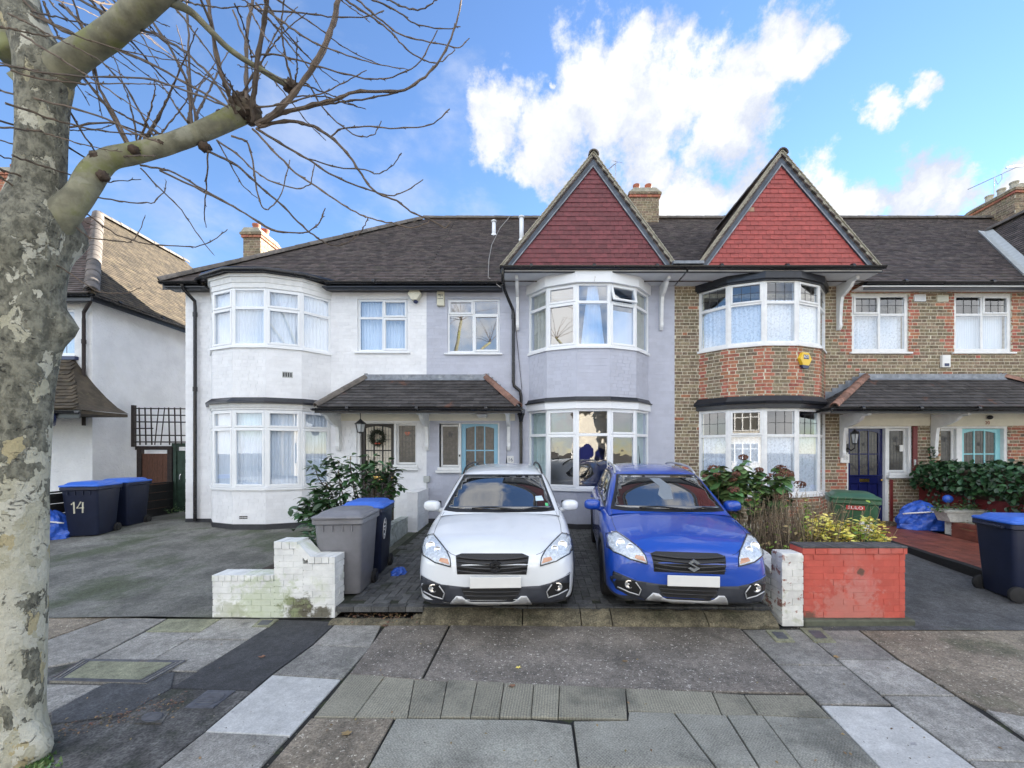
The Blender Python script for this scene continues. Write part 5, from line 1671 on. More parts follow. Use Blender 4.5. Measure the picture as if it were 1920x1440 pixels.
# ================================================================== rendered house on the left
NX, NY, NE = -10.6, 10.0, 5.72
hn = thing('detached_house', 'white roughcast house with mossy hipped roof behind the tree trunk', 'house', (-14, NY, .16))
b = MB()
winN = (-11.95, -11.03, 4.1, 5.2)
wall(b, (-18, NY), (NX - .225, NY), 0, NE - .1, .22, [(winN[0] + 18, winN[1] + 18, winN[2], winN[3])])
wall(b, (NX, NY), (NX, 19), 0, NE - .1, .22)
b.box(-18, NX, 18.8, 19, 0, NE - .1); b.box(-18, -17.8, NY + .22, 18.8, 0, NE - .1)
obj('wall', b, 'render_white', hn)
fcN = Facet((-18, NY), (NX, NY))
wN = flat_window(hn, fcN, winN[0] + 18, winN[1] + 18, winN[2], winN[3], [(1, None, (0, 0), 4)], curt=[(.0, 1, 1, 'curtain_net')])
b = MB(); fbox(b, fcN, winN[0] + 17.9, winN[1] + 18.1, -.04, .09, 3.97, 4.055); obj('painted_sill', b, 'navy_plate', hn)
ax, ay, az = -13.5, 12.9, 9.1
b = MB()
ex, ey = NX + .32, NY - .32
b.add([(-16.6, ey, NE - .25), (ex, ey, NE - .25), (ex, 19.3, NE - .25), (-16.6, 19.3, NE - .25), (ax, ay, az), (ax, 16.2, az)], [(0, 1, 4), (1, 2, 5, 4), (2, 3, 5), (3, 0, 4, 5), (3, 2, 1, 0)])
rn = obj('roof', b, 'roof_tile_moss', hn)
it = []
vd = Vector((ax - ex, 0, az - NE + .25)); hv = vd.length
def inN(u, v):
    y = ey + u; f = v / hv
    return f < 1 and ey + (ay - ey) * f < y < 19.3 - (19.3 - 16.2) * f
tiles(it, (ex + .03, ey, NE - .28), (0, 1, 0), vd, inN, 9.7, hv, 'roof_tile_moss')
vd2 = Vector((0, ay - ey, az - NE + .25)); h2 = vd2.length
tiles(it, (-16.6, ey - .03, NE - .28), (1, 0, 0), vd2, lambda u, v: v < h2 and (-16.6 + 3.1 * v / h2) < -16.6 + u < ex + (ax - ex) * v / h2, 6.4, h2, 'roof_tile')
pieces('roof_tile', rn, it, 300, 'roof_tiles_field')
ridge_run(rn, (ex, ey, NE - .2), (ax, ay, az + .03), 'ridge_tile', .135, .34, 'hip_tile')
ridge_run(rn, (ax, ay, az + .03), (ax, 16.2, az + .03), 'ridge_tile', .13)
gutter(hn, (-16.6, ey - .05, NE - .28), (ex, ey - .05, NE - .28))
gutter(hn, (ex + .05, ey, NE - .28), (ex + .05, 19.2, NE - .28))
downpipe(hn, [(NX + .22, NY - .25, NE - .3), (NX + .22, NY - .25, NE - .42), (NX - .12, NY - .08, NE - .62), (NX - .12, NY - .08, NE - .8), (NX - .12, NY - .08, 2.4)], mk='wood_dark', joints=[(NX - .12, NY - .08, 4.4), (NX - .12, NY - .08, 3.2)])
chimney(hn, -14.5, -13.75, 11.2, 11.9, 6.5, 9.3, [(-14.3, 11.5, .3), (-14.0, 11.5, .3)], mk='red_brick')
# lean-to roof over its bay and porch
pr = porch(hn, -15.5, -9.85, -15.5, -10.95, ye=8.9, ze=2.66, zt=3.95, hipl=False, hipr=True, hipmk=('ridge_tile', 'ridge_tile')) if False else None
b = MB()
yw = NY - .01
xl, xr, tr = -16, -9.72, -11.05
zs = lambda f: 2.68 + 1.35 * f ** 1.35
prof = [(xr + (tr - xr) * f, zs(f)) for f in (0, .2, .4, .6, .8, 1)]
vs = []
for f in (0, .2, .4, .6, .8, 1):
    y_ = 8.85 + (yw - 8.85) * f
    vs += [(xl, y_, zs(f)), (xr + (tr - xr) * f, y_, zs(f))]
n = 6
fs = [(2 * i, 2 * i + 1, 2 * i + 3, 2 * i + 2) for i in range(5)]
o_ = len(vs)
vs += [(xr + (tr - xr) * f, yw, zs(f)) for f in (0, .2, .4, .6, .8, 1)]
fs += [(2 * i + 1, o_ + i, o_ + i + 1, 2 * i + 3) for i in range(5)]
b.add(vs, fs); b.box(xl, xr - .02, 8.87, yw, 2.60, 2.672)
lt = obj('porch_roof', b, 'roof_tile_moss', hn)
it = []
for i in range(5):
    f0, f1 = i / 5, (i + 1) / 5
    a0 = Vector((0, 8.85 + (yw - 8.85) * f0, zs(f0))); a1 = Vector((0, 8.85 + (yw - 8.85) * f1, zs(f1)))
    vd = a1 - a0; L = vd.length
    tiles(it, (-13.2, a0.y, a0.z), (1, 0, 0), vd, lambda u, v, f0=f0, L=L: v < L and -13.2 + u < xr + (tr - xr) * (f0 + .2 * v / L), 3.5, L - .02, 'roof_tile_moss', tw=.2, gauge=.115)
pieces('roof_tile', lt, it, 120, 'roof_tiles_field')
gutter(hn, (-16, 8.8, 2.64), (xr + .05, 8.8, 2.64))
b = MB(); b.tube([(-10.2, 8.82, 2.6), (-10.2, 8.85, 2.5), (-10.5, 9.1, 2.38), (-10.9, 9.3, 2.33)], .04, 10); obj('downpipe', b, 'navy_plate', hn, True)

# ================================================================== houses across the street (seen in the window glass)
def opposite(x, label, mk, roofm):
    t = thing('semi_detached_house', label, 'house', (x, -16, 0), group='houses across the street')
    b = MB(); b.box(x - 4.4, x + 4.4, -24, -16.6, -.1, 5.4); b.box(x - 3.9, x - 1.2, -16.6, -15.8, -.1, 5.2); b.box(x + 1.2, x + 3.9, -16.6, -15.8, -.1, 5.2)
    obj('wall', b, mk, t)
    b = MB()
    b.add([(x - 4.8, -16.2, 5.3), (x + 4.8, -16.2, 5.3), (x + 4.8, -24.4, 5.3), (x - 4.8, -24.4, 5.3), (x - 2, -20.3, 8.8), (x + 2, -20.3, 8.8)], [(0, 1, 5, 4), (1, 2, 5), (2, 3, 4, 5), (3, 0, 4), (3, 2, 1, 0)])
    for s_ in (-2.55, 2.55):
        b.add([(x + s_ - 1.6, -15.5, 5.1), (x + s_ + 1.6, -15.5, 5.1), (x + s_, -15.5, 7.4), (x + s_ - 1.6, -17.5, 5.1), (x + s_ + 1.6, -17.5, 5.1), (x + s_, -18.6, 7.4)], [(0, 1, 2), (0, 2, 5, 3), (1, 4, 5, 2), (0, 3, 4, 1)])
    obj('roof', b, roofm, t)
    for s_ in (-2.55, 2.55):
        for z_ in (.9, 3.3):
            b = MB()
            for i in range(5): b.bbox(x + s_ - 1.2 + i * .56, x + s_ - 1.12 + i * .56, -15.79, -15.7, z_, z_ + 1.5, .01)
            for zz in (z_, z_ + 1.0, z_ + 1.42): b.bbox(x + s_ - 1.2, x + s_ + 1.12, -15.79, -15.72, zz, zz + .08, .01)
            wn = obj('window', b, 'white_timber', t)
            b = MB(); b.box(x + s_ - 1.18, x + s_ + 1.1, -15.79, -15.77, z_ + .02, z_ + 1.48); obj('pane', b, 'stained', wn)
        b = MB(); b.bbox(x + s_ * .28 - .45, x + s_ * .28 + .45, -16.6, -16.52, 0, 2.1, .01); obj('door', b, 'door_navy', t)
opposite(-14.5, 'cream rendered pair of houses across the street, left', 'cream_house', 'roof_tile')
opposite(-4.8, 'plain cream house across the street reflected in the bow windows', 'cream_house', 'roof_tile')
opposite(4.9, 'cream house across the street reflected in the lilac house window', 'cream_house', 'roof_tile')
opposite(14.6, 'cream house across the street, furthest right', 'cream_house', 'roof_tile')
# ------------------------------------------------------------------ cars
def catmull(ts, vals, t):
    """monotone-ish cubic through knots; vals (n, k)"""
    ts = np.asarray(ts); vals = np.asarray(vals, float)
    n = len(ts)
    m = np.zeros_like(vals)
    d = (vals[1:] - vals[:-1]) / (ts[1:] - ts[:-1])[:, None]
    m[0], m[-1] = d[0], d[-1]
    for i in range(1, n - 1):
        h0, h1 = ts[i] - ts[i - 1], ts[i + 1] - ts[i]
        a, b_ = d[i - 1], d[i]
        w1, w2 = 2 * h1 + h0, h1 + 2 * h0
        with np.errstate(divide='ignore', invalid='ignore'):
            hm = (w1 + w2) / (w1 / a + w2 / b_)
        m[i] = np.where(a * b_ > 0, hm, 0)
    t = np.clip(np.asarray(t, float), ts[0], ts[-1])
    i = np.clip(np.searchsorted(ts, t) - 1, 0, n - 2)
    h = (ts[i + 1] - ts[i])[:, None]; s = ((t - ts[i]) / (ts[i + 1] - ts[i]))[:, None]
    return (2 * s**3 - 3 * s**2 + 1) * vals[i] + (s**3 - 2 * s**2 + s) * h * m[i] + (-2 * s**3 + 3 * s**2) * vals[i + 1] + (s**3 - s**2) * h * m[i + 1]

YC = 2.15          # car origin lies under its middle
BODY = [  # y, then (x, z) from the floor centre round the flank to the bonnet centre
 (0.000, [(0, .30), (.30, .30), (.41, .33), (.50, .45), (.47, .57), (.42, .64), (.35, .655), (.20, .66), (0, .66)]),
 (0.030, [(0, .25), (.42, .25), (.57, .28), (.635, .45), (.61, .60), (.56, .685), (.45, .70), (.25, .71), (0, .712)]),
 (0.080, [(0, .22), (.53, .22), (.68, .25), (.725, .46), (.70, .62), (.645, .71), (.53, .735), (.29, .755), (0, .76)]),
 (0.160, [(0, .205), (.60, .205), (.76, .24), (.79, .48), (.765, .65), (.71, .745), (.58, .775), (.31, .80), (0, .81)]),
 (0.300, [(0, .20), (.66, .20), (.815, .24), (.838, .50), (.815, .69), (.765, .79), (.63, .825), (.33, .855), (0, .865)]),
 (0.500, [(0, .20), (.70, .20), (.845, .24), (.864, .52), (.845, .74), (.795, .84), (.67, .877), (.35, .905), (0, .915)]),
 (0.800, [(0, .20), (.72, .20), (.86, .25), (.878, .54), (.862, .78), (.805, .89), (.69, .93), (.36, .957), (0, .967)]),
 (1.100, [(0, .20), (.73, .20), (.86, .26), (.882, .55), (.868, .82), (.805, .93), (.70, .965), (.36, .992), (0, 1.0)]),
 (1.500, [(0, .20), (.73, .20), (.85, .27), (.872, .56), (.868, .84), (.81, .955), (.70, .98), (.36, .99), (0, .99)]),
 (2.500, [(0, .20), (.73, .20), (.85, .27), (.870, .57), (.872, .86), (.82, .975), (.70, .99), (.36, .99), (0, .99)]),
 (3.450, [(0, .20), (.73, .20), (.86, .28), (.883, .58), (.874, .88), (.81, .995), (.70, 1.0), (.36, 1.0), (0, 1.0)]),
 (3.950, [(0, .23), (.70, .23), (.83, .30), (.86, .60), (.845, .89), (.77, 1.0), (.66, 1.01), (.34, 1.01), (0, 1.01)]),
 (4.180, [(0, .28), (.60, .28), (.74, .34), (.79, .60), (.77, .88), (.70, .98), (.60, .99), (.3, .99), (0, .99)]),
 (4.280, [(0, .36), (.45, .36), (.56, .40), (.62, .60), (.60, .82), (.54, .90), (.45, .91), (.22, .91), (0, .91)]),
]
CABIN = [
 (1.04, [(.78, .90), (.770, .93), (.755, .955), (.70, .972), (.36, .992), (0, 1.000)]),
 (1.28, [(.80, .90), (.785, .95), (.755, 1.03), (.685, 1.075), (.36, 1.108), (0, 1.118)]),
 (1.58, [(.81, .92), (.775, 1.03), (.715, 1.17), (.645, 1.225), (.34, 1.262), (0, 1.272)]),
 (1.88, [(.815, .93), (.760, 1.07), (.680, 1.28), (.605, 1.352), (.32, 1.392), (0, 1.402)]),
 (2.08, [(.815, .93), (.752, 1.09), (.660, 1.33), (.585, 1.415), (.32, 1.458), (0, 1.468)]),
 (2.35, [(.815, .94), (.748, 1.10), (.650, 1.35), (.572, 1.442), (.32, 1.488), (0, 1.500)]),
 (2.80, [(.815, .94), (.745, 1.10), (.645, 1.36), (.570, 1.455), (.32, 1.505), (0, 1.518)]),
 (3.40, [(.81, .95), (.735, 1.11), (.635, 1.36), (.560, 1.448), (.31, 1.490), (0, 1.502)]),
 (3.80, [(.79, .96), (.715, 1.11), (.61, 1.33), (.535, 1.41), (.30, 1.45), (0, 1.46)]),
 (4.05, [(.74, .96), (.665, 1.08), (.58, 1.22), (.50, 1.28), (.28, 1.31), (0, 1.32)]),
 (4.20, [(.68, .94), (.62, 1.0), (.56, 1.06), (.48, 1.09), (.27, 1.10), (0, 1.10)]),
]
def loft(sections, ny, nu, close_front=True):
    ts = [s[0] for s in sections]
    k = len(sections[0][1])
    V = np.array([[c for p in s[1] for c in p] for s in sections])
    y0, y1 = ts[0], ts[-1]
    yy = np.concatenate([np.linspace(ts[i], ts[i + 1], max(2, int(math.ceil((ts[i + 1] - ts[i]) / ny)) + 1))[:-1] for i in range(len(ts) - 1)] + [[y1]])
    C = catmull(ts, V, yy).reshape(len(yy), k, 2)
    # parametrise round the section
    rows = []
    for i in range(len(yy)):
        pts = C[i]
        d = np.r_[0, np.cumsum(np.maximum(1e-4, np.hypot(*(pts[1:] - pts[:-1]).T)))]
        d = np.arange(k, dtype=float)
        q = catmull(d, pts, np.linspace(0, k - 1, nu))
        half = [(x, y, z) for (x, z), y in zip(q, [yy[i]] * nu)]
        full = [(-x, y, z) for x, y, z in half] + [(x, y, z) for x, y, z in half[::-1][1:]]
        rows.append(full)
    m = len(rows[0])
    vs = [p for r in rows for p in r]
    fs = [(i * m + j, i * m + j + 1, (i + 1) * m + j + 1, (i + 1) * m + j) for i in range(len(rows) - 1) for j in range(m - 1)]
    return vs, fs, m, len(rows)

bv, bf, bm_, bn_ = loft(BODY, .045, 41)
bv = [(x, y - YC - (0.018 * (1 - min(1, abs(x) / .5) ** 2) if y < .001 else 0), z) for x, y, z in bv]
cap0 = list(range(bm_)); cap1 = [(bn_ - 1) * bm_ + j for j in range(bm_)][::-1]
cv, cf, cm_, cn_ = loft(CABIN, .05, 27)
cv = [(x, y - YC, z) for x, y, z in cv]
ccap = [(cn_ - 1) * cm_ + j for j in range(cm_)][::-1]
AX = (.86, 3.46); WR = .335
def arch(f, vs):
    c = sum((Vector(vs[i]) for i in f), Vector()) / len(f)
    return abs(c.x) > .52 and any((c.y + YC - a) ** 2 + (c.z - WR) ** 2 < .375 ** 2 for a in AX)
tris_b = bf + [cap0[:1] + cap0[1:], cap1]
bvh_body = BVHTree.FromPolygons(bv, [list(f) for f in tris_b])
off_ = len(bv)
bvh = BVHTree.FromPolygons(bv + cv, [list(f) for f in tris_b] + [[i + off_ for i in f] for f in cf + [ccap]])

def car_matrix(X, Y, th):
    return Matrix.Translation((X, Y, 0)) @ Matrix.Rotation(th, 4, 'Z') @ Matrix.Rotation(.0337, 4, 'X')
def car_pose(nx, ny, th):
    """pose so that the nose sits at (nx, ny)"""
    M = Matrix.Rotation(th, 4, 'Z')
    c = Vector((nx, ny, 0)) - (M @ Vector((0, -YC, 0)))
    return (c.x, c.y, gz(c.y) - .012), (.030, 0, th)
poseW = car_pose(-.385, 4.27, .038)
poseB = car_pose(1.645, 4.31, -.095)
MW = Matrix.Translation(poseW[0]) @ Euler(poseW[1]).to_matrix().to_4x4()
MWi = MW.inverted()
eye = MWi @ CAMP
def ray_px(zx, zy):
    """pixel of the enlarged view of the white car -> direction in car space"""
    px, py = 760 + zx / 4.5, 840 + zy / 4.5
    d = Vector(((px - CX) / F, 1, (CY - py) / F))
    return eye, (MWi.to_3x3() @ d).normalized()
def ray_side(y, z): return Vector((-3, y - YC, z)), Vector((1, 0, 0))
def ray_front(x, z): return Vector((x, -6, z)), Vector((0, 1, 0))

def patch(poly, ray, off, step, thick=.012, tree=None, mirror=False, skirt=True):
    """a skin cut to an outline, laid on the bodywork `off` proud"""
    tree = tree or bvh
    pts = []
    n = len(poly)
    for i in range(n):
        a, c = Vector(poly[i]), Vector(poly[(i + 1) % n])
        k = max(1, int((c - a).length / step))
        pts += [a.lerp(c, j / k) for j in range(k)]
    nb = len(pts)
    x0 = min(p.x for p in pts); x1 = max(p.x for p in pts); y0 = min(p.y for p in pts); y1 = max(p.y for p in pts)
    def inpoly(x, y):
        r = False
        for i in range(nb):
            a, c = pts[i], pts[i - 1]
            if (a.y > y) != (c.y > y) and x < (c.x - a.x) * (y - a.y) / (c.y - a.y) + a.x: r = not r
        return r
    extra = []
    yy = y0 + step / 2
    while yy < y1:
        xx = x0 + step / 2
        while xx < x1:
            if inpoly(xx, yy) and min((Vector((xx, yy)) - p).length for p in pts) > step * .45: extra.append(Vector((xx, yy)))
            xx += step
        yy += step
    v2, e2, f2, *_ = delaunay_2d_cdt([p.to_2d() if len(p) > 2 else p for p in pts] + extra, [(i, (i + 1) % nb) for i in range(nb)], [], 1, 1e-5)
    out = []; nor = []
    cen = Vector((sum(p.x for p in pts) / nb, sum(p.y for p in pts) / nb))
    for p in v2:
        p = Vector((p.x, p.y))
        o, d = ray(p.x, p.y)
        h = tree.ray_cast(o, d)
        k_ = 0
        while h[0] is None and k_ < 12:      # outline grazing the silhouette: draw it in
            p = p.lerp(cen, .03); k_ += 1
            o, d = ray(p.x, p.y); h = tree.ray_cast(o, d)
        if h[0] is None:
            h = tree.find_nearest(o + d * 4.6)
        nn = h[1] if h[1].dot(d) < 0 else -h[1]
        out.append(h[0]); nor.append(nn)
    # smooth normals a little
    b = MB()
    top = [p + nn * off for p, nn in zip(out, nor)]
    fs = [list(f) for f in f2]
    if skirt:
        from collections import Counter
        cnt = Counter()
        for f in fs:
            for i in range(len(f)):
                cnt[tuple(sorted((f[i], f[(i + 1) % len(f)])))] += 1
        m = len(top)
        bot = [p - nn * thick for p, nn in zip(out, nor)]
        sk = []
        for f in fs:
            for i in range(len(f)):
                a, c = f[i], f[(i + 1) % len(f)]
                if cnt[tuple(sorted((a, c)))] == 1: sk.append([c, a, a + m, c + m])
        b.add(top + bot, fs + sk)
    else:
        b.add(top, fs)
    if mirror:
        b.v = [(-x, y, z) for x, y, z in b.v]; b.f = [f[::-1] for f in b.f]
    return b
def line_on(poly, ray, off=.001, r=.003, step=6, mirror=False, n=5):
    pts = []
    for i in range(len(poly) - 1):
        a, c = Vector(poly[i]), Vector(poly[i + 1])
        k = max(1, int((c - a).length / step))
        pts += [a.lerp(c, j / k) for j in range(k)]
    pts.append(Vector(poly[-1]))
    q = []
    for p in pts:
        o, d = ray(p.x, p.y); h = bvh.ray_cast(o, d)
        if h[0] is not None:
            nn = h[1] if h[1].dot(d) < 0 else -h[1]
            q.append(h[0] + nn * off)
    if mirror: q = [Vector((-p.x, p.y, p.z)) for p in q]
    b = MB(); b.tube(q, r, n)
    return b
def sym(left):
    """left-hand pixel outline (top to bottom) completed with its mirror image through car space is done by drawing both halves"""
    return left

CAR_SHARED = {}
def build_car(label, pose, paint, badge, rail, group):
    t = thing('parked_car', label, 'car', pose[0], pose[1], group)
    def add(name, mb, mk, parent=t, smooth=False, key=None, ang=None):
        k = key
        if k in CAR_SHARED:
            o = bpy.data.objects.new(name, CAR_SHARED[k]); COL.objects.link(o); o.parent = parent
            if CAR_SHARED[k].materials[0] is not None and isinstance(mk, str):
                o.material_slots[0].link = 'OBJECT'; o.material_slots[0].material = MT[mk]
            return o
        o = obj(name, mb() if callable(mb) else mb, mk, parent, smooth, local=True)
        if ang: smooth_by_angle(o, ang)
        if k: CAR_SHARED[k] = o.data
        return o
    def m_body():
        b = MB()
        for f in bf:
            if not arch(f, bv): b.add([], [], 0); b.f.append(list(f)); b.mi.append(1 if max(bv[i][2] for i in f) < .30 else 0)
        b.v = [tuple(q) for q in bv]
        b.f += [cap0, cap1]; b.mi += [0, 0]
        return b
    body = add('body', m_body, [paint, 'cladding'], smooth=True, key='body')
    body.material_slots[0].link = 'OBJECT'; body.material_slots[0].material = MT[paint]
    def m_cab():
        b = MB()
        def glazed(f):
            c = sum((Vector(cv[i]) for i in f), Vector()) / 4
            y = c.y + YC
            return False
        b.add(cv, [f for f in cf if not glazed(f)] + [ccap]); return b
    add('roof', m_cab, paint, smooth=True, key='cab')
    # wheel arches, wheels
    for a in AX:
        for sx in (-1, 1):
            def m_arch(a=a, sx=sx):
                b = MB(); K = 22
                rows = []
                for i in range(K + 1):
                    th = -.32 + (PI + .64) * i / K
                    row = []
                    for r_, dx in ((.352, -.03), (.355, .012), (.40, .016), (.425, .006), (.43, -.02)):
                        y = a + r_ * math.cos(th); z = WR + r_ * math.sin(th)
                        z = max(z, .205)
                        h = bvh_body.ray_cast(Vector((sx * 3, y - YC, z)), Vector((-sx, 0, 0)))
                        xb = abs(h[0].x) if h[0] is not None else .86
                        row.append((sx * (max(xb, .80) + dx), y - YC, z))
                    rows.append(row)
                m = 5
                b.add([p for r in rows for p in r], [(i * m + j, i * m + j + 1, (i + 1) * m + j + 1, (i + 1) * m + j) for i in range(K) for j in range(m - 1)])
                return b
            add('wheel_arch', m_arch, 'cladding', smooth=True, key='arch%s%s' % (a, sx))
            def m_well(a=a, sx=sx):
                b = MB(); K = 18; vs = []
                for i in range(K + 1):
                    th = -.3 + (PI + .6) * i / K
                    for xx in (.50, .85): vs.append((sx * xx, a - YC + .374 * math.cos(th), WR + .374 * math.sin(th)))
                b.add(vs, [(2 * i, 2 * i + 1, 2 * i + 3, 2 * i + 2) for i in range(K)] + [[2 * i for i in range(K + 1)]])
                return b
            add('wheel_well', m_well, 'grille_black', key='well%s%s' % (a, sx))
            def m_tyre():
                b = MB()
                b.lathe([(.225, -.085), (.30, -.105), (.325, -.095), (.335, -.06), (.335, .06), (.325, .095), (.30, .105), (.225, .085), (.22, .05), (.22, -.05), (.225, -.085)], (0, 0, 0), 30, 'x')
                return b
            ty = add('wheel', m_tyre, 'tyre', smooth=False, key='tyre', ang=50)
            ty.location = (sx * .775, a - YC, WR)
            def m_rim():
                b = MB()
                for s_ in (-1, 1):
                    b.lathe([(.222, s_ * .07), (.205, s_ * .075), (.20, s_ * .03)], (0, 0, 0), 28, 'x')
                b.lathe([(.05, -.07), (.05, .07), (.0, .075)], (0, 0, 0), 14, 'x')
                for k in range(10):
                    th = 2 * PI * k / 10
                    Mx = Matrix.Rotation(th, 4, 'X')
                    b.bbox(-.06, .06, -.018, .018, .04, .205, .006, Mx)
                return b
            rm = add('rim', m_rim, 'alloy', parent=ty, key='rim', ang=40)
    # glass
    wpo = [(497, 224), (1148, 224), (1262, 527), (1150, 539), (790, 546), (430, 541), (324, 527)]
    wpi = [(507, 240), (1138, 240), (1228, 500), (1100, 512), (790, 518), (480, 514), (366, 500)]
    add('windscreen_seal', lambda: patch(wpo, ray_px, .004, 34), 'grille_black', key='wseal')
    add('windscreen', lambda: patch(wpi, ray_px, .010, 34, .004), 'car_screen', smooth=True, key='wscr')
    sides = [[(1.62, 1.035), (1.80, 1.20), (2.10, 1.345), (2.60, 1.385), (2.58, 1.055)],
             [(2.68, 1.058), (2.70, 1.387), (3.20, 1.378), (3.48, 1.34), (3.46, 1.085)],
             [(3.55, 1.095), (3.57, 1.325), (3.72, 1.29), (3.90, 1.18), (3.86, 1.12)]]
    for sgn in (False, True):
        add('window_trim', lambda sgn=sgn: patch([(1.45, .985), (1.56, 1.07), (1.78, 1.225), (2.08, 1.372), (2.65, 1.412), (3.22, 1.402), (3.52, 1.362), (3.76, 1.31), (3.96, 1.18), (3.90, 1.09), (3.5, 1.055), (2.6, 1.02), (1.8, 1.0)], ray_side, .004, .10, mirror=sgn), 'grille_black', key='wtrim%s' % sgn)
        for i, q in enumerate(sides):
            add('side_window', lambda q=q, sgn=sgn: patch(q, ray_side, .009, .10, .003, mirror=sgn), 'car_screen', smooth=True, key='sw%d%s' % (i, sgn))
        for i, (y_, z_) in enumerate(((2.48, .86), (3.38, .88))):
            def m_h(y_=y_, z_=z_, sgn=sgn):
                h = bvh_body.ray_cast(*ray_side(y_, z_)); b = MB()
                x_ = h[0].x - .022
                b.tube([(x_ + .02, y_ - .10 - YC, z_), (x_, y_ - .07 - YC, z_), (x_, y_ + .07 - YC, z_ + .004), (x_ + .02, y_ + .10 - YC, z_ + .004)], .012, 8)
                if sgn: b.v = [(-x, y, z) for x, y, z in b.v]
                return b
            add('door_handle', m_h, paint, smooth=True, key='dh%d%s' % (i, sgn))
        for i, q in enumerate([[(1.52, .98), (1.42, .8), (1.40, .5), (1.46, .30)], [(2.63, 1.02), (2.64, .7), (2.60, .32)], [(3.55, 1.04), (3.50, .9), (3.20, .72), (3.06, .42), (3.06, .3)], [(1.46, .30), (2.6, .31), (3.06, .30)]]):
            add('shut_line', lambda q=q, sgn=sgn: line_on(q, ray_side, -.001, .0035, .06, mirror=sgn), 'grille_black', key='sl%d%s' % (i, sgn))
        add('sill_cladding', lambda sgn=sgn: patch([(1.24, .215), (1.24, .33), (3.08, .33), (3.08, .215)], ray_side, .012, .14, mirror=sgn), 'cladding', key='sc%s' % sgn)
        # headlamp
        hl = [(238, 728), (200, 733), (165, 748), (143, 800), (138, 850), (152, 905), (250, 966), (384, 1004), (377, 930), (350, 868), (295, 797)]
        hp = add('headlight', lambda sgn=sgn: patch(hl, ray_px, .004, 22, .03, mirror=sgn), 'lamp_grey', key='hl%s' % sgn, smooth=True)
        cx_, cy_ = 245, 868
        hi = [(cx_ + (x - cx_) * .90, cy_ + (y - cy_) * .90) for x, y in hl]
        add('reflector', lambda sgn=sgn: patch(hi, ray_px, .0065, 20, .002, mirror=sgn), 'lamp_bowl', parent=hp, key='rf%s' % sgn)
        for k, (qx, qy, rr) in enumerate(((215, 830, 34), (275, 862, 26))):
            def m_bulb(qx=qx, qy=qy, rr=rr, sgn=sgn):
                o, d = ray_px(qx, qy); h = bvh.ray_cast(o, d)
                nn = h[1] if h[1].dot(d) < 0 else -h[1]
                r_ = rr / 800
                b = MB(); dirv = (nn + Vector((0, -1.2, 0))).normalized()
                Mx = Matrix.Translation(h[0] + nn * .004) @ dirv.to_track_quat('Z', 'Y').to_matrix().to_4x4()
                b.lathe([(r_ * 1.18, .0), (r_ * 1.18, .014), (r_, .016), (r_ * .8, .010), (r_ * .45, .006), (r_ * .3, .018), (.001, .022)], (0, 0, 0), 20, M=Mx)
                if sgn: b.v = [(-x, y, z) for x, y, z in b.v]
                return b
            add('lamp_bowl', m_bulb, 'lamp_reflector', parent=hp, key='lb%d%s' % (k, sgn), ang=40)
        add('indicator', lambda sgn=sgn: patch([(300, 930), (360, 940), (374, 985), (285, 955)], ray_px, .010, 18, .004, mirror=sgn), 'amber', parent=hp, key='ind%s' % sgn)
        add('lens', lambda sgn=sgn: patch(hl, ray_px, .020, 22, -.0135, mirror=sgn), 'lamp_lens', parent=hp, smooth=True, key='ln%s' % sgn)
        add('lamp_seal', lambda sgn=sgn: line_on(hl + hl[:1], ray_px, .004, .0055, 12, mirror=sgn), 'grille_black', parent=hp, key='lsl%s' % sgn)
        # fog lamp
        fp = [(150, 1148), (290, 1150), (336, 1212), (322, 1272), (240, 1246), (156, 1205)]
        fo = add('fog_lamp_recess', lambda sgn=sgn: patch(fp, ray_px, .012, 20, .02, mirror=sgn), 'grille_black', key='fp%s' % sgn)
        def m_fog(sgn=sgn):
            o, d = ray_px(236, 1180); h = bvh.ray_cast(o, d); b = MB()
            Mx = Matrix.Translation(h[0] + Vector((0, -.012, 0))) @ Matrix.Rotation(PI / 2, 4, 'X')
            b.lathe([(.045, -.03), (.045, .006), (.037, .008), (.034, .0), (.014, -.004), (.001, .004)], (0, 0, 0), 20, M=Mx)
            if sgn: b.v = [(-x, y, z) for x, y, z in b.v]
            return b
        add('fog_lamp', m_fog, 'lamp_reflector', parent=fo, key='fg%s' % sgn, ang=40)
        add('chrome_trim', lambda sgn=sgn: line_on([(166, 1204), (240, 1244), (320, 1268), (334, 1220), (290, 1158)], ray_px, .016, .0065, 14, mirror=sgn), 'silver_trim', parent=fo, key='ct%s' % sgn, smooth=True)
        add('bumper_trim', lambda sgn=sgn: line_on([(122, 1058), (200, 1104), (290, 1143)], ray_px, .005, .005, 14, mirror=sgn), 'silver_trim' if paint == 'paint_white' else paint, key='bt%s' % sgn, smooth=True)
        add('bonnet_line', lambda sgn=sgn: line_on([(425, 908), (384, 892), (345, 858), (290, 792), (240, 726), (262, 660), (300, 590), (328, 540)], ray_px, -.0015, .0035, 10, mirror=sgn), 'grille_black', key='bl%s' % sgn)
        # door mirror
        def m_mir(sgn=sgn):
            b = MB()
            Mx = Matrix.Translation((-.955, 1.55 - YC, 1.015)) @ Matrix.Rotation(R(-12), 4, 'Z')
            b.ball((0, 0, 0), .115, .085, .075, 18, 12, .72, M=Mx)
            if sgn: b.v = [(-x, y, z) for x, y, z in b.v]
            return b
        mr = add('door_mirror', m_mir, paint, smooth=True, key='mr%s' % sgn)
        def m_arm(sgn=sgn):
            b = MB(); b.tube([(-.80, 1.60 - YC, .93), (-.85, 1.575 - YC, .95), (-.90, 1.56 - YC, .975)], [.05, .035, .03], 10)
            if sgn: b.v = [(-x, y, z) for x, y, z in b.v]
            return b
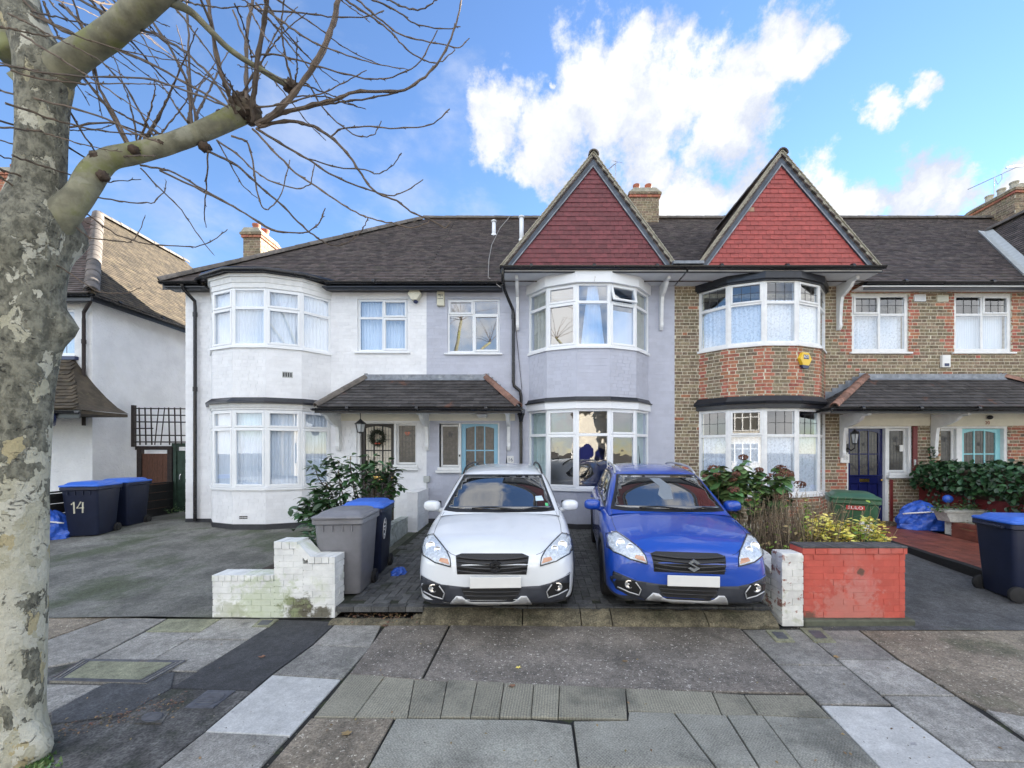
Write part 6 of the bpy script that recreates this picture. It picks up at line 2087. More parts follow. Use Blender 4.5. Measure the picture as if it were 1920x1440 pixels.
        add('mirror_arm', m_arm, paint, parent=mr, smooth=True, key='ma%s' % sgn)
        def m_mg(sgn=sgn):
            b = MB(); Mx = Matrix.Translation((-.955, 1.55 - YC, 1.015)) @ Matrix.Rotation(R(-12), 4, 'Z')
            b.bbox(-.10, .10, .072, .09, -.06, .06, .008, Mx)
            if sgn: b.v = [(-x, y, z) for x, y, z in b.v]
            return b
        add('mirror_glass', m_mg, 'grille_black', parent=mr, key='mg%s' % sgn)
        def m_rail(sgn=sgn):
            b = MB(); pts = []
            for i, y in enumerate(np.linspace(2.05, 3.95, 22)):
                q = catmull([s[0] for s in CABIN], [list(s[1][3]) for s in CABIN], [y])[0]
                e = min(1, min(i, 21 - i) / 3)
                pts.append((-q[0] - .005, y - YC, q[1] + .012 + .045 * e))
            b.tube(pts, [.012 + .006 * min(1, min(i, 21 - i) / 2) for i in range(22)], 8)
            if sgn: b.v = [(-x, y, z) for x, y, z in b.v]
            return b
        add('roof_rail', m_rail, rail, smooth=True, key='rr%s' % sgn)
    # grille
    gp = [(425, 908), (475, 890), (985, 890), (1043, 914), (1022, 1068), (437, 1066)]
    gr = add('grille', lambda: patch(gp, ray_px, .003, 24, .03), 'grille_black', key='gr')
    for k in range(4):
        def m_slat(k=k):
            f0 = (k + .38) / 4.2
            q = [(733 + u_ * (300 - 10 * f0), 908 + f0 * 152 + 24 * (1 - u_ * u_)) for u_ in [-1 + i_ / 8 for i_ in range(17)]]
            b = line_on(q, ray_px, .012, .0125, 60, n=8)
            return b
        add('grille_slat', m_slat, 'grille_slat', parent=gr, smooth=True, key='gs%d' % k)
    S_ = [(0, 1), (.98, .42), (.55, .22), (.02, .52), (-.38, .32), (.98, -.42), (0, -1), (-.98, -.42), (-.55, -.22), (-.02, -.52), (.38, -.32), (-.98, .42)]
    def m_badge():
        o, d = ray_px(727, 995); h = bvh.ray_cast(o, d); b = MB()
        b.prism([(x * .062, z * .066) for x, z in S_], -.036, -.014, lambda a, c, q: Vector((a, h[0].y + q, h[0].z + c)))
        return b
    add('badge', m_badge, badge, parent=gr, key='badge')
    # lower cladding, intake, skid plate, plate
    cp = [(121, 1066), (200, 1106), (300, 1150), (440, 1166), (505, 1172), (930, 1172), (1000, 1168), (1130, 1162), (1250, 1132), (1330, 1092), (1384, 1046), (1380, 1190), (1345, 1268), (1240, 1300), (1060, 1312), (860, 1318), (600, 1318), (380, 1308), (230, 1275), (155, 1225), (130, 1150)]
    add('bumper_cladding', lambda: patch(cp, ray_px, .006, 26, .02), 'cladding', key='clad', smooth=True)
    ip = [(470, 1180), (977, 1180), (952, 1240), (905, 1280), (548, 1280), (500, 1244)]
    li = add('lower_grille', lambda: patch(ip, ray_px, .010, 26, .02), 'grille_black', key='lg')
    for k in range(2):
        add('grille_slat', lambda k=k: line_on([(488 + 14 * k, 1206 + 34 * k), (600, 1212 + 34 * k), (850, 1212 + 34 * k), (962 - 16 * k, 1206 + 34 * k)], ray_px, .014, .009, 18), 'grille_slat', parent=li, smooth=True, key='ls%d' % k)
    sp = [(378, 1306), (430, 1246), (478, 1250), (520, 1286), (560, 1296), (900, 1296), (940, 1282), (972, 1246), (1022, 1246), (1068, 1308), (880, 1310), (860, 1322), (590, 1322), (570, 1310)]
    add('skid_plate', lambda: patch(sp, ray_px, .016, 22, .02), 'silver_trim', key='skid', smooth=True)
    def m_plate():
        o, d = ray_px(717, 1130); h = bvh.ray_cast(o, d); b = MB()
        b.bbox(-.26, .26, h[0].y - .030, h[0].y - .018, h[0].z - .056, h[0].z + .056, .004); b.box(-.2, .2, h[0].y - .02, h[0].y + .03, h[0].z - .04, h[0].z + .04)
        return b
    add('number_plate', m_plate, 'plate_white', key='plate')
    # wipers, aerial, screen stickers
    for k, q in enumerate(([(560, 520), (720, 510), (850, 522), (975, 534)], [(985, 534), (1090, 512), (1210, 518)])):
        add('wiper', lambda q=q: line_on(q, ray_px, .022, .010, 24, n=6), 'grille_black', key='wp%d' % k)
    def m_ant():
        b = MB(); b.tube([(.02, 3.55 - YC, 1.49), (.02, 3.62 - YC, 1.60), (.02, 3.74 - YC, 1.80)], [.016, .006, .003], 6); return b
    add('aerial', m_ant, 'grille_black', key='ant')
    return t, add
MT['car_screen'] = mat('car_screen', (.010, .012, .014), .02, .1, 5, spec=.9)
def _scr(m):
    bs = [n for n in m.node_tree.nodes if n.type == 'BSDF_PRINCIPLED'][0]
    bs.inputs['Coat Weight'].default_value = 1.0; bs.inputs['Coat Roughness'].default_value = .0; bs.inputs['IOR'].default_value = 1.75; bs.inputs['Coat IOR'].default_value = 1.7
_scr(MT['car_screen'])
A('grille_slat', (.022, .022, .024), .3, .1, 10)
A('badge_black', (.02, .02, .022), .25, .1, 10)
A('lamp_bowl', (.62, .65, .68), .3, .25, 40, metal=.0)
tW, addW = build_car('white crossover car with black grille badge and blank number plate on the block paving', poseW, 'paint_white', 'badge_black', 'grille_black', 'cars parked nose out on the block paving')
addW('tax_sticker', lambda: patch([(1095, 412), (1150, 408), (1166, 448), (1100, 452)], ray_px, .013, 30, .002), 'sticker_blue', key='st1')
addW('tax_sticker', lambda: patch([(1178, 470), (1200, 470), (1206, 494), (1182, 494)], ray_px, .013, 30, .002), 'sticker_green', key='st2')
tB, addB = build_car('deep blue crossover car with chrome S badge and silver roof rails beside the white car', poseB, 'paint_blue', 'chrome', 'silver_trim', 'cars parked nose out on the block paving')
addB('windscreen_reflection', lambda: patch([(745, 262), (830, 262), (890, 330), (870, 440), (790, 445), (760, 400), (800, 330)], ray_px, .012, 30, .002), 'reflection_pale', key='st3')  # pale patch on the glass, painted in for a reflection


# ------------------------------------------------------------------ garden walls
def brickwall(name, label, cat, x0, x1, y0, y1, z0, tops, mk, core, course0=None, cap=None, faces=('f', 'l', 'r'), limit=300, out=.007, rows=None):
    """tops: list of (xa, xb, ztop). bricks as single objects on the faces in view"""
    t = thing(name, label, cat, ((x0 + x1) / 2, (y0 + y1) / 2, z0))
    b = MB()
    for xa, xb, zt in tops: b.box(xa + .006, xb - .006, y0 + .006, y1 - .006, z0, zt - .008)
    obj('mortar', b, core, t)
    it = []
    J, Hc = .009, .066
    for k_, (xa, xb, zt) in enumerate(tops):
        n = int(round((zt - z0) / (Hc + J))); hc = (zt - z0) / n - J
        kw = dict(Hc=hc, J=J, JV=.003, depth=.06, jx=.0035, ja=.008, out=out, bond='stretcher')
        bricks(it, (xa, y0 + .006), (xb, y0 + .006), z0 + .003, zt, mk=mk, **kw)
        if 'r' in faces and (k_ == len(tops) - 1): bricks(it, (xb - .006, y0), (xb - .006, y1), z0 + .003, zt, mk=mk, **kw)
        elif k_ < len(tops) - 1 and tops[k_ + 1][2] < zt: bricks(it, (xb - .006, y0), (xb - .006, y1), tops[k_ + 1][2], zt, mk=mk, **kw)
        if 'l' in faces and k_ == 0: bricks(it, (xa + .006, y1), (xa + .006, y0), z0 + .003, zt, mk=mk, **kw)
        elif k_ and tops[k_ - 1][2] < zt: bricks(it, (xa + .006, y1), (xa + .006, y0), tops[k_ - 1][2], zt, mk=mk, **kw)
    return t, it

tw_, it = brickwall('garden_wall', 'white painted stepped brick wall with green stains left of the grey bin', 'wall', -3.70, -2.29, 4.80, 5.03, ZP, [(-3.70, -2.99, .30), (-2.99, -2.66, .67), (-2.66, -2.29, .50)], 'wall_white_dirty', 'wall_white_dirty')
Rz = Matrix.Identity(3)
def coping(it, xa, xb, y0, y1, z, mk, h=.065, w_=.075, L=None):
    x = xa
    while x < xb - .02:
        e = min(x + w_, xb)
        it.append((Vector(((x + e) / 2, (y0 + y1) / 2, z + h / 2 + rng.uniform(-.002, .003))), jit(Rz, .012), (e - x - .006, y1 - y0, h), mk)); x = e
coping(it, -3.705, -2.995, 4.79, 5.04, .30, 'wall_white_dirty')
coping(it, -2.99, -2.72, 4.79, 5.04, .67, 'wall_white_dirty', .08, .09)
coping(it, -2.60, -2.285, 4.79, 5.04, .50, 'wall_white_dirty', .075, .08)
it.append((Vector((-2.665, 4.915, .63)), Matrix.Rotation(R(48), 3, 'Y'), (.20, .245, .07), 'wall_white_dirty'))
pieces('brick', tw_, it, 300, 'brickwork')

tr_, it = brickwall('garden_wall', 'bright red painted brick garden wall with dark coping and yellow leaved plants behind', 'wall', 3.005, 4.135, 4.625, 4.84, ZP + .07, [(3.005, 4.135, .655)], 'wall_red', 'wall_red', out=.0035)
coping(it, 2.985, 4.15, 4.612, 4.85, .655, 'wall_red', .062, .14)
pieces('brick', tr_, it, 300, 'brickwork')
b = MB(); b.bbox(2.985, 4.15, 4.606, 4.855, .719, .727, .002); obj('coping_top', b, 'coping_dark', tr_)
for i in range(15):
    b = MB(); x = 2.99 + i * .0775; b.bbox(x, x + .07, 4.604, 4.857, .7275, .735 + rng.uniform(0, .004), .003); obj('coping_brick', b, 'coping_dark', tr_)
b = MB(); b.bbox(2.98, 4.2, 4.56, 4.86, ZP - .05, ZP + .072, .015); obj('footing', b, 'wall_base', tr_)

tp_, it = brickwall('gate_pier', 'white painted brick pier with flaking paint beside the red wall', 'pier', 2.735, 2.965, 4.57, 4.78, ZP, [(2.735, 2.965, .655)], 'wall_white_flaked', 'wall_white_flaked')
pieces('brick', tp_, it, 200)
b = MB(); b.bbox(2.74, 2.96, 4.575, 4.775, .645, .668, .004); obj('cap', b, 'wall_white_flaked', tp_)
# low dividing wall running back to the house with a curved-down top
tl_ = thing('dividing_wall', 'low white painted wall running back beside the blue car', 'wall', (2.85, 6.5, 0))
ys = np.linspace(4.79, 9.2, 13)
topz = lambda y: .42 + .14 * min(1, max(0, (y - 4.79) / .5)) if y < 5.3 else .56
b = MB(); vs = []
for y in ys:
    for x, z in ((2.745, -.15), (2.745, topz(y) - .03), (2.885, topz(y) - .03), (2.885, -.15)): vs.append((x, y, z))
n = len(ys)
b.add(vs, [(4 * i + j, 4 * i + (j + 1) % 4, 4 * i + 4 + (j + 1) % 4, 4 * i + 4 + j) for i in range(n - 1) for j in range(4)] + [(0, 1, 2, 3), (4 * n - 4, 4 * n - 3, 4 * n - 2, 4 * n - 1)])
obj('mortar', b, 'planter_wall', tl_)
it = []
bricks(it, (2.745, 9.2), (2.745, 4.79), -.12, .40, mk='wall_white_flaked', depth=.05, bond='stretcher', out=.006)
pieces('brick', tl_, it, 200, 'brickwork')
for i in range(n - 1):
    b = MB(); y0, y1 = ys[i] + .003, ys[i + 1] - .003
    b.add([(2.725, y0, topz(y0) - .03), (2.905, y0, topz(y0) - .03), (2.905, y1, topz(y1) - .03), (2.725, y1, topz(y1) - .03), (2.725, y0, topz(y0) + .02), (2.905, y0, topz(y0) + .02), (2.905, y1, topz(y1) + .02), (2.725, y1, topz(y1) + .02)], [(0, 3, 2, 1), (4, 5, 6, 7), (0, 1, 5, 4), (1, 2, 6, 5), (2, 3, 7, 6), (3, 0, 4, 7)])
    obj('coping_stone', b, 'wall_white_flaked', tl_)
# planter wall and spur wall by the doors
tq_, it = brickwall('planter_wall', 'low mossy grey white brick wall edging the shrub bed by the driveway', 'wall', -2.74, -2.60, 5.8, 8.62, 0, [(-2.74, -2.60, .42)], 'planter_wall', 'planter_wall')
pieces('brick', tq_, it, 150, 'brickwork')
b = MB(); b.bbox(-2.75, -2.59, 5.79, 8.63, .41, .44, .006); obj('coping', b, 'planter_wall', tq_)
ts_, it = brickwall('spur_wall', 'short white painted wall between the black and pale blue front doors', 'wall', -2.62, -2.40, 8.62, 9.53, 0, [(-2.62, -2.40, .93)], 'white_paint_brick', 'white_paint_brick')
pieces('brick', ts_, it, 120, 'brickwork')
b = MB(); b.bbox(-2.63, -2.39, 8.61, 9.53, .925, .945, .006); obj('coping', b, 'white_paint_brick', ts_)
b = MB(); b.bbox(-2.50, -2.36, 9.46, 9.535, 1.08, 1.22, .01); b.tube([(-2.43, 9.50, 1.08), (-2.43, 9.50, .95)], .012, 6)
tag(obj('meter_box', b, 'grey_box'), 'small grey outdoor socket box above the short white wall', 'socket box')
# beds
def bed(x0, x1, y0, y1, z):
    b = MB(); b.grid(lambda u, v: Vector((x0 + (x1 - x0) * u, y0 + (y1 - y0) * v, z + .02 * math.sin(u * 17) * math.sin(v * 13))), 16, 16)
    struct('flower_bed', b, 'soil', True)
bed(-3.75, -2.74, 5.3, 9.3, .17)
bed(2.885, 4.25, 4.86, 9.0, .12)
bed(8.3, 9.0, 6.2, 9.3, .20)

# red tiled path to the navy door with a black edging
b = MB()
b.grid(lambda u, v: Vector((6.72 + u * 1.42 - .25 * (1 - v), 5.4 + v * 4.1, .07 + .11 * v)), 4, 12)
pth = struct('tiled_path', b, 'joint')
it = []
for j in range(26):
    for i in range(9):
        v = (j + .5) / 26
        it.append((Vector((6.72 + (i + .5) / 9 * 1.42 - .25 * (1 - v), 5.4 + v * 4.1, .074 + .11 * v)), jit(Euler((.027, 0, 0)).to_matrix(), .006), (.15, .15, .012), 'red_path'))
pieces('path_tile', pth, it, 300)
b = MB(); vs = []
for i in range(15):
    v = i / 14; x = 6.72 - .25 * (1 - v); y = 5.4 + v * 4.1; z = .085 + .11 * v + rng.uniform(-.006, .006)
    for dx, zz in ((-.10, -.2), (-.10, z - .01), (-.005, z), (-.005, -.2)): vs.append((x + dx, y, zz))
b.add(vs, [(4 * i + j, 4 * i + (j + 1) % 4, 4 * i + 4 + (j + 1) % 4, 4 * i + 4 + j) for i in range(14) for j in range(4)] + [(0, 1, 2, 3), (56, 57, 58, 59)])
struct('path_edging', b, 'fence_black')
# low red bed wall right of the path, maroon wall under the ivy
tm_, it = brickwall('bed_wall', 'low dull red brick edging of the bed right of the tiled path', 'wall', 8.14, 8.28, 6.0, 8.1, .05, [(8.14, 8.28, .42)], 'red_path', 'red_path')
pieces('brick', tm_, it, 120)
tv_ = thing('boundary_wall', 'dark red painted low wall beneath the ivy hedge', 'wall', (8.9, 7.8, 0))
b = MB(); b.bbox(8.80, 9.0, 6.0, 9.5, .05, .98, .01); obj('wall_body', b, 'maroon', tv_)
b = MB(); b.bbox(8.78, 9.02, 5.98, 9.5, .98, 1.02, .008); obj('coping', b, 'maroon', tv_)

# ------------------------------------------------------------------ wheelie bins
def rrect(hw, hd, r, n=5):
    pts = []
    for cx_, cy_, a0 in ((hw - r, hd - r, 0), (-hw + r, hd - r, PI / 2), (-hw + r, -hd + r, PI), (hw - r, -hd + r, 1.5 * PI)):
        for i in range(n):
            a = a0 + PI / 2 * i / (n - 1)
            pts.append((cx_ + r * math.cos(a), cy_ + r * math.sin(a)))
    return pts
def ringloft(b, rings):
    """rings: list of (hw, hd, r, z, dy)"""
    R_ = [[(x, y + dy, z) for x, y in rrect(hw, hd, r)] for hw, hd, r, z, dy in rings]
    m = len(R_[0])
    b.add([p for q in R_ for p in q], [(i * m + j, i * m + (j + 1) % m, (i + 1) * m + (j + 1) % m, (i + 1) * m + j) for i in range(len(R_) - 1) for j in range(m)] + [list(range(m))[::-1], [(len(R_) - 1) * m + j for j in range(m)]])
def wheelie_bin(label, loc, rot, body, lid, k=1.0, group='wheelie bins in the front gardens', gutter_lid=False):
    """front faces local -y, handle and wheels at +y"""
    t = thing('wheelie_bin', label, 'wheelie bin', loc, (0, 0, rot), group)
    b = MB()
    ringloft(b, [(.225 * k, .25 * k, .05, .03 * k, .02), (.235 * k, .262 * k, .05, .06 * k, .02), (.278 * k, .335 * k, .05, .90 * k, 0), (.280 * k, .34 * k, .05, .93 * k, 0)])
    smooth_by_angle(obj('bin_body', b, body, t, local=True), 35)
    b = MB()
    ringloft(b, [(.283 * k, .343 * k, .05, .90 * k, 0), (.305 * k, .362 * k, .05, .915 * k, 0), (.305 * k, .362 * k, .05, .965 * k, 0), (.295 * k, .355 * k, .05, .972 * k, 0)])
    for x in (-.17, -.06, .06, .17):
        b.bbox((x - .006) * k, (x + .006) * k, -.352 * k, -.318 * k, .82 * k, .905 * k, .003)
    b.tube([(-.20 * k, .40 * k, .93 * k), (.20 * k, .40 * k, .93 * k)], .017 * k, 8)
    for x in (-.2, -.07, .07, .2): b.bbox((x - .012) * k, (x + .012) * k, .33 * k, .405 * k, .91 * k, .945 * k, .004)
    smooth_by_angle(obj('rim', b, body, t, local=True), 35)
    b = MB()
    ringloft(b, [(.305 * k, .372 * k, .05, .974 * k, -.006), (.308 * k, .376 * k, .05, .992 * k, -.006), (.296 * k, .362 * k, .05, 1.008 * k, -.006), (.262 * k, .325 * k, .07, 1.014 * k, -.01), (.235 * k, .285 * k, .07, 1.048 * k, .0), (.20 * k, .25 * k, .06, 1.060 * k, .0), (.10 * k, .13 * k, .05, 1.064 * k, .0)])
    b.bbox(-.12 * k, .12 * k, -.40 * k, -.36 * k, .985 * k, 1.0 * k, .004)
    smooth_by_angle(obj('lid', b, lid, t, local=True), 28)
    for sx in (-1, 1):
        b = MB(); b.lathe([(.03, -.025), (.085, -.025), (.098, -.018), (.10, 0), (.098, .018), (.085, .025), (.03, .025)], (sx * .255 * k, .27 * k, .10), 20, 'x')
        wh = smooth_by_angle(obj('wheel', b, 'rubber', t, local=True), 45)
        b = MB(); b.lathe([(.001, .0), (.055, .0), (.06, .01)], (sx * .278 * k, .27 * k, .10), 16, 'x'); b.lathe([(.001, -.002), (.02, .012), (.001, .016)], (sx * .27 * k, .27 * k, .10), 10, 'x')
        obj('hub', b, 'black_plastic', wh, local=True)
    return t
bg = wheelie_bin('grey wheelie bin standing behind the white stepped wall', (-2.39, 5.36, .0), R(4), 'bin_grey', 'bin_grey')
bb = wheelie_bin('navy wheelie bin with blue lid right behind the grey bin', (-2.43, 6.12, .02), R(6), 'bin_navy', 'bin_blue')
b14 = wheelie_bin('navy wheelie bin painted with the number 14 and a blue lid', (-8.96, 8.45, .09), R(16), 'bin_navy', 'bin_blue', 1.03)
bx = wheelie_bin('navy wheelie bin with blue lid half hidden behind the number 14 bin', (-9.12, 9.30, .13), R(8), 'bin_navy', 'bin_blue')
bgr = wheelie_bin('green wheelie bin with a red and white maker sticker by the navy door', (4.68, 6.12, .17), R(-30), 'bin_green', 'bin_green', .97)
brt = wheelie_bin('navy wheelie bin with a blue lid cut off by the right edge', (6.30, 5.35, -.085), R(80), 'bin_navy', 'bin_blue', 1.0)

def face_text(name, parent, txt, size, mk, x, y, z, tilt=-.09, sx=1.0):
    Mx = Matrix.Translation((x, y, z)) @ Matrix.Rotation(tilt, 4, 'X') @ UPRIGHT
    return lettering(name, txt, size, Mx, mk, parent, local=True, sx=sx)
for pts in ([(-.135, .66), (-.095, .71), (-.10, .48)], [(.015, .71), (-.055, .585), (.055, .59)], [(.045, .70), (.03, .49)]):
    b = MB(); b.tube([(x, -.2525 - .095 * z - .002, z) for x, z in pts], .0135, 6)
    obj('painted_number', b, 'cream_plate', b14, local=True)
b = MB(); b.bbox(-.105, .105, -.347, -.338, .80, .86, .002); obj('sticker', b, 'red_print', bgr, local=True)
face_text('lettering', bgr, 'SULO', .06, 'white_print', 0, -.349, .83, -.0, 1.15)
b = MB(); b.bbox(.05, .19, -.331, -.322, .46, .64, .003, Matrix.Rotation(.0, 4, 'X')); obj('label_sheet', b, 'plate_white', bgr, local=True)
b = MB(); b.bbox(-.09, .03, -.331, -.322, .44, .60, .003); obj('label_sheet', b, 'maroon', bgr, local=True)
# oval council transfer on the side of the blue lidded bin
b = MB(); K = 26
ring = [(.268, -.14 + .075 * math.cos(2 * PI * i / K), .66 + .15 * math.sin(2 * PI * i / K)) for i in range(K + 1)]
b.tube([(x + .0525 * (z - .66) / .84 * 1.0 + .0015, y, z) for x, y, z in ring], .004, 5)
for z, w_, h_ in ((.745, .05, .022), (.69, .10, .022), (.645, .05, .022), (.575, .035, .03)):
    n = max(2, int(w_ / .018))
    for i in range(n):
        y = -.14 - w_ / 2 + w_ * (i + .5) / n
        b.bbox(.268 + .0525 * (z - .66) / .84, .2715 + .0525 * (z - .66) / .84, y - .006, y + .006, z - h_ / 2, z + h_ / 2, .001)
obj('printed_transfer', b, 'white_print', bb, local=True)

# ------------------------------------------------------------------ bags and scraps
def bag(label, loc, r, mk='bag_blue', strap=False, seed=1):
    rr = random.Random(seed)
    t = thing('plastic_bag', label, 'bag', loc)
    b = MB()
    n, m = 30, 20
    ph = [rr.uniform(0, 6.28) for _ in range(8)]
    vs = []; fs = []
    for i in range(m + 1):
        f = i / m
        for j in range(n):
            th = 2 * PI * j / n
            rad = math.sin(min(1, f * 1.06 + .02) * PI * .5 + .0) if f < .0 else (1 - f ** 2.6) ** .5 * (.9 + .12 * (1 - f))
            crease = 1 + .10 * math.sin(th * 3 + ph[0] + f * 4) + .08 * math.sin(th * 7 + ph[1] - f * 9) + .05 * abs(math.sin(th * 5 + f * 12 + ph[2])) + .04 * math.sin(th * 13 + ph[3] + f * 17)
            vs.append((r[0] * rad * crease * math.cos(th), r[1] * rad * crease * math.sin(th), r[2] * f * (1 + .06 * math.sin(th * 2 + ph[4]))))
    for i in range(m):
        for j in range(n): fs.append((i * n + j, i * n + (j + 1) % n, (i + 1) * n + (j + 1) % n, (i + 1) * n + j))
    b.add(vs, fs)
    obj('bag_body', b, mk, t, False, local=True)
    if strap:
        b = MB(); pts = []
        for i in range(14):
            th = -PI * .95 + i / 13 * PI * .9; f = .55 + .12 * math.sin(i / 13 * PI)
            rad = (1 - f ** 2.6) ** .5 * 1.12
            pts.append((r[0] * rad * math.cos(th), r[1] * rad * math.sin(th), r[2] * f))
        b.tube(pts, .016, 6); obj('handle', b, 'white_print', t, True, local=True)
    return t
bag('bulging blue woven bag with white strap left of the number 14 bin', (-9.45, 8.15, .08), (.30, .26, .56), strap=True, seed=3)
bag('crumpled blue bag slumped against the maroon wall by the navy door', (8.15, 8.75, .17), (.42, .30, .56), strap=True, seed=5)
bag('small scrap of blue plastic on the paving beside the bins', (-1.93, 5.98, .025), (.10, .13, .10), seed=8)

# ------------------------------------------------------------------ fence, gates and trellis between the houses
t = thing('low_fence', 'low black timber fence along the edge of the left driveway', 'fence', (-9.45, 9.4, .1))
for i in range(7):
    for k in range(4):
        y0 = 7.4 + i * .5
        b = MB(); z0 = .16 + k * .20
        b.bbox(-9.46 + rng.uniform(-.004, .004), -9.435, y0 + .002, y0 + .498, z0, z0 + .19, .004); obj('fence_board', b, 'fence_black', t)
for y in (7.4, 8.6, 9.8, 10.85):
    b = MB(); b.bbox(-9.54, -9.462, y - .04, y + .04, .05, 1.0, .006); obj('post', b, 'fence_black', t)
b = MB(); b.bbox(-9.49, -9.42, 7.4, 10.9, .965, .995, .004); obj('capping', b, 'fence_black', t)
def gate(name, label, x0, x1, y, z0, z1, mk, fr, boards, frame=.07):
    t = thing(name, label, 'gate', ((x0 + x1) / 2, y, z0))
    b = MB()
    b.bbox(x0 - frame, x0, y - .05, y + .05, z0, z1 + .1, .005); b.bbox(x1, x1 + frame, y - .05, y + .05, z0, z1 + .1, .005)
    b.bbox(x0 - frame - .04, x1 + frame, y - .051, y + .051, z1 + .10, z1 + .20, .005)
    obj('gate_frame', b, fr, t)
    for i in range(boards):
        a = x0 + (x1 - x0) * i / boards; e = x0 + (x1 - x0) * (i + 1) / boards
        b = MB(); b.bbox(a + .002, e - .002, y - .02 + rng.uniform(-.003, .003), y + .02, z0 + .05, z1, .004); obj('gate_board', b, mk, t)
    return t
g1 = gate('side_gate', 'brown boarded side gate in a dark frame under the trellis', -10.28, -9.60, 10.95, .17, 1.72, 'wood_brown', 'wood_dark', 5, .12)
g2 = gate('side_gate', 'green boarded side gate against the white house corner', -9.38, -8.55, 10.97, .17, 1.80, 'gate_green', 'gate_green', 6, .08)
b = MB(); b.tube([(-9.27, 10.93, 1.18), (-9.27, 10.90, 1.14), (-9.27, 10.90, 1.05), (-9.27, 10.93, 1.02)], .012, 6); obj('latch', b, 'chrome', g2)
t = thing('trellis', 'leaning dark lattice trellis panel above the side gates', 'trellis', (-9.8, 10.9, 1.9))
tz0, tz1, tx0, tx1 = 2.0, 2.93, -10.46, -8.6
b = MB(); b.bbox(tx0 - .05, tx0 + .03, 10.86, 10.94, 1.9, tz1 + .06, .005); obj('post', b, 'wood_dark', t)
for i in range(12):
    x = tx0 + .14 + i * .155; d = .04 if i in (3, 4) else (-.01 if i < 8 else .0)
    b = MB(); b.tube([(x - d * 1.6, 10.90, tz0 - .05), (x + d, 10.90, tz1)], .0165, 4); obj('lath', b, 'wood_dark', t)
for k in range(6):
    z = tz0 + .03 + k * .175
    x1_ = tx1 if k != 2 else tx0 + .52
    b = MB(); b.tube([(tx0, 10.875, z), (x1_, 10.875, z + rng.uniform(-.02, .01))], .0165, 4); obj('lath', b, 'wood_dark', t)

# ------------------------------------------------------------------ trough and ball by the bag
t = thing('planter_trough', 'old white stone trough with trailing plants beside the blue bag', 'planter', (8.35, 8.15, .42))
b = MB(); b.prism([(-.30, .42), (.30, .42), (.40, .62), (-.40, .62)], 8.02, 8.28, lambda a, c, q: (8.35 + a, q, c)); b.bbox(7.92, 8.78, 8.0, 8.3, .60, .65, .008)
obj('trough_body', b, 'trough', t)
b = MB(); b.bbox(8.15, 8.55, 8.05, 8.25, .15, .42, .01); obj('pedestal', b, 'trough', t)
b = MB(); b.ball((8.42, 8.45, .82), .085, .085, .085, 16, 10); tag(obj('play_ball', b, 'bag_blue', None, True), 'small blue ball resting among the plants above the white trough', 'ball')
b = MB(); b.tube([(8.42, 8.45, .60), (8.42, 8.45, .74)], .03, 6); tag(obj('ball_stand', b, 'stem_dark'), 'short dark stake holding the blue ball', 'stake')
# ------------------------------------------------------------------ street tree
tree = thing('plane_tree', 'pollarded plane tree with mottled bark and bare twigs at the left edge', 'tree', (-3.32, 2.75, ZP))
TY = 2.62
def pxw(px, py, Y): return P(px, py, Y)
def width(w_, Y): return w_ * Y / F
# trunk outline measured every so often: (y, left, right)
outline = [(1445, -75, 104), (1400, -62, 100), (1340, -52, 88), (1280, -45, 90), (1200, -42, 92), (1100, -40, 93), (1000, -38, 95), (900, -34, 97), (800, -30, 100), (720, -28, 106),
           (660, -26, 116), (600, -26, 122), (540, -28, 126), (480, -30, 134), (430, -22, 148), (395, -8, 146), (370, 6, 132), (330, 20, 128), (260, 25, 130), (190, 24, 134), (140, 20, 142), (90, 8, 128), (40, -16, 100), (0, -32, 84), (-80, -50, 66), (-200, -66, 50), (-340, -80, 30), (-470, -60, -30)]
b = MB()
NS = 40
rows = []
for (py, l, r) in outline:
    a0, a1 = math.atan((l - CX) / F), math.atan((r - CX) / F)
    th_, de = (a0 + a1) / 2, (a1 - a0) / 2
    D_ = TY / math.cos(th_)
    c = Vector((D_ * math.sin(th_), TY, P(0, py, TY).z)); rows.append((c, D_ * math.sin(de)))
# refine
zz = np.array([q[0].z for q in rows]); xx = np.array([q[0].x for q in rows]); rr_ = np.array([q[1] for q in rows])
zf = np.linspace(zz[0] - .03, zz[-1], 110)
xf = catmull(zz, xx[:, None], zf)[:, 0]; rf_ = catmull(zz, rr_[:, None], zf)[:, 0]
knobs = [(.45, P(138, 610, TY).z, .085, .10, .35), (1.1, P(0, 430, TY).z, .06, .12, .5), (-.6, P(60, 440, TY).z, .045, .12, .4), (.2, P(128, 505, TY).z, .03, .05, .3), (-1.3, P(60, 480, TY).z, .05, .10, .4), (-.2, P(120, 1395, TY).z, .10, .09, .45), (-1.9, P(60, 1420, TY).z, .09, .12, .5)]
vs = []
from mathutils import noise as mnoise
for i in range(len(zf)):
    for j in range(NS):
        th = 2 * PI * j / NS
        d = Vector((math.cos(th), math.sin(th), 0))
        p = Vector((xf[i], TY + .0, zf[i]))
        e = 1 + .035 * mnoise.noise(Vector((d.x * 1.3, d.y * 1.3, zf[i] * 1.6))) + .02 * mnoise.noise(Vector((d.x * 4, d.y * 4, zf[i] * 5)))
        if zf[i] < .25: e += .10 * max(0, (.25 - zf[i]) / .4) * max(0, math.sin(th * 5 + 1))
        rad = rf_[i] * e * .98
        for (ka, kz, kh, kw, kt) in knobs:
            da = (th - ka + PI) % (2 * PI) - PI
            g = math.exp(-(da / kt) ** 2 - ((zf[i] - kz) / kw) ** 2)
            rad += kh * g
        vs.append(p + d * rad)
b.add(vs, [(i * NS + j, i * NS + (j + 1) % NS, (i + 1) * NS + (j + 1) % NS, (i + 1) * NS + j) for i in range(len(zf) - 1) for j in range(NS)])
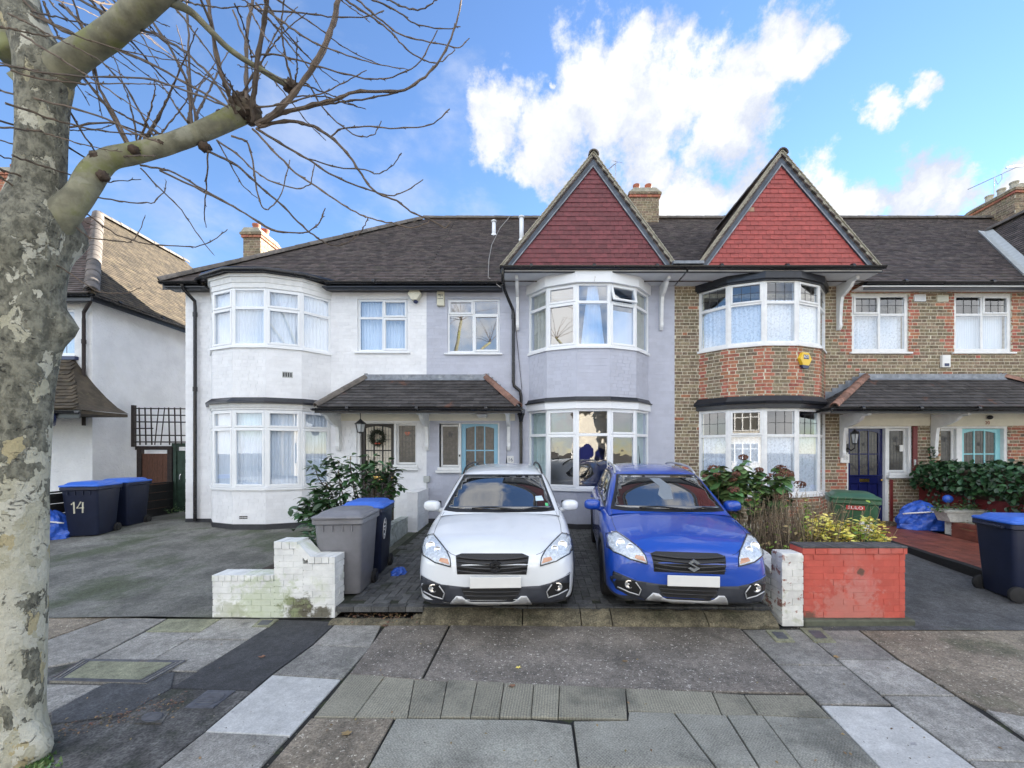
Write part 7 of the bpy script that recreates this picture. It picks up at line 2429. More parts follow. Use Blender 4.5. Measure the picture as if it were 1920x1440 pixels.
obj('trunk', b, 'plane_bark', tree, True)
def limb(name, pts, mk='limb_bark', n=18, sub=6, wob=.05):
    """pts: (px, py, Y, radius px)"""
    q = [P(a, c, Y) for a, c, Y, r in pts]; rad = [width(r, Y) * .74 for a, c, Y, r in pts]
    ts = np.arange(len(q), dtype=float)
    tt = np.linspace(0, len(q) - 1, (len(q) - 1) * sub + 1)
    C = catmull(ts, np.array([list(v) for v in q]), tt); Rd = catmull(ts, np.array(rad)[:, None], tt)[:, 0]
    b = MB(); b.tube([Vector(c) for c in C], [r * (1 + wob * mnoise.noise(Vector(c) * 9)) for c, r in zip(C, Rd)], n)
    return obj(name, b, mk, tree, True), C
limb('limb', [(88, 425, 2.62, 44), (118, 400, 2.62, 34), (150, 365, 2.64, 28), (180, 318, 2.68, 27), (205, 298, 2.70, 24), (250, 288, 2.74, 22), (310, 272, 2.80, 21), (370, 250, 2.86, 21), (420, 228, 2.92, 22), (458, 208, 2.97, 25)])
limb('limb', [(60, 175, 2.62, 45), (100, 138, 2.62, 38), (140, 108, 2.60, 31), (200, 68, 2.56, 29), (255, 22, 2.50, 29), (310, -22, 2.44, 26), (380, -80, 2.4, 22), (450, -160, 2.36, 17), (500, -260, 2.32, 11), (530, -360, 2.3, 5)])
limb('limb', [(50, 120, 2.62, 45), (25, 40, 2.60, 38), (-10, -40, 2.56, 34), (-60, -140, 2.5, 28), (-90, -250, 2.46, 18), (-100, -370, 2.4, 7)])
limb('limb', [(318, 2, 2.48, 12), (355, 20, 2.56, 9), (395, 58, 2.62, 7.5), (430, 92, 2.7, 7), (480, 125, 2.8, 6.5), (522, 150, 2.9, 7.5), (548, 164, 2.95, 9)], n=10)
for (px, py, Y, r) in ((460, 205, 2.97, 25), (452, 192, 2.95, 17), (472, 215, 2.98, 18), (182, 297, 2.66, 12), (252, 282, 2.70, 9), (302, 268, 2.76, 6), (384, 276, 2.88, 10), (545, 162, 2.95, 13), (192, 330, 2.66, 10), (415, 214, 2.9, 8)):
    c = P(px, py, Y); b = MB(); k = width(r, Y)
    b.ball(tuple(c), k, k, k * .9, 16, 10, jit=.22)
    obj('burr', b, 'knot_bark', tree, True)

def twig(poly, r0, r1, Y0, Y1, nodes=True):
    n = len(poly)
    ts = np.arange(n, dtype=float)
    q = np.array([list(P(x, y, Y0 + (Y1 - Y0) * i / (n - 1))) for i, (x, y) in enumerate(poly)])
    tt = np.linspace(0, n - 1, (n - 1) * 5 + 1)
    C = catmull(ts, q, tt)
    m = len(tt)
    for i in range(1, m - 1): C[i] += np.array([rng.gauss(0, .002) for _ in range(3)])
    Ym = (Y0 + Y1) / 2
    rad = [width(r0 + (r1 - r0) * (i / (m - 1)) ** .8, Ym) * (1.0 + (.35 if i % 4 == 0 and 0 < i < m - 1 else 0)) for i in range(m)]
    b = MB(); b.tube([Vector(c) for c in C], rad, 6)
    # buds
    for i in range(4, m, 4):
        c = Vector(C[i]); d = Vector(C[min(i + 1, m - 1)]) - Vector(C[i - 1])
        if d.length < 1e-6: continue
        d.normalize(); sd = d.cross(Vector((rng.uniform(-1, 1), rng.uniform(-1, 1), rng.uniform(-1, 1)))).normalized()
        b.tube([c, c + (d * .8 + sd * .7) * .016], [rad[i] * .9, rad[i] * .3], 4)
    obj('twig', b, 'twig_bark', tree)
    return C
def Zt1(*p): return [(x / 3, y / 3) for x, y in p]
def Zt8(*p): return [(400 + x / 3, y / 3) for x, y in p]
T = [
 (Zt1((1310, 600), (1270, 480), (1230, 380), (1200, 200), (1170, 0), (1150, -120)), 4.6, 3.2), (Zt1((1330, 640), (1290, 540), (1250, 430), (1190, 150), (1130, 0)), 4.2, 2.5),
 (Zt1((1420, 690), (1425, 560), (1440, 400), (1480, 150), (1500, 0), (1510, -120)), 5.0, 4.0), (Zt1((1385, 560), (1385, 400), (1390, 200), (1420, 0), (1440, -90)), 4.0, 2.6),
 (Zt1((1440, 700), (1520, 660), (1600, 590), (1740, 400), (1850, 200), (1900, 0), (1920, -120)), 5.5, 4.0), (Zt8((250, 700), (330, 640), (450, 520), (600, 330), (690, 100), (720, -60)), 4.6, 2.6),
 (Zt8((250, 712), (330, 660), (480, 610), (680, 560), (830, 515), (1040, 515), (1190, 430), (1290, 310), (1360, 150), (1395, 0)), 5.0, 1.6),
 (Zt8((330, 660), (430, 630), (600, 590), (740, 570), (900, 550), (1040, 520)), 2.8, 1.6), (Zt8((250, 715), (430, 680), (540, 705), (660, 770), (750, 860), (820, 960), (900, 1070), (1030, 1130), (1130, 1200), (1230, 1240), (1300, 1280), (1335, 1245)), 3.8, 1.1),
 (Zt8((660, 770), (720, 725), (850, 712), (1030, 722), (1210, 705), (1330, 612)), 1.9, 1.1), (Zt8((220, 725), (350, 860), (460, 970), (580, 1050), (750, 1165), (870, 1225), (1000, 1255), (1130, 1280), (1210, 1250)), 2.5, 1.0),
 (Zt8((240, 722), (400, 820), (540, 900), (680, 990), (850, 1060), (980, 1100), (1070, 1080), (1180, 1010)), 2.7, 1.0), (Zt8((540, 895), (700, 940), (850, 955), (935, 975), (1000, 940), (1060, 860)), 1.6, .9),
 (Zt8((-30, 850), (130, 930), (250, 1040), (370, 1140), (500, 1270), (600, 1350), (680, 1382), (780, 1350), (840, 1290), (870, 1225)), 2.6, 1.0), (Zt8((-300, 960), (0, 1105), (180, 1200), (360, 1305), (500, 1310), (590, 1260), (630, 1170)), 2.2, .9),
 (Zt8((20, 790), (150, 880), (230, 960), (330, 1020), (490, 1060), (550, 1020), (570, 920)), 2.2, .9), (Zt8((100, 765), (190, 800), (220, 900), (250, 1100), (295, 1180), (370, 1115), (430, 900)), 2.2, 1.0),
 (Zt8((210, 320), (330, 305), (500, 345), (700, 405), (880, 445), (980, 440), (1140, 370), (1260, 170)), 2.2, 1.1), (Zt8((440, 480), (520, 470), (610, 600), (700, 690), (830, 770), (900, 760), (945, 680)), 2.0, .9),
 (Zt8((440, 500), (460, 540), (600, 540), (740, 580), (855, 612)), 1.9, .9), (Zt8((250, 60), (310, 60), (500, 72), (680, 95), (870, 92), (960, 60)), 2.0, 1.1), (Zt8((700, -60), (750, 0), (880, 90), (1000, 180), (1080, 270), (1200, 345), (1270, 350), (1360, 280)), 2.6, 1.0),
 (Zt8((760, -40), (810, 0), (950, 120), (1080, 205), (1240, 240), (1370, 268), (1440, 215)), 2.4, 1.0), (Zt8((850, -30), (900, 0), (1050, 70), (1130, 130), (1270, 160), (1390, 150)), 2.3, 1.0), (Zt8((940, -20), (990, 0), (1080, 45), (1190, 45), (1260, 0)), 2.2, 1.2),
 (Zt1((380, -40), (450, 0), (700, 130), (900, 210), (1050, 300), (1200, 450), (1290, 590)), 2.8, 2.2), (Zt1((60, -60), (350, 170), (700, 290), (1000, 440), (1280, 600)), 2.6, 2.2),
 (Zt1((-60, 335), (200, 400), (500, 430), (800, 440), (1100, 530), (1280, 600)), 1.8, 1.8), (Zt1((-40, 500), (0, 510), (300, 580), (600, 670), (760, 750), (890, 800)), 2.0, 1.8), (Zt1((-30, 715), (200, 725), (400, 715), (650, 695), (800, 750), (900, 800)), 1.9, 1.8),
 (Zt1((-30, 670), (250, 760), (450, 870), (530, 910)), 2.0, 1.8), (Zt1((-20, 240), (150, 380), (350, 570), (500, 800), (540, 860)), 1.8, 1.7), (Zt1((-20, 60), (250, 230), (480, 450), (600, 600), (720, 830)), 2.2, 2.6),
 (Zt1((350, 20), (480, 180), (560, 500), (640, 640), (740, 840)), 2.0, 3.2), (Zt1((-20, 780), (90, 815)), 1.5, 1.2), (Zt1((-20, 865), (100, 910)), 1.6, 1.3), (Zt1((1080, 710), (1060, 500), (970, 300), (830, 80), (760, -40)), 3.2, 2.2),
 (Zt1((1110, 710), (1070, 480), (1060, 200), (1050, -20)), 2.4, 1.8), (Zt1((790, 930), (950, 960), (1150, 1070), (1380, 1200), (1560, 1300), (1710, 1310), (1800, 1250), (1830, 1170)), 2.3, .9),
 (Zt1((790, 945), (900, 1060), (1020, 1180), (1100, 1300), (1200, 1430)), 1.5, .8), (Zt1((1170, 850), (1160, 1050), (1150, 1200), (1160, 1280)), 1.7, .8), (Zt1((500, 1100), (700, 1135), (850, 1140), (920, 1080), (935, 1020)), 1.6, .8),
 (Zt1((430, 1180), (480, 1200), (660, 1320), (860, 1375), (1070, 1390), (1200, 1350), (1280, 1290)), 1.9, .8), (Zt1((1220, 790), (1310, 950), (1370, 1050), (1450, 1115)), 1.5, .8), (Zt1((430, 1280), (520, 1340), (700, 1360), (760, 1340), (815, 1220)), 1.6, .8),
 (Zt1((300, 1480), (400, 1540), (560, 1640), (700, 1650), (790, 1620)), 1.6, .8), (Zt1((880, 800), (800, 650), (700, 480), (560, 330), (480, 190), (380, 40)), 2.2, 1.4),
]
for poly, r0, r1 in T:
    Y0 = 2.9 + (poly[0][0] - 460) * .0008
    twig(poly, r0 * .82, r1 * .85, Y0, Y0 + rng.uniform(-.35, .55))
def rand_shoot(x, y, ang, L, r0, curl, n=7):
    pts = []; a = ang
    for i in range(n):
        pts.append((x, y))
        x += math.cos(a) * L / n; y -= math.sin(a) * L / n
        a += curl / n + rng.gauss(0, .07)
    return pts, r0
for i in range(24):      # more shoots from the burr at the end of the limb and along it
    src = rng.choice([(462, 205), (462, 200), (455, 210), (545, 160), (540, 165), (300, 268), (252, 284), (360, 240), (182, 298)])
    pts, r0 = rand_shoot(src[0] + rng.gauss(0, 8), src[1] + rng.gauss(0, 6), rng.uniform(-.3, 2.6), rng.uniform(110, 300), rng.uniform(1.4, 2.6), rng.uniform(-.8, .9))
    twig(pts, r0, .7, 2.92, 2.92 + rng.uniform(-.5, .7))
for i in range(30):      # shoots arching in from limbs above the picture
    x = rng.uniform(-60, 620); y = rng.uniform(-60, 20)
    pts, r0 = rand_shoot(x, y, rng.uniform(-1.25, -.25), rng.uniform(140, 380), rng.uniform(1.2, 2.3), rng.uniform(-.2, .9))
    twig(pts, r0, .7, rng.uniform(2.5, 3.1), rng.uniform(2.4, 3.6))
for i in range(13):
    x = rng.uniform(-40, 60); y = rng.uniform(0, 330)
    pts, r0 = rand_shoot(x, y, rng.uniform(-.6, -.1), rng.uniform(200, 420), rng.uniform(1.3, 2.0), rng.uniform(-.1, .6))
    twig(pts, r0, .7, 2.35, rng.uniform(2.4, 3.2))
# the rest of the crown above the picture, so the tree is whole
for (a, bq, c_) in ((.6, 1.9, 1.1), (-1.4, 1.6, .4), (-.4, 2.2, -1.2), (1.5, 1.5, -.6)):
    b = MB(); s = P(20, -40, TY)
    b.tube([s, s + Vector((a * .4, c_ * .3, bq * .4)), s + Vector((a, c_, bq))], [.09, .07, .045], 10); obj('limb', b, 'limb_bark', tree, True)
    e = s + Vector((a, c_, bq))
    for k in range(9):
        d = Vector((rng.gauss(0, .6), rng.gauss(0, .6), rng.uniform(.3, 1.0)))
        b = MB(); b.tube([e, e + d * .5, e + d * 1.1 + Vector((d.x * .4, d.y * .4, 0))], [.012, .008, .003], 5); obj('twig', b, 'twig_bark', tree)
# moss at the foot
b = MB()
for i in range(260):
    g = G(rng.gauss(62, 22), rng.gauss(1432, 7), ZP)
    s = rng.uniform(.006, .018)
    b.add([g + Vector((-s, 0, 0)), g + Vector((s, 0, 0)), g + Vector((rng.gauss(0, s), rng.gauss(0, s), rng.uniform(.01, .035)))], [(0, 1, 2)])
o = obj('moss_tuft', b, 'leaf_hydrangea'); o['kind'] = 'stuff'

# ------------------------------------------------------------------ shrubs
def leaf_mesh(key, mk, L, W, droop=.25, fold=.15):
    b = MB()
    n = 5
    vs = []
    for i in range(n + 1):
        f = i / n
        w_ = W * .5 * math.sin(PI * min(1, f * .93 + .035)) ** .8
        z = -droop * L * f * f
        vs += [(-w_, f * L, z + fold * w_), (0, f * L, z), (w_, f * L, z + fold * w_)]
    fs = []
    for i in range(n):
        o = 3 * i
        fs += [(o, o + 1, o + 4, o + 3), (o + 1, o + 2, o + 5, o + 4)]
    b.add(vs, fs)
    me = bpy.data.meshes.new(key); me.from_pydata(b.v, [], b.f); me.materials.append(MT[mk])
    me.polygons.foreach_set('use_smooth', [True] * len(me.polygons))
    return me, b
def leaves_on(parent, spots, me_b, limit=300, name='leaf', stuff='foliage'):
    """spots: (pos, direction, roll, scale)"""
    me, b = me_b
    off = rootloc(parent)
    spots = sorted(spots, key=lambda s: (s[0] - CAMP).length)
    rest = MB()
    for i, (p, d, roll, sc) in enumerate(spots):
        q = d.to_track_quat('Y', 'Z') @ Euler((0, roll, 0)).to_quaternion()
        if i < limit:
            o = bpy.data.objects.new(name, me); o.parent = parent
            o.rotation_euler = q.to_euler(); o.location = p - off; o.scale = (sc, sc, sc)
            COL.objects.link(o)
        else:
            Mx = Matrix.Translation(p) @ q.to_matrix().to_4x4() @ Matrix.Scale(sc, 4)
            rest.add([Mx @ Vector(v) for v in b.v], b.f)
    if rest.v:
        o = obj(stuff, rest, me.materials[0], parent, True, fixn=False); o['kind'] = 'stuff'
def branchy(parent, base, tip, r, mk, n=6, wob=.04):
    pts = [base.lerp(tip, i / n) + Vector((rng.gauss(0, wob), rng.gauss(0, wob), 0)) * math.sin(PI * i / n) for i in range(n + 1)]
    b = MB(); b.tube(pts, [r * (1 - .6 * i / n) for i in range(n + 1)], 6); obj('stem', b, mk, parent, True)
    return pts
# evergreen with large glossy leaves in front of the black door
sh = thing('evergreen_shrub', 'leggy dark green evergreen shrub in front of the black door', 'shrub', (-3.4, 7.6, .17))
sp = []
tips = [(-3.95, 7.5, 1.55), (-3.75, 7.7, 1.72), (-3.55, 7.6, 1.60), (-3.30, 7.5, 1.70), (-3.05, 7.7, 1.72), (-2.85, 7.5, 1.68), (-2.62, 7.6, 1.62), (-2.50, 7.6, 1.50), (-3.8, 7.2, 1.15), (-3.6, 7.2, 1.25), (-3.4, 7.3, 1.15), (-3.85, 7.0, 1.0), (-3.9, 6.9, .85), (-3.75, 7.0, .85), (-2.48, 7.5, 1.25), (-2.7, 7.3, 1.45), (-3.15, 7.2, 1.45), (-3.7, 6.9, .75), (-3.6, 6.8, .65), (-3.45, 6.9, .95), (-3.6, 7.0, 1.0)]
for tx, ty, tz in tips:
    base = Vector((-3.25 + (tx + 3.25) * .45 + rng.gauss(0, .05), 7.7 + rng.gauss(0, .08), .17)); tip = Vector((tx, ty, tz))
    pts = branchy(sh, base, tip, .017, 'stem_dark')
    for k in range(40):
        f = 1 - abs(rng.gauss(0, .22))
        f = max(.3, min(1, f)); i = min(5, int(f * 6)); p = pts[i].lerp(pts[i + 1], f * 6 - i)
        a = rng.uniform(0, 2 * PI); d = Vector((math.cos(a), math.sin(a) - .15, rng.uniform(-.5, .45))).normalized()
        sp.append((p + Vector((rng.gauss(0, .05), rng.gauss(0, .05), rng.gauss(0, .03))), d, rng.uniform(-.5, .5), rng.uniform(.85, 1.3)))
leaves_on(sh, sp, leaf_mesh('leaf', 'leaf_rhodo', .155, .066))
sh2 = thing('low_plant', 'low broad leaved plants spilling behind the white stepped wall', 'plant', (-3.2, 5.9, .17))
sp = []
for i in range(260):
    c = Vector((rng.uniform(-3.30, -2.66), rng.uniform(5.6, 6.7), .18)); a = rng.uniform(0, 2 * PI)
    hgt = abs(rng.gauss(.25, .18)) * (1.2 if c.x > -3.3 else .75)
    sp.append((c + Vector((0, 0, hgt)), Vector((math.cos(a), math.sin(a), rng.uniform(-.3, .6))).normalized(), rng.uniform(-.5, .5), rng.uniform(.8, 1.3)))
leaves_on(sh2, sp, leaf_mesh('leaf', 'leaf_rhodo', .15, .06))
sh3 = thing('low_plant', 'small green plants in the bed behind the blue lidded bin', 'plant', (-2.95, 7.4, .17))
sp = []
for i in range(150):
    c = Vector((rng.uniform(-3.2, -2.76), rng.uniform(6.6, 8.6), .18 + abs(rng.gauss(.16, .14)))); a = rng.uniform(0, 2 * PI)
    sp.append((c, Vector((math.cos(a), math.sin(a), rng.uniform(-.2, .6))).normalized(), rng.uniform(-.5, .5), rng.uniform(.7, 1.1)))
leaves_on(sh3, sp, leaf_mesh('leaf', 'leaf_rhodo', .11, .045), 100)

# hydrangea with dead heads
hy = thing('hydrangea', 'tall hydrangea with green leaves and rusty dead flower heads beside the blue car', 'shrub', (3.5, 6.6, .12))
sp = []
heads = []
for i in range(46):
    tx = rng.uniform(2.55, 3.95); ty = rng.uniform(6.0, 7.0); tz = rng.uniform(1.15, 1.62) - abs(tx - 3.15) * .12
    if i == 0: tx, ty, tz = 3.18, 6.3, 1.70
    base = Vector((3.35 + (tx - 3.35) * .55, 6.7 + rng.gauss(0, .15), .12)); tip = Vector((tx, ty, tz))
    pts = branchy(hy, base, tip, .010, 'stem_dry', wob=.03)
    if tx < 3.75 or i % 3 == 0:
        for k in range(20):
            f = 1 - abs(rng.gauss(0, .17)); f = max(.55, min(1, f)); j = min(5, int(f * 6)); p = pts[j].lerp(pts[j + 1], f * 6 - j)
            a = rng.uniform(0, 2 * PI); d = Vector((math.cos(a), math.sin(a) - .3, rng.uniform(-.5, .35))).normalized()
            sp.append((p, d, rng.uniform(-.4, .4), rng.uniform(.7, 1.2)))
    if i % 2 == 0 or tx > 3.7: heads.append(tip)
leaves_on(hy, sp, leaf_mesh('leaf', 'leaf_hydrangea', .15, .12, .3, .1))
for tip in heads + [Vector((3.95, 6.4, 1.42)), Vector((4.1, 6.4, 1.28)), Vector((3.88, 6.45, 1.48))]:
    b = MB(); R0 = rng.uniform(.055, .09)
    for k in range(70):
        d = Vector((rng.gauss(0, 1), rng.gauss(0, 1), rng.gauss(.2, .8))).normalized(); c = tip + Vector((d.x * R0, d.y * R0, d.z * R0 * .65))
        u = d.cross(Vector((.3, .5, .8))).normalized(); v = d.cross(u); s = .016
        b.add([c + u * s, c + v * s, c - u * s, c - v * s, c + d * .007], [(0, 1, 4), (1, 2, 4), (2, 3, 4), (3, 0, 4)])
    obj('flower_head', b, 'flower_dead', hy)
# dry stems
dg_ = thing('dry_stems', 'tangle of dry brown stems between the blue car and the red wall', 'dead plant', (3.6, 5.5, .12))
b1 = MB(); b2 = MB()
for i in range(900):
    x = rng.uniform(2.93, 4.1); y = rng.uniform(4.95, 6.4); h = rng.uniform(.45, 1.2) * (1 - .25 * abs(x - 3.5))
    lean = Vector((rng.gauss(.02, .14), rng.gauss(-.03, .12), 0))
    q = [Vector((x, y, .1)), Vector((x, y, .1 + h * .5)) + lean * .35, Vector((x, y, .1 + h)) + lean]
    (b1 if i % 3 else b2).tube(q, [.0042, .0034, .0018], 4)
    for k in range(rng.randint(0, 3)):
        p = q[1].lerp(q[2], rng.random()); d = Vector((rng.gauss(0, .7), rng.gauss(0, .7), rng.uniform(.2, 1))).normalized()
        (b1 if i % 3 else b2).tube([p, p + d * rng.uniform(.05, .16)], [.0022, .001], 3)
o = obj('dry_stem_mass', b1, 'stem_dry', dg_); o['kind'] = 'stuff'
o = obj('dark_stem_mass', b2, 'stem_dark', dg_); o['kind'] = 'stuff'
sp = []
for i in range(900):
    x = rng.uniform(2.93, 4.1); y = rng.uniform(4.9, 6.2); z = abs(rng.gauss(.25, .28)) + .12
    a = rng.uniform(0, 2 * PI); sp.append((Vector((x, y, z)), Vector((math.cos(a), math.sin(a), rng.uniform(-.9, .4))).normalized(), rng.uniform(-1, 1), rng.uniform(.7, 1.4)))
lm = leaf_mesh('dry_leaf', 'leaf_dry', .045, .024)
leaves_on(dg_, sp[:560], lm, 0, stuff='dry_leaf_mass')
leaves_on(dg_, sp[560:], leaf_mesh('leaf', 'leaf_lime', .05, .028), 0, stuff='green_leaf_mass')
# young laurel shoot
ls = thing('laurel_sapling', 'upright bright green sapling behind the left end of the red wall', 'sapling', (3.55, 5.15, .2))
pts = branchy(ls, Vector((3.42, 5.2, .2)), Vector((3.36, 5.15, 1.18)), .008, 'stem_green', wob=.01)
sp = []
for k in range(60):
    f = rng.uniform(.3, 1); j = min(5, int(f * 6)); p = pts[j].lerp(pts[j + 1], f * 6 - j); a = rng.uniform(0, 2 * PI)
    sp.append((p, Vector((math.cos(a), math.sin(a), rng.uniform(.2, 1))).normalized(), 0, rng.uniform(.7, 1.2)))
leaves_on(ls, sp, leaf_mesh('leaf', 'leaf_lime', .075, .032))
pts = branchy(ls, Vector((3.2, 5.8, .2)), Vector((2.98, 5.7, 1.28)), .006, 'stem_green', wob=.02)
sp = []
for k in range(34):
    f = rng.uniform(.65, 1); j = min(5, int(f * 6)); p = pts[j].lerp(pts[j + 1], f * 6 - j) + Vector((rng.gauss(0, .05), 0, 0)); a = rng.uniform(0, 2 * PI)
    sp.append((p, Vector((math.cos(a), math.sin(a), rng.uniform(.0, 1))).normalized(), 0, rng.uniform(.7, 1.2)))
leaves_on(ls, sp, leaf_mesh('leaf', 'leaf_lime', .07, .03))
# golden evergreen mound behind the red wall
for (x0, x1, lab, mkx, dens, zt) in ((3.40, 3.92, 'golden yellow variegated evergreen mound behind the red wall', 'leaf_yellow', 900, .98), (3.98, 4.30, 'smaller golden evergreen at the right end of the red wall', 'leaf_yellow', 520, .96), (3.84, 4.04, 'plain green low plant between the two golden evergreens', 'leaf_lime', 130, .92)):
    eu = thing('golden_shrub', lab, 'shrub', ((x0 + x1) / 2, 5.1, .2))
    b = MB()
    for k in range(16):
        a = rng.uniform(0, 6.28); b.tube([Vector(((x0 + x1) / 2, 5.15, .2)), Vector(((x0 + x1) / 2 + math.cos(a) * (x1 - x0) * .4, 5.15 + math.sin(a) * .2, .72))], [.008, .004], 5)
    obj('stem', b, 'stem_green', eu)
    sp = []
    for i in range(dens):
        d = Vector((rng.gauss(0, 1), rng.gauss(0, 1), abs(rng.gauss(0, .8)))).normalized()
        rr = rng.uniform(.75, 1.05) * (1 + .18 * mnoise.noise(d * 3 + Vector((x0, 0, 0))))
        p = Vector(((x0 + x1) / 2 + d.x * (x1 - x0) * .55 * rr, 5.15 + d.y * .28 * rr, .52 + d.z * (zt - .52) * rr))
        a = rng.uniform(0, 2 * PI)
        sp.append((p, Vector((d.x * .5 + math.cos(a) * 1.2, d.y * .5 + math.sin(a) * 1.2, d.z * .3 + rng.uniform(-.2, .5))).normalized(), rng.uniform(-.5, .5), rng.uniform(.7, 1.25)))
    leaves_on(eu, sp, leaf_mesh('leaf', mkx, .060, .038, .15, .2), 150)
    b2_ = [s for s in sp if rng.random() < .08]
    leaves_on(eu, [(p - d * .03, d, r_ + .7, s_) for p, d, r_, s_ in b2_], leaf_mesh('leaf', 'leaf_hydrangea', .055, .03), 0, stuff='inner_foliage')
    for k in range(0):
        pass
# ivy hedge on the maroon wall
iv = thing('ivy_hedge', 'dense dark ivy hedge over the maroon wall in front of the aqua door', 'hedge', (8.9, 7.8, .2))
sp = []
for i in range(3400):
    y = rng.uniform(5.9, 9.35); f = rng.random()
    th = rng.uniform(-.5, PI + .1)
    bulge = 1 + .25 * mnoise.noise(Vector((y * 2.2, th * 1.3, 0)))
    rx, rz = .46 * bulge, .40 * bulge
    p = Vector((8.92 - rx * math.cos(th) * rng.uniform(.75, 1.05), y, 1.16 + rz * math.sin(th) * rng.uniform(.8, 1.05)))
    if p.z < .70: continue
    d = Vector((-math.cos(th) * .4 + rng.gauss(0, .5), rng.gauss(0, .6) - .2, -.5 + rng.gauss(0, .5))).normalized()
    sp.append((p, d, rng.uniform(-.7, .7), rng.uniform(.7, 1.35)))
for k in range(16):      # trails hanging down the wall face
    y0 = rng.uniform(6.4, 9.2); x = 8.62
    for j in range(16):
        sp.append((Vector((8.70 + rng.gauss(0, .03), y0 + rng.gauss(0, .05), .95 - j * .035 + rng.gauss(0, .02))), Vector((-.4, rng.gauss(0, .5), -1)).normalized(), rng.uniform(-.5, .5), rng.uniform(.6, 1.0)))
leaves_on(iv, sp, leaf_mesh('leaf', 'leaf_ivy', .085, .07, .2, .1))
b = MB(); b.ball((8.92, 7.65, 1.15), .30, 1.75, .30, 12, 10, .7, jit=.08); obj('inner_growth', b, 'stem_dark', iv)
b = MB(); b.tube([(9.08, 9.40, .9), (9.02, 9.42, 1.5), (8.98, 9.44, 1.85)], [.02, .012, .006], 6); obj('stem', b, 'stem_dark', iv, True)
sp = []
for k in range(60):
    sp.append((Vector((9.02 + rng.gauss(0, .06), 9.40 + rng.gauss(0, .03), rng.uniform(1.4, 1.9))), Vector((rng.gauss(0, .6), -.5, rng.gauss(0, .6))).normalized(), 0, rng.uniform(.6, 1)))
leaves_on(iv, sp, leaf_mesh('leaf', 'leaf_ivy', .07, .06), 0)
# trough plants and weeds
tpn = thing('trailing_plant', 'small leafy plant trailing out of the white trough', 'plant', (8.1, 8.1, .63))
sp = []
for k in range(170):
    sp.append((Vector((rng.uniform(7.75, 8.6), 8.1 + rng.gauss(0, .08), .66 + abs(rng.gauss(0, .07)) - max(0, 8.0 - rng.uniform(7.75, 8.6)) * .5)), Vector((rng.gauss(0, .7), rng.gauss(0, .7) - .3, rng.uniform(-.3, .6))).normalized(), 0, rng.uniform(.7, 1.2)))
leaves_on(tpn, sp, leaf_mesh('leaf', 'leaf_hydrangea', .07, .035), 0)
b = MB(); b.tube([(8.2, 8.1, .63), (8.15, 8.08, .72)], [.01, .004], 5); obj('stem', b, 'stem_green', tpn)
wd_ = thing('weeds', 'straggly grass and weeds on the low red bed edging', 'plant', (8.5, 7.2, .3))
b = MB()
for k in range(260):
    x, y = rng.uniform(8.2, 8.75), rng.uniform(6.3, 8.0); h = rng.uniform(.08, .3)
    b.tube([(x, y, .2), (x + rng.gauss(0, .04), y + rng.gauss(0, .04), .2 + h * .6), (x + rng.gauss(0, .12), y + rng.gauss(0, .12), .2 + h)], [.004, .003, .001], 3)
o = obj('grass_blades', b, 'leaf_hydrangea', wd_); o['kind'] = 'stuff'
sp = []
for k in range(120):
    sp.append((Vector((rng.uniform(8.15, 8.7), rng.uniform(6.3, 8.0), .42 + abs(rng.gauss(0, .05)))), Vector((rng.gauss(0, .7), rng.gauss(0, .7), rng.uniform(-.2, .3))).normalized(), 0, rng.uniform(.7, 1.3)))
leaves_on(wd_, sp, leaf_mesh('leaf', 'leaf_dry', .06, .03), 0, stuff='dry_leaf_mass')
# weeds at the foot of the green gate
wg = thing('weeds', 'small weeds at the foot of the green side gate', 'plant', (-9.2, 10.7, .18))
sp = []
for k in range(70):
    sp.append((Vector((rng.uniform(-9.45, -8.8), rng.uniform(10.6, 10.9), .19 + abs(rng.gauss(0, .07)))), Vector((rng.gauss(0, .7), rng.gauss(0, .7), rng.uniform(.1, .8))).normalized(), 0, rng.uniform(.7, 1.2)))
leaves_on(wg, sp, leaf_mesh('leaf', 'leaf_hydrangea', .06, .03), 0)
# ------------------------------------------------------------------ small things fixed to the houses
# hanging lantern by the black door
t = thing('lantern', 'black hanging lantern under the porch in front of the black door', 'lantern', (-3.72, 8.95, 2.64))
b = MB(); b.tube([(-3.72, 8.95, 2.66), (-3.72, 8.95, 2.47)], .008, 6); obj('chain', b, 'iron', t)
b = MB(); b.lathe([(.005, 2.49), (.03, 2.46), (.13, 2.385), (.135, 2.37), (.10, 2.37)], (-3.72, 8.95, 0), 6); obj('cap', b, 'iron', t)
b = MB()
for k in range(6):
    a = 2 * PI * k / 6
    b.tube([(-3.72 + .105 * math.cos(a), 8.95 + .105 * math.sin(a), 2.37), (-3.72 + .07 * math.cos(a), 8.95 + .07 * math.sin(a), 2.19)], .007, 5)
b.lathe([(.075, 2.185), (.078, 2.20), (.07, 2.205), (.02, 2.17)], (-3.72, 8.95, 0), 6)
obj('cage', b, 'iron', t)
b = MB(); b.lathe([(.098, 2.368), (.066, 2.205)], (-3.72, 8.95, 0), 6); obj('pane', b, 'lantern_glass', t)
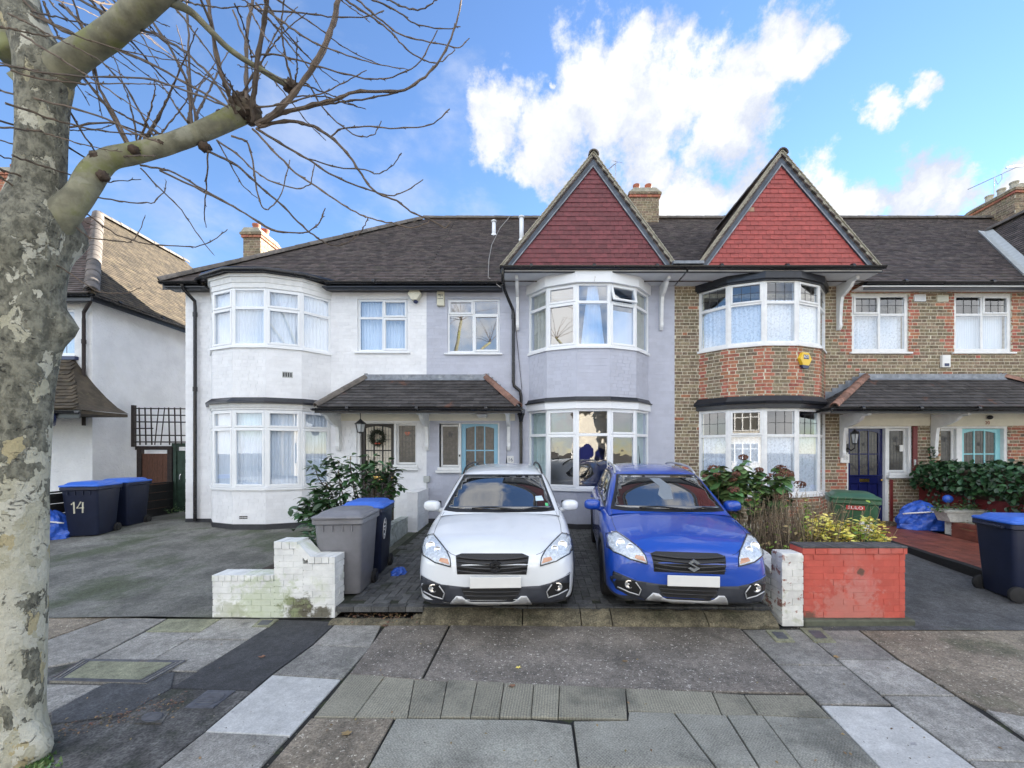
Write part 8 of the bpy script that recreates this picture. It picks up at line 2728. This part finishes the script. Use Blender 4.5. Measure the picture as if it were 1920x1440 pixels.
# wreath
t = thing('wreath', 'dark green wreath with a red bow hanging on the black door', 'wreath', (-3.58, 9.42, 2.08))
b = MB()
for k in range(620):
    a = rng.uniform(0, 2 * PI); r = .145 + rng.gauss(0, .028)
    c = Vector((-3.59 + r * math.cos(a), 9.575 - abs(rng.gauss(0, .025)), 2.10 + r * math.sin(a)))
    d = Vector((rng.gauss(0, 1), rng.gauss(0, .5) - .3, rng.gauss(0, 1))).normalized() * rng.uniform(.03, .055)
    b.tube([c, c + d], [.006, .0015], 4)
o = obj('sprigs', b, 'wreath', t); o['kind'] = 'stuff'
b = MB(); K = 20; b.tube([(-3.59 + .145 * math.cos(2 * PI * i / K), 9.585, 2.10 + .145 * math.sin(2 * PI * i / K)) for i in range(K + 1)], .03, 8); obj('ring', b, 'stem_dark', t)
b = MB()
for sx in (-1, 1): b.ball((-3.57 + sx * .035, 9.53, 1.965), .035, .015, .02, 8, 6)
obj('bow', b, 'glass_red', t)
# door numbers
t = thing('house_number', 'small pale number on the white wall left of the black door', 'house number', (-4.23, WY - .01, 1.62))
for k, ch in enumerate('14'):
    lettering('digit', ch, .12, Matrix.Translation((-4.26 + k * .07, WY - .012, 1.62)) @ UPRIGHT, 'cream_plate', t)
t = thing('house_number', 'square white plate with number 16 right of the pale blue door', 'house number', (-.53, WY - .02, 1.59))
b = MB(); b.bbox(-.60, -.45, WY - .03, WY - .006, 1.50, 1.68, .004); obj('plate', b, 'plate_white', t)
lettering('digits', '16', .12, Matrix.Translation((-.525, WY - .033, 1.59)) @ UPRIGHT, 'navy_plate', t)
t = thing('house_number', 'square white plate with number 18 left of the navy door', 'house number', (7.13, WY - .05, 1.62))
b = MB(); b.bbox(7.03, 7.22, WY - .05, WY - .008, 1.52, 1.72, .004); obj('plate', b, 'plate_white', t)
lettering('digits', '18', .12, Matrix.Translation((7.125, WY - .053, 1.62)) @ UPRIGHT, 'grey_box', t)
t = thing('house_number', 'dark number 20 on the cream band above the aqua door', 'house number', (10.37, WY - .03, 2.42))
lettering('digits', '20', .11, Matrix.Translation((10.40, WY - .024, 2.435)) @ UPRIGHT, 'terracotta', t)
b = MB(); b.ball((10.41, WY - .07, 2.56), .055, .05, .05, 12, 8); tag(obj('porch_light', b, 'iron', None, True), 'small round black lamp above the aqua door', 'lamp')
b = MB(); b.bbox(-1.27, -1.05, 9.32, 9.50, 2.575, 2.62, .008); b.bbox(-1.25, -1.07, 9.335, 9.485, 2.545, 2.58, .012)
tag(obj('porch_light', b, 'plate_white'), 'flat bulkhead lamp under the porch above the pale blue door', 'lamp')
# wall lantern by the navy door
t = thing('wall_lantern', 'black wall lantern left of the navy door', 'lantern', (7.22, WY - .1, 1.95))
lx, ly = 7.20, 9.32
b = MB(); b.tube([(lx, WY - .01, 1.86), (lx, WY - .12, 1.80), (lx, ly, 1.86), (lx, ly, 1.95)], .014, 7); b.bbox(lx - .03, lx + .03, WY - .02, WY + .005, 1.76, 1.96, .006); obj('arm', b, 'iron', t)
b = MB(); b.lathe([(.035, 1.94), (.05, 1.96), (.05, 1.97)], (lx, ly, 0), 8); b.lathe([(.085, 2.17), (.09, 2.185), (.03, 2.25), (.008, 2.28)], (lx, ly, 0), 8)
for k in range(6):
    a = 2 * PI * k / 6; b.tube([(lx + .048 * math.cos(a), ly + .048 * math.sin(a), 1.965), (lx + .08 * math.cos(a), ly + .08 * math.sin(a), 2.175)], .006, 5)
obj('cage', b, 'iron', t)
b = MB(); b.lathe([(.042, 1.965), (.074, 2.172)], (lx, ly, 0), 6); obj('pane', b, 'lantern_glass', t)
# alarm and light boxes
t = thing('security_light', 'pale green floodlight with dark sensor under the eaves of the white house', 'light', (-2.69, WY - .1, 5.32))
b = MB(); b.prism([(-.15, 0), (-.06, .13), (.08, .13), (.15, .02), (.06, -.13), (-.06, -.13)], WY - .17, WY - .03, lambda a, c, q: (-2.69 + a, q, 5.34 + c)); obj('lamp_head', b, 'cream_plate', t)
b = MB(); b.ball((-2.67, WY - .10, 5.18), .055, .05, .04, 10, 6); b.cyl((-2.67, WY - .1, 5.18), .03, .05, 8); obj('sensor', b, 'navy_plate', t, True)
b = MB(); b.bbox(-2.72, -2.64, WY - .05, WY - .004, 5.25, 5.33, .004); obj('mount', b, 'grey_box', t)
t = thing('alarm_box', 'cream burglar alarm box with black letters under the eaves of the lilac house', 'alarm box', (-2.10, WY - .04, 5.28))
b = MB(); b.bbox(-2.20, -2.03, WY - .085, WY - .004, 5.10, 5.43, .012); obj('cover', b, 'cream_plate', t)
lettering('lettering', 'MJH', .085, Matrix.Translation((-2.115, WY - .0875, 5.335)) @ UPRIGHT, 'black_paint', t, sx=.8)
b = MB()
for k in range(5): b.bbox(-2.175 + k * .025, -2.157 + k * .025, WY - .088, WY - .084, 5.25, 5.268, .001)
obj('small_print', b, 'black_paint', t)
t = thing('alarm_box', 'yellow hexagonal alarm box with white letters on a dark panel on the brick bow', 'alarm box', (5.78, 8.77, 3.78))
f5 = Facet(*bay_points(5.25, HW18, DEP)[3:5])
cs, cz = .16, 3.745
hexa = lambda r, k: [(cs + r * math.cos(PI / 3 * i) * 1.12, cz + k + r * math.sin(PI / 3 * i)) for i in range(6)]
b = MB(); b.prism(hexa(.155, 0), .008, .075, lambda a, c, q: f5.M @ Vector((a, -q, c))); obj('cover', b, 'yellow_plate', t)
b = MB(); b.prism([(cs - .12, cz - .135), (cs + .12, cz - .135), (cs + .07, cz - .20), (cs - .07, cz - .20)], .008, .07, lambda a, c, q: f5.M @ Vector((a, -q, c))); obj('base', b, 'navy_plate', t)
b = MB(); fbox(b, f5, cs - .075, cs + .085, .075, .079, cz - .005, cz + .085, .002); obj('panel', b, 'navy_plate', t)
tm = text_mesh('ADT', .088, .004)
tm.v = [tuple(f5.M @ Vector((cs + .005 + x * .95, -.081 - 0 * z + (-z), cz + .04 + y))) for x, y, z in tm.v]
obj('lettering', tm, 'white_print', t, fixn=False)
t = thing('sensor_box', 'white sensor box with dark lens under the right hand brick house window', 'sensor', (9.41, WY - .03, 3.83))
b = MB(); b.bbox(9.32, 9.51, WY - .08, WY - .006, 3.70, 3.98, .01); obj('cover', b, 'plate_white', t)
b = MB(); b.bbox(9.36, 9.47, WY - .084, WY - .078, 3.725, 3.79, .003); obj('lens', b, 'navy_plate', t)
t = thing('doorbell', 'white video doorbell between the side light and the pale blue door', 'doorbell', (-1.69, WY + .0, 1.55))
b = MB(); b.bbox(-1.715, -1.665, WY - .02, WY + .019, 1.50, 1.72, .006); obj('body', b, 'plate_white', t)
b = MB(); b.bbox(-1.708, -1.672, WY - .024, WY - .019, 1.66, 1.71, .003); obj('camera', b, 'black_plastic', t)
t = thing('doorbell', 'small grey doorbell on the maroon pilaster by the navy door', 'doorbell', (8.75, WY - .05, 1.55))
b = MB(); b.bbox(8.70, 8.745, WY - .055, WY - .031, 1.46, 1.60, .005); obj('body', b, 'grey_box', t)
b = MB(); b.cyl((8.7225, WY - .06, 1.56), .014, .008, 10, 'y'); obj('button', b, 'plate_white', t)
# notices in the navy door's side light
b = MB(); b.bbox(8.47, 8.55, WY + .06, WY + .075, 1.78, 1.93, .002); tag(obj('notice', b, 'plate_white'), 'small white notice stuck inside the side light of the navy door', 'notice')
# cables
def cable(pts, r, label, mk='cable'):
    b = MB(); b.tube(pts, r, 5); tag(obj('cable', b, mk), label, 'cable')
cable([(-.72, 13.2, RIDGE_Z + .08), (-1.0, 12.4, roofz(12.4) + .06), (-1.12, 11.2, roofz(11.2) + .05), (-1.10, 10.3, roofz(10.3) + .05), (-1.02, 9.4, roofz(9.4) + .05), (-.72, 9.12, 5.38)], .010, 'thin pale cable running down the dark roof of the lilac house')
cable([(-.42, 9.51, 4.8), (-.36, 9.52, 4.2), (-.26, 9.52, 3.2)], .006, 'thin dark cable beside the drainpipe of the lilac house', 'wood_dark')
cable([(1.27, 8.80, 5.57), (1.30, 8.745, 5.45), (1.28, 8.74, 5.36)], .005, 'short cable hanging over the white fascia of the lilac house')
# aerials
t = thing('tv_aerial', 'slim television aerial beside the chimney between the red gables', 'aerial', (2.6, 13.2, 9.2))
b = MB(); b.tube([(2.62, 13.25, 8.9), (2.62, 13.25, 11.05)], .014, 6); obj('mast', b, 'steel', t)
b = MB(); b.tube([(2.62, 13.25, 10.95), (2.25, 12.9, 10.45)], .009, 5)
for k in range(9):
    c = Vector((2.62, 13.25, 10.95)).lerp(Vector((2.25, 12.9, 10.45)), k / 8); b.tube([c + Vector((-.07, .07, 0)), c + Vector((.07, -.07, 0))], .005, 4)
b.tube([(2.5, 13.2, 11.0), (2.85, 13.3, 11.0)], .006, 4)
obj('array', b, 'steel', t)
t = thing('tv_aerial', 'long television aerial pointing left from the big right hand chimney', 'aerial', (14.2, 12.9, 9.9))
pA, pB = P(1918, 308, 12.6), P(1815, 355, 12.6)
b = MB(); b.tube([pA, pB], .012, 5); c = pA.lerp(pB, .52); b.tube([c, c + Vector((0, 0, -.55))], .014, 5)
c2 = pA.lerp(pB, .38); b.tube([c, c + Vector((.1, 0, .0)) - Vector((0, 0, .22)), c2 + Vector((0, 0, -.16)), c2], .01, 5); obj('boom', b, 'steel', t)
b = MB()
for f in (.02, .05, .08, .11): 
    c = pA.lerp(pB, f); b.tube([c + Vector((-.12, .2, .10)), c + Vector((.12, -.2, -.10))], .012, 4)
obj('array', b, 'steel', t)
# doormat at the navy door
b = MB(); b.bbox(7.15, 8.15, 8.95, 9.5, .165, .195, .006); tag(obj('doormat', b, 'stem_dark'), 'worn dark doormat at the foot of the navy door', 'doormat')
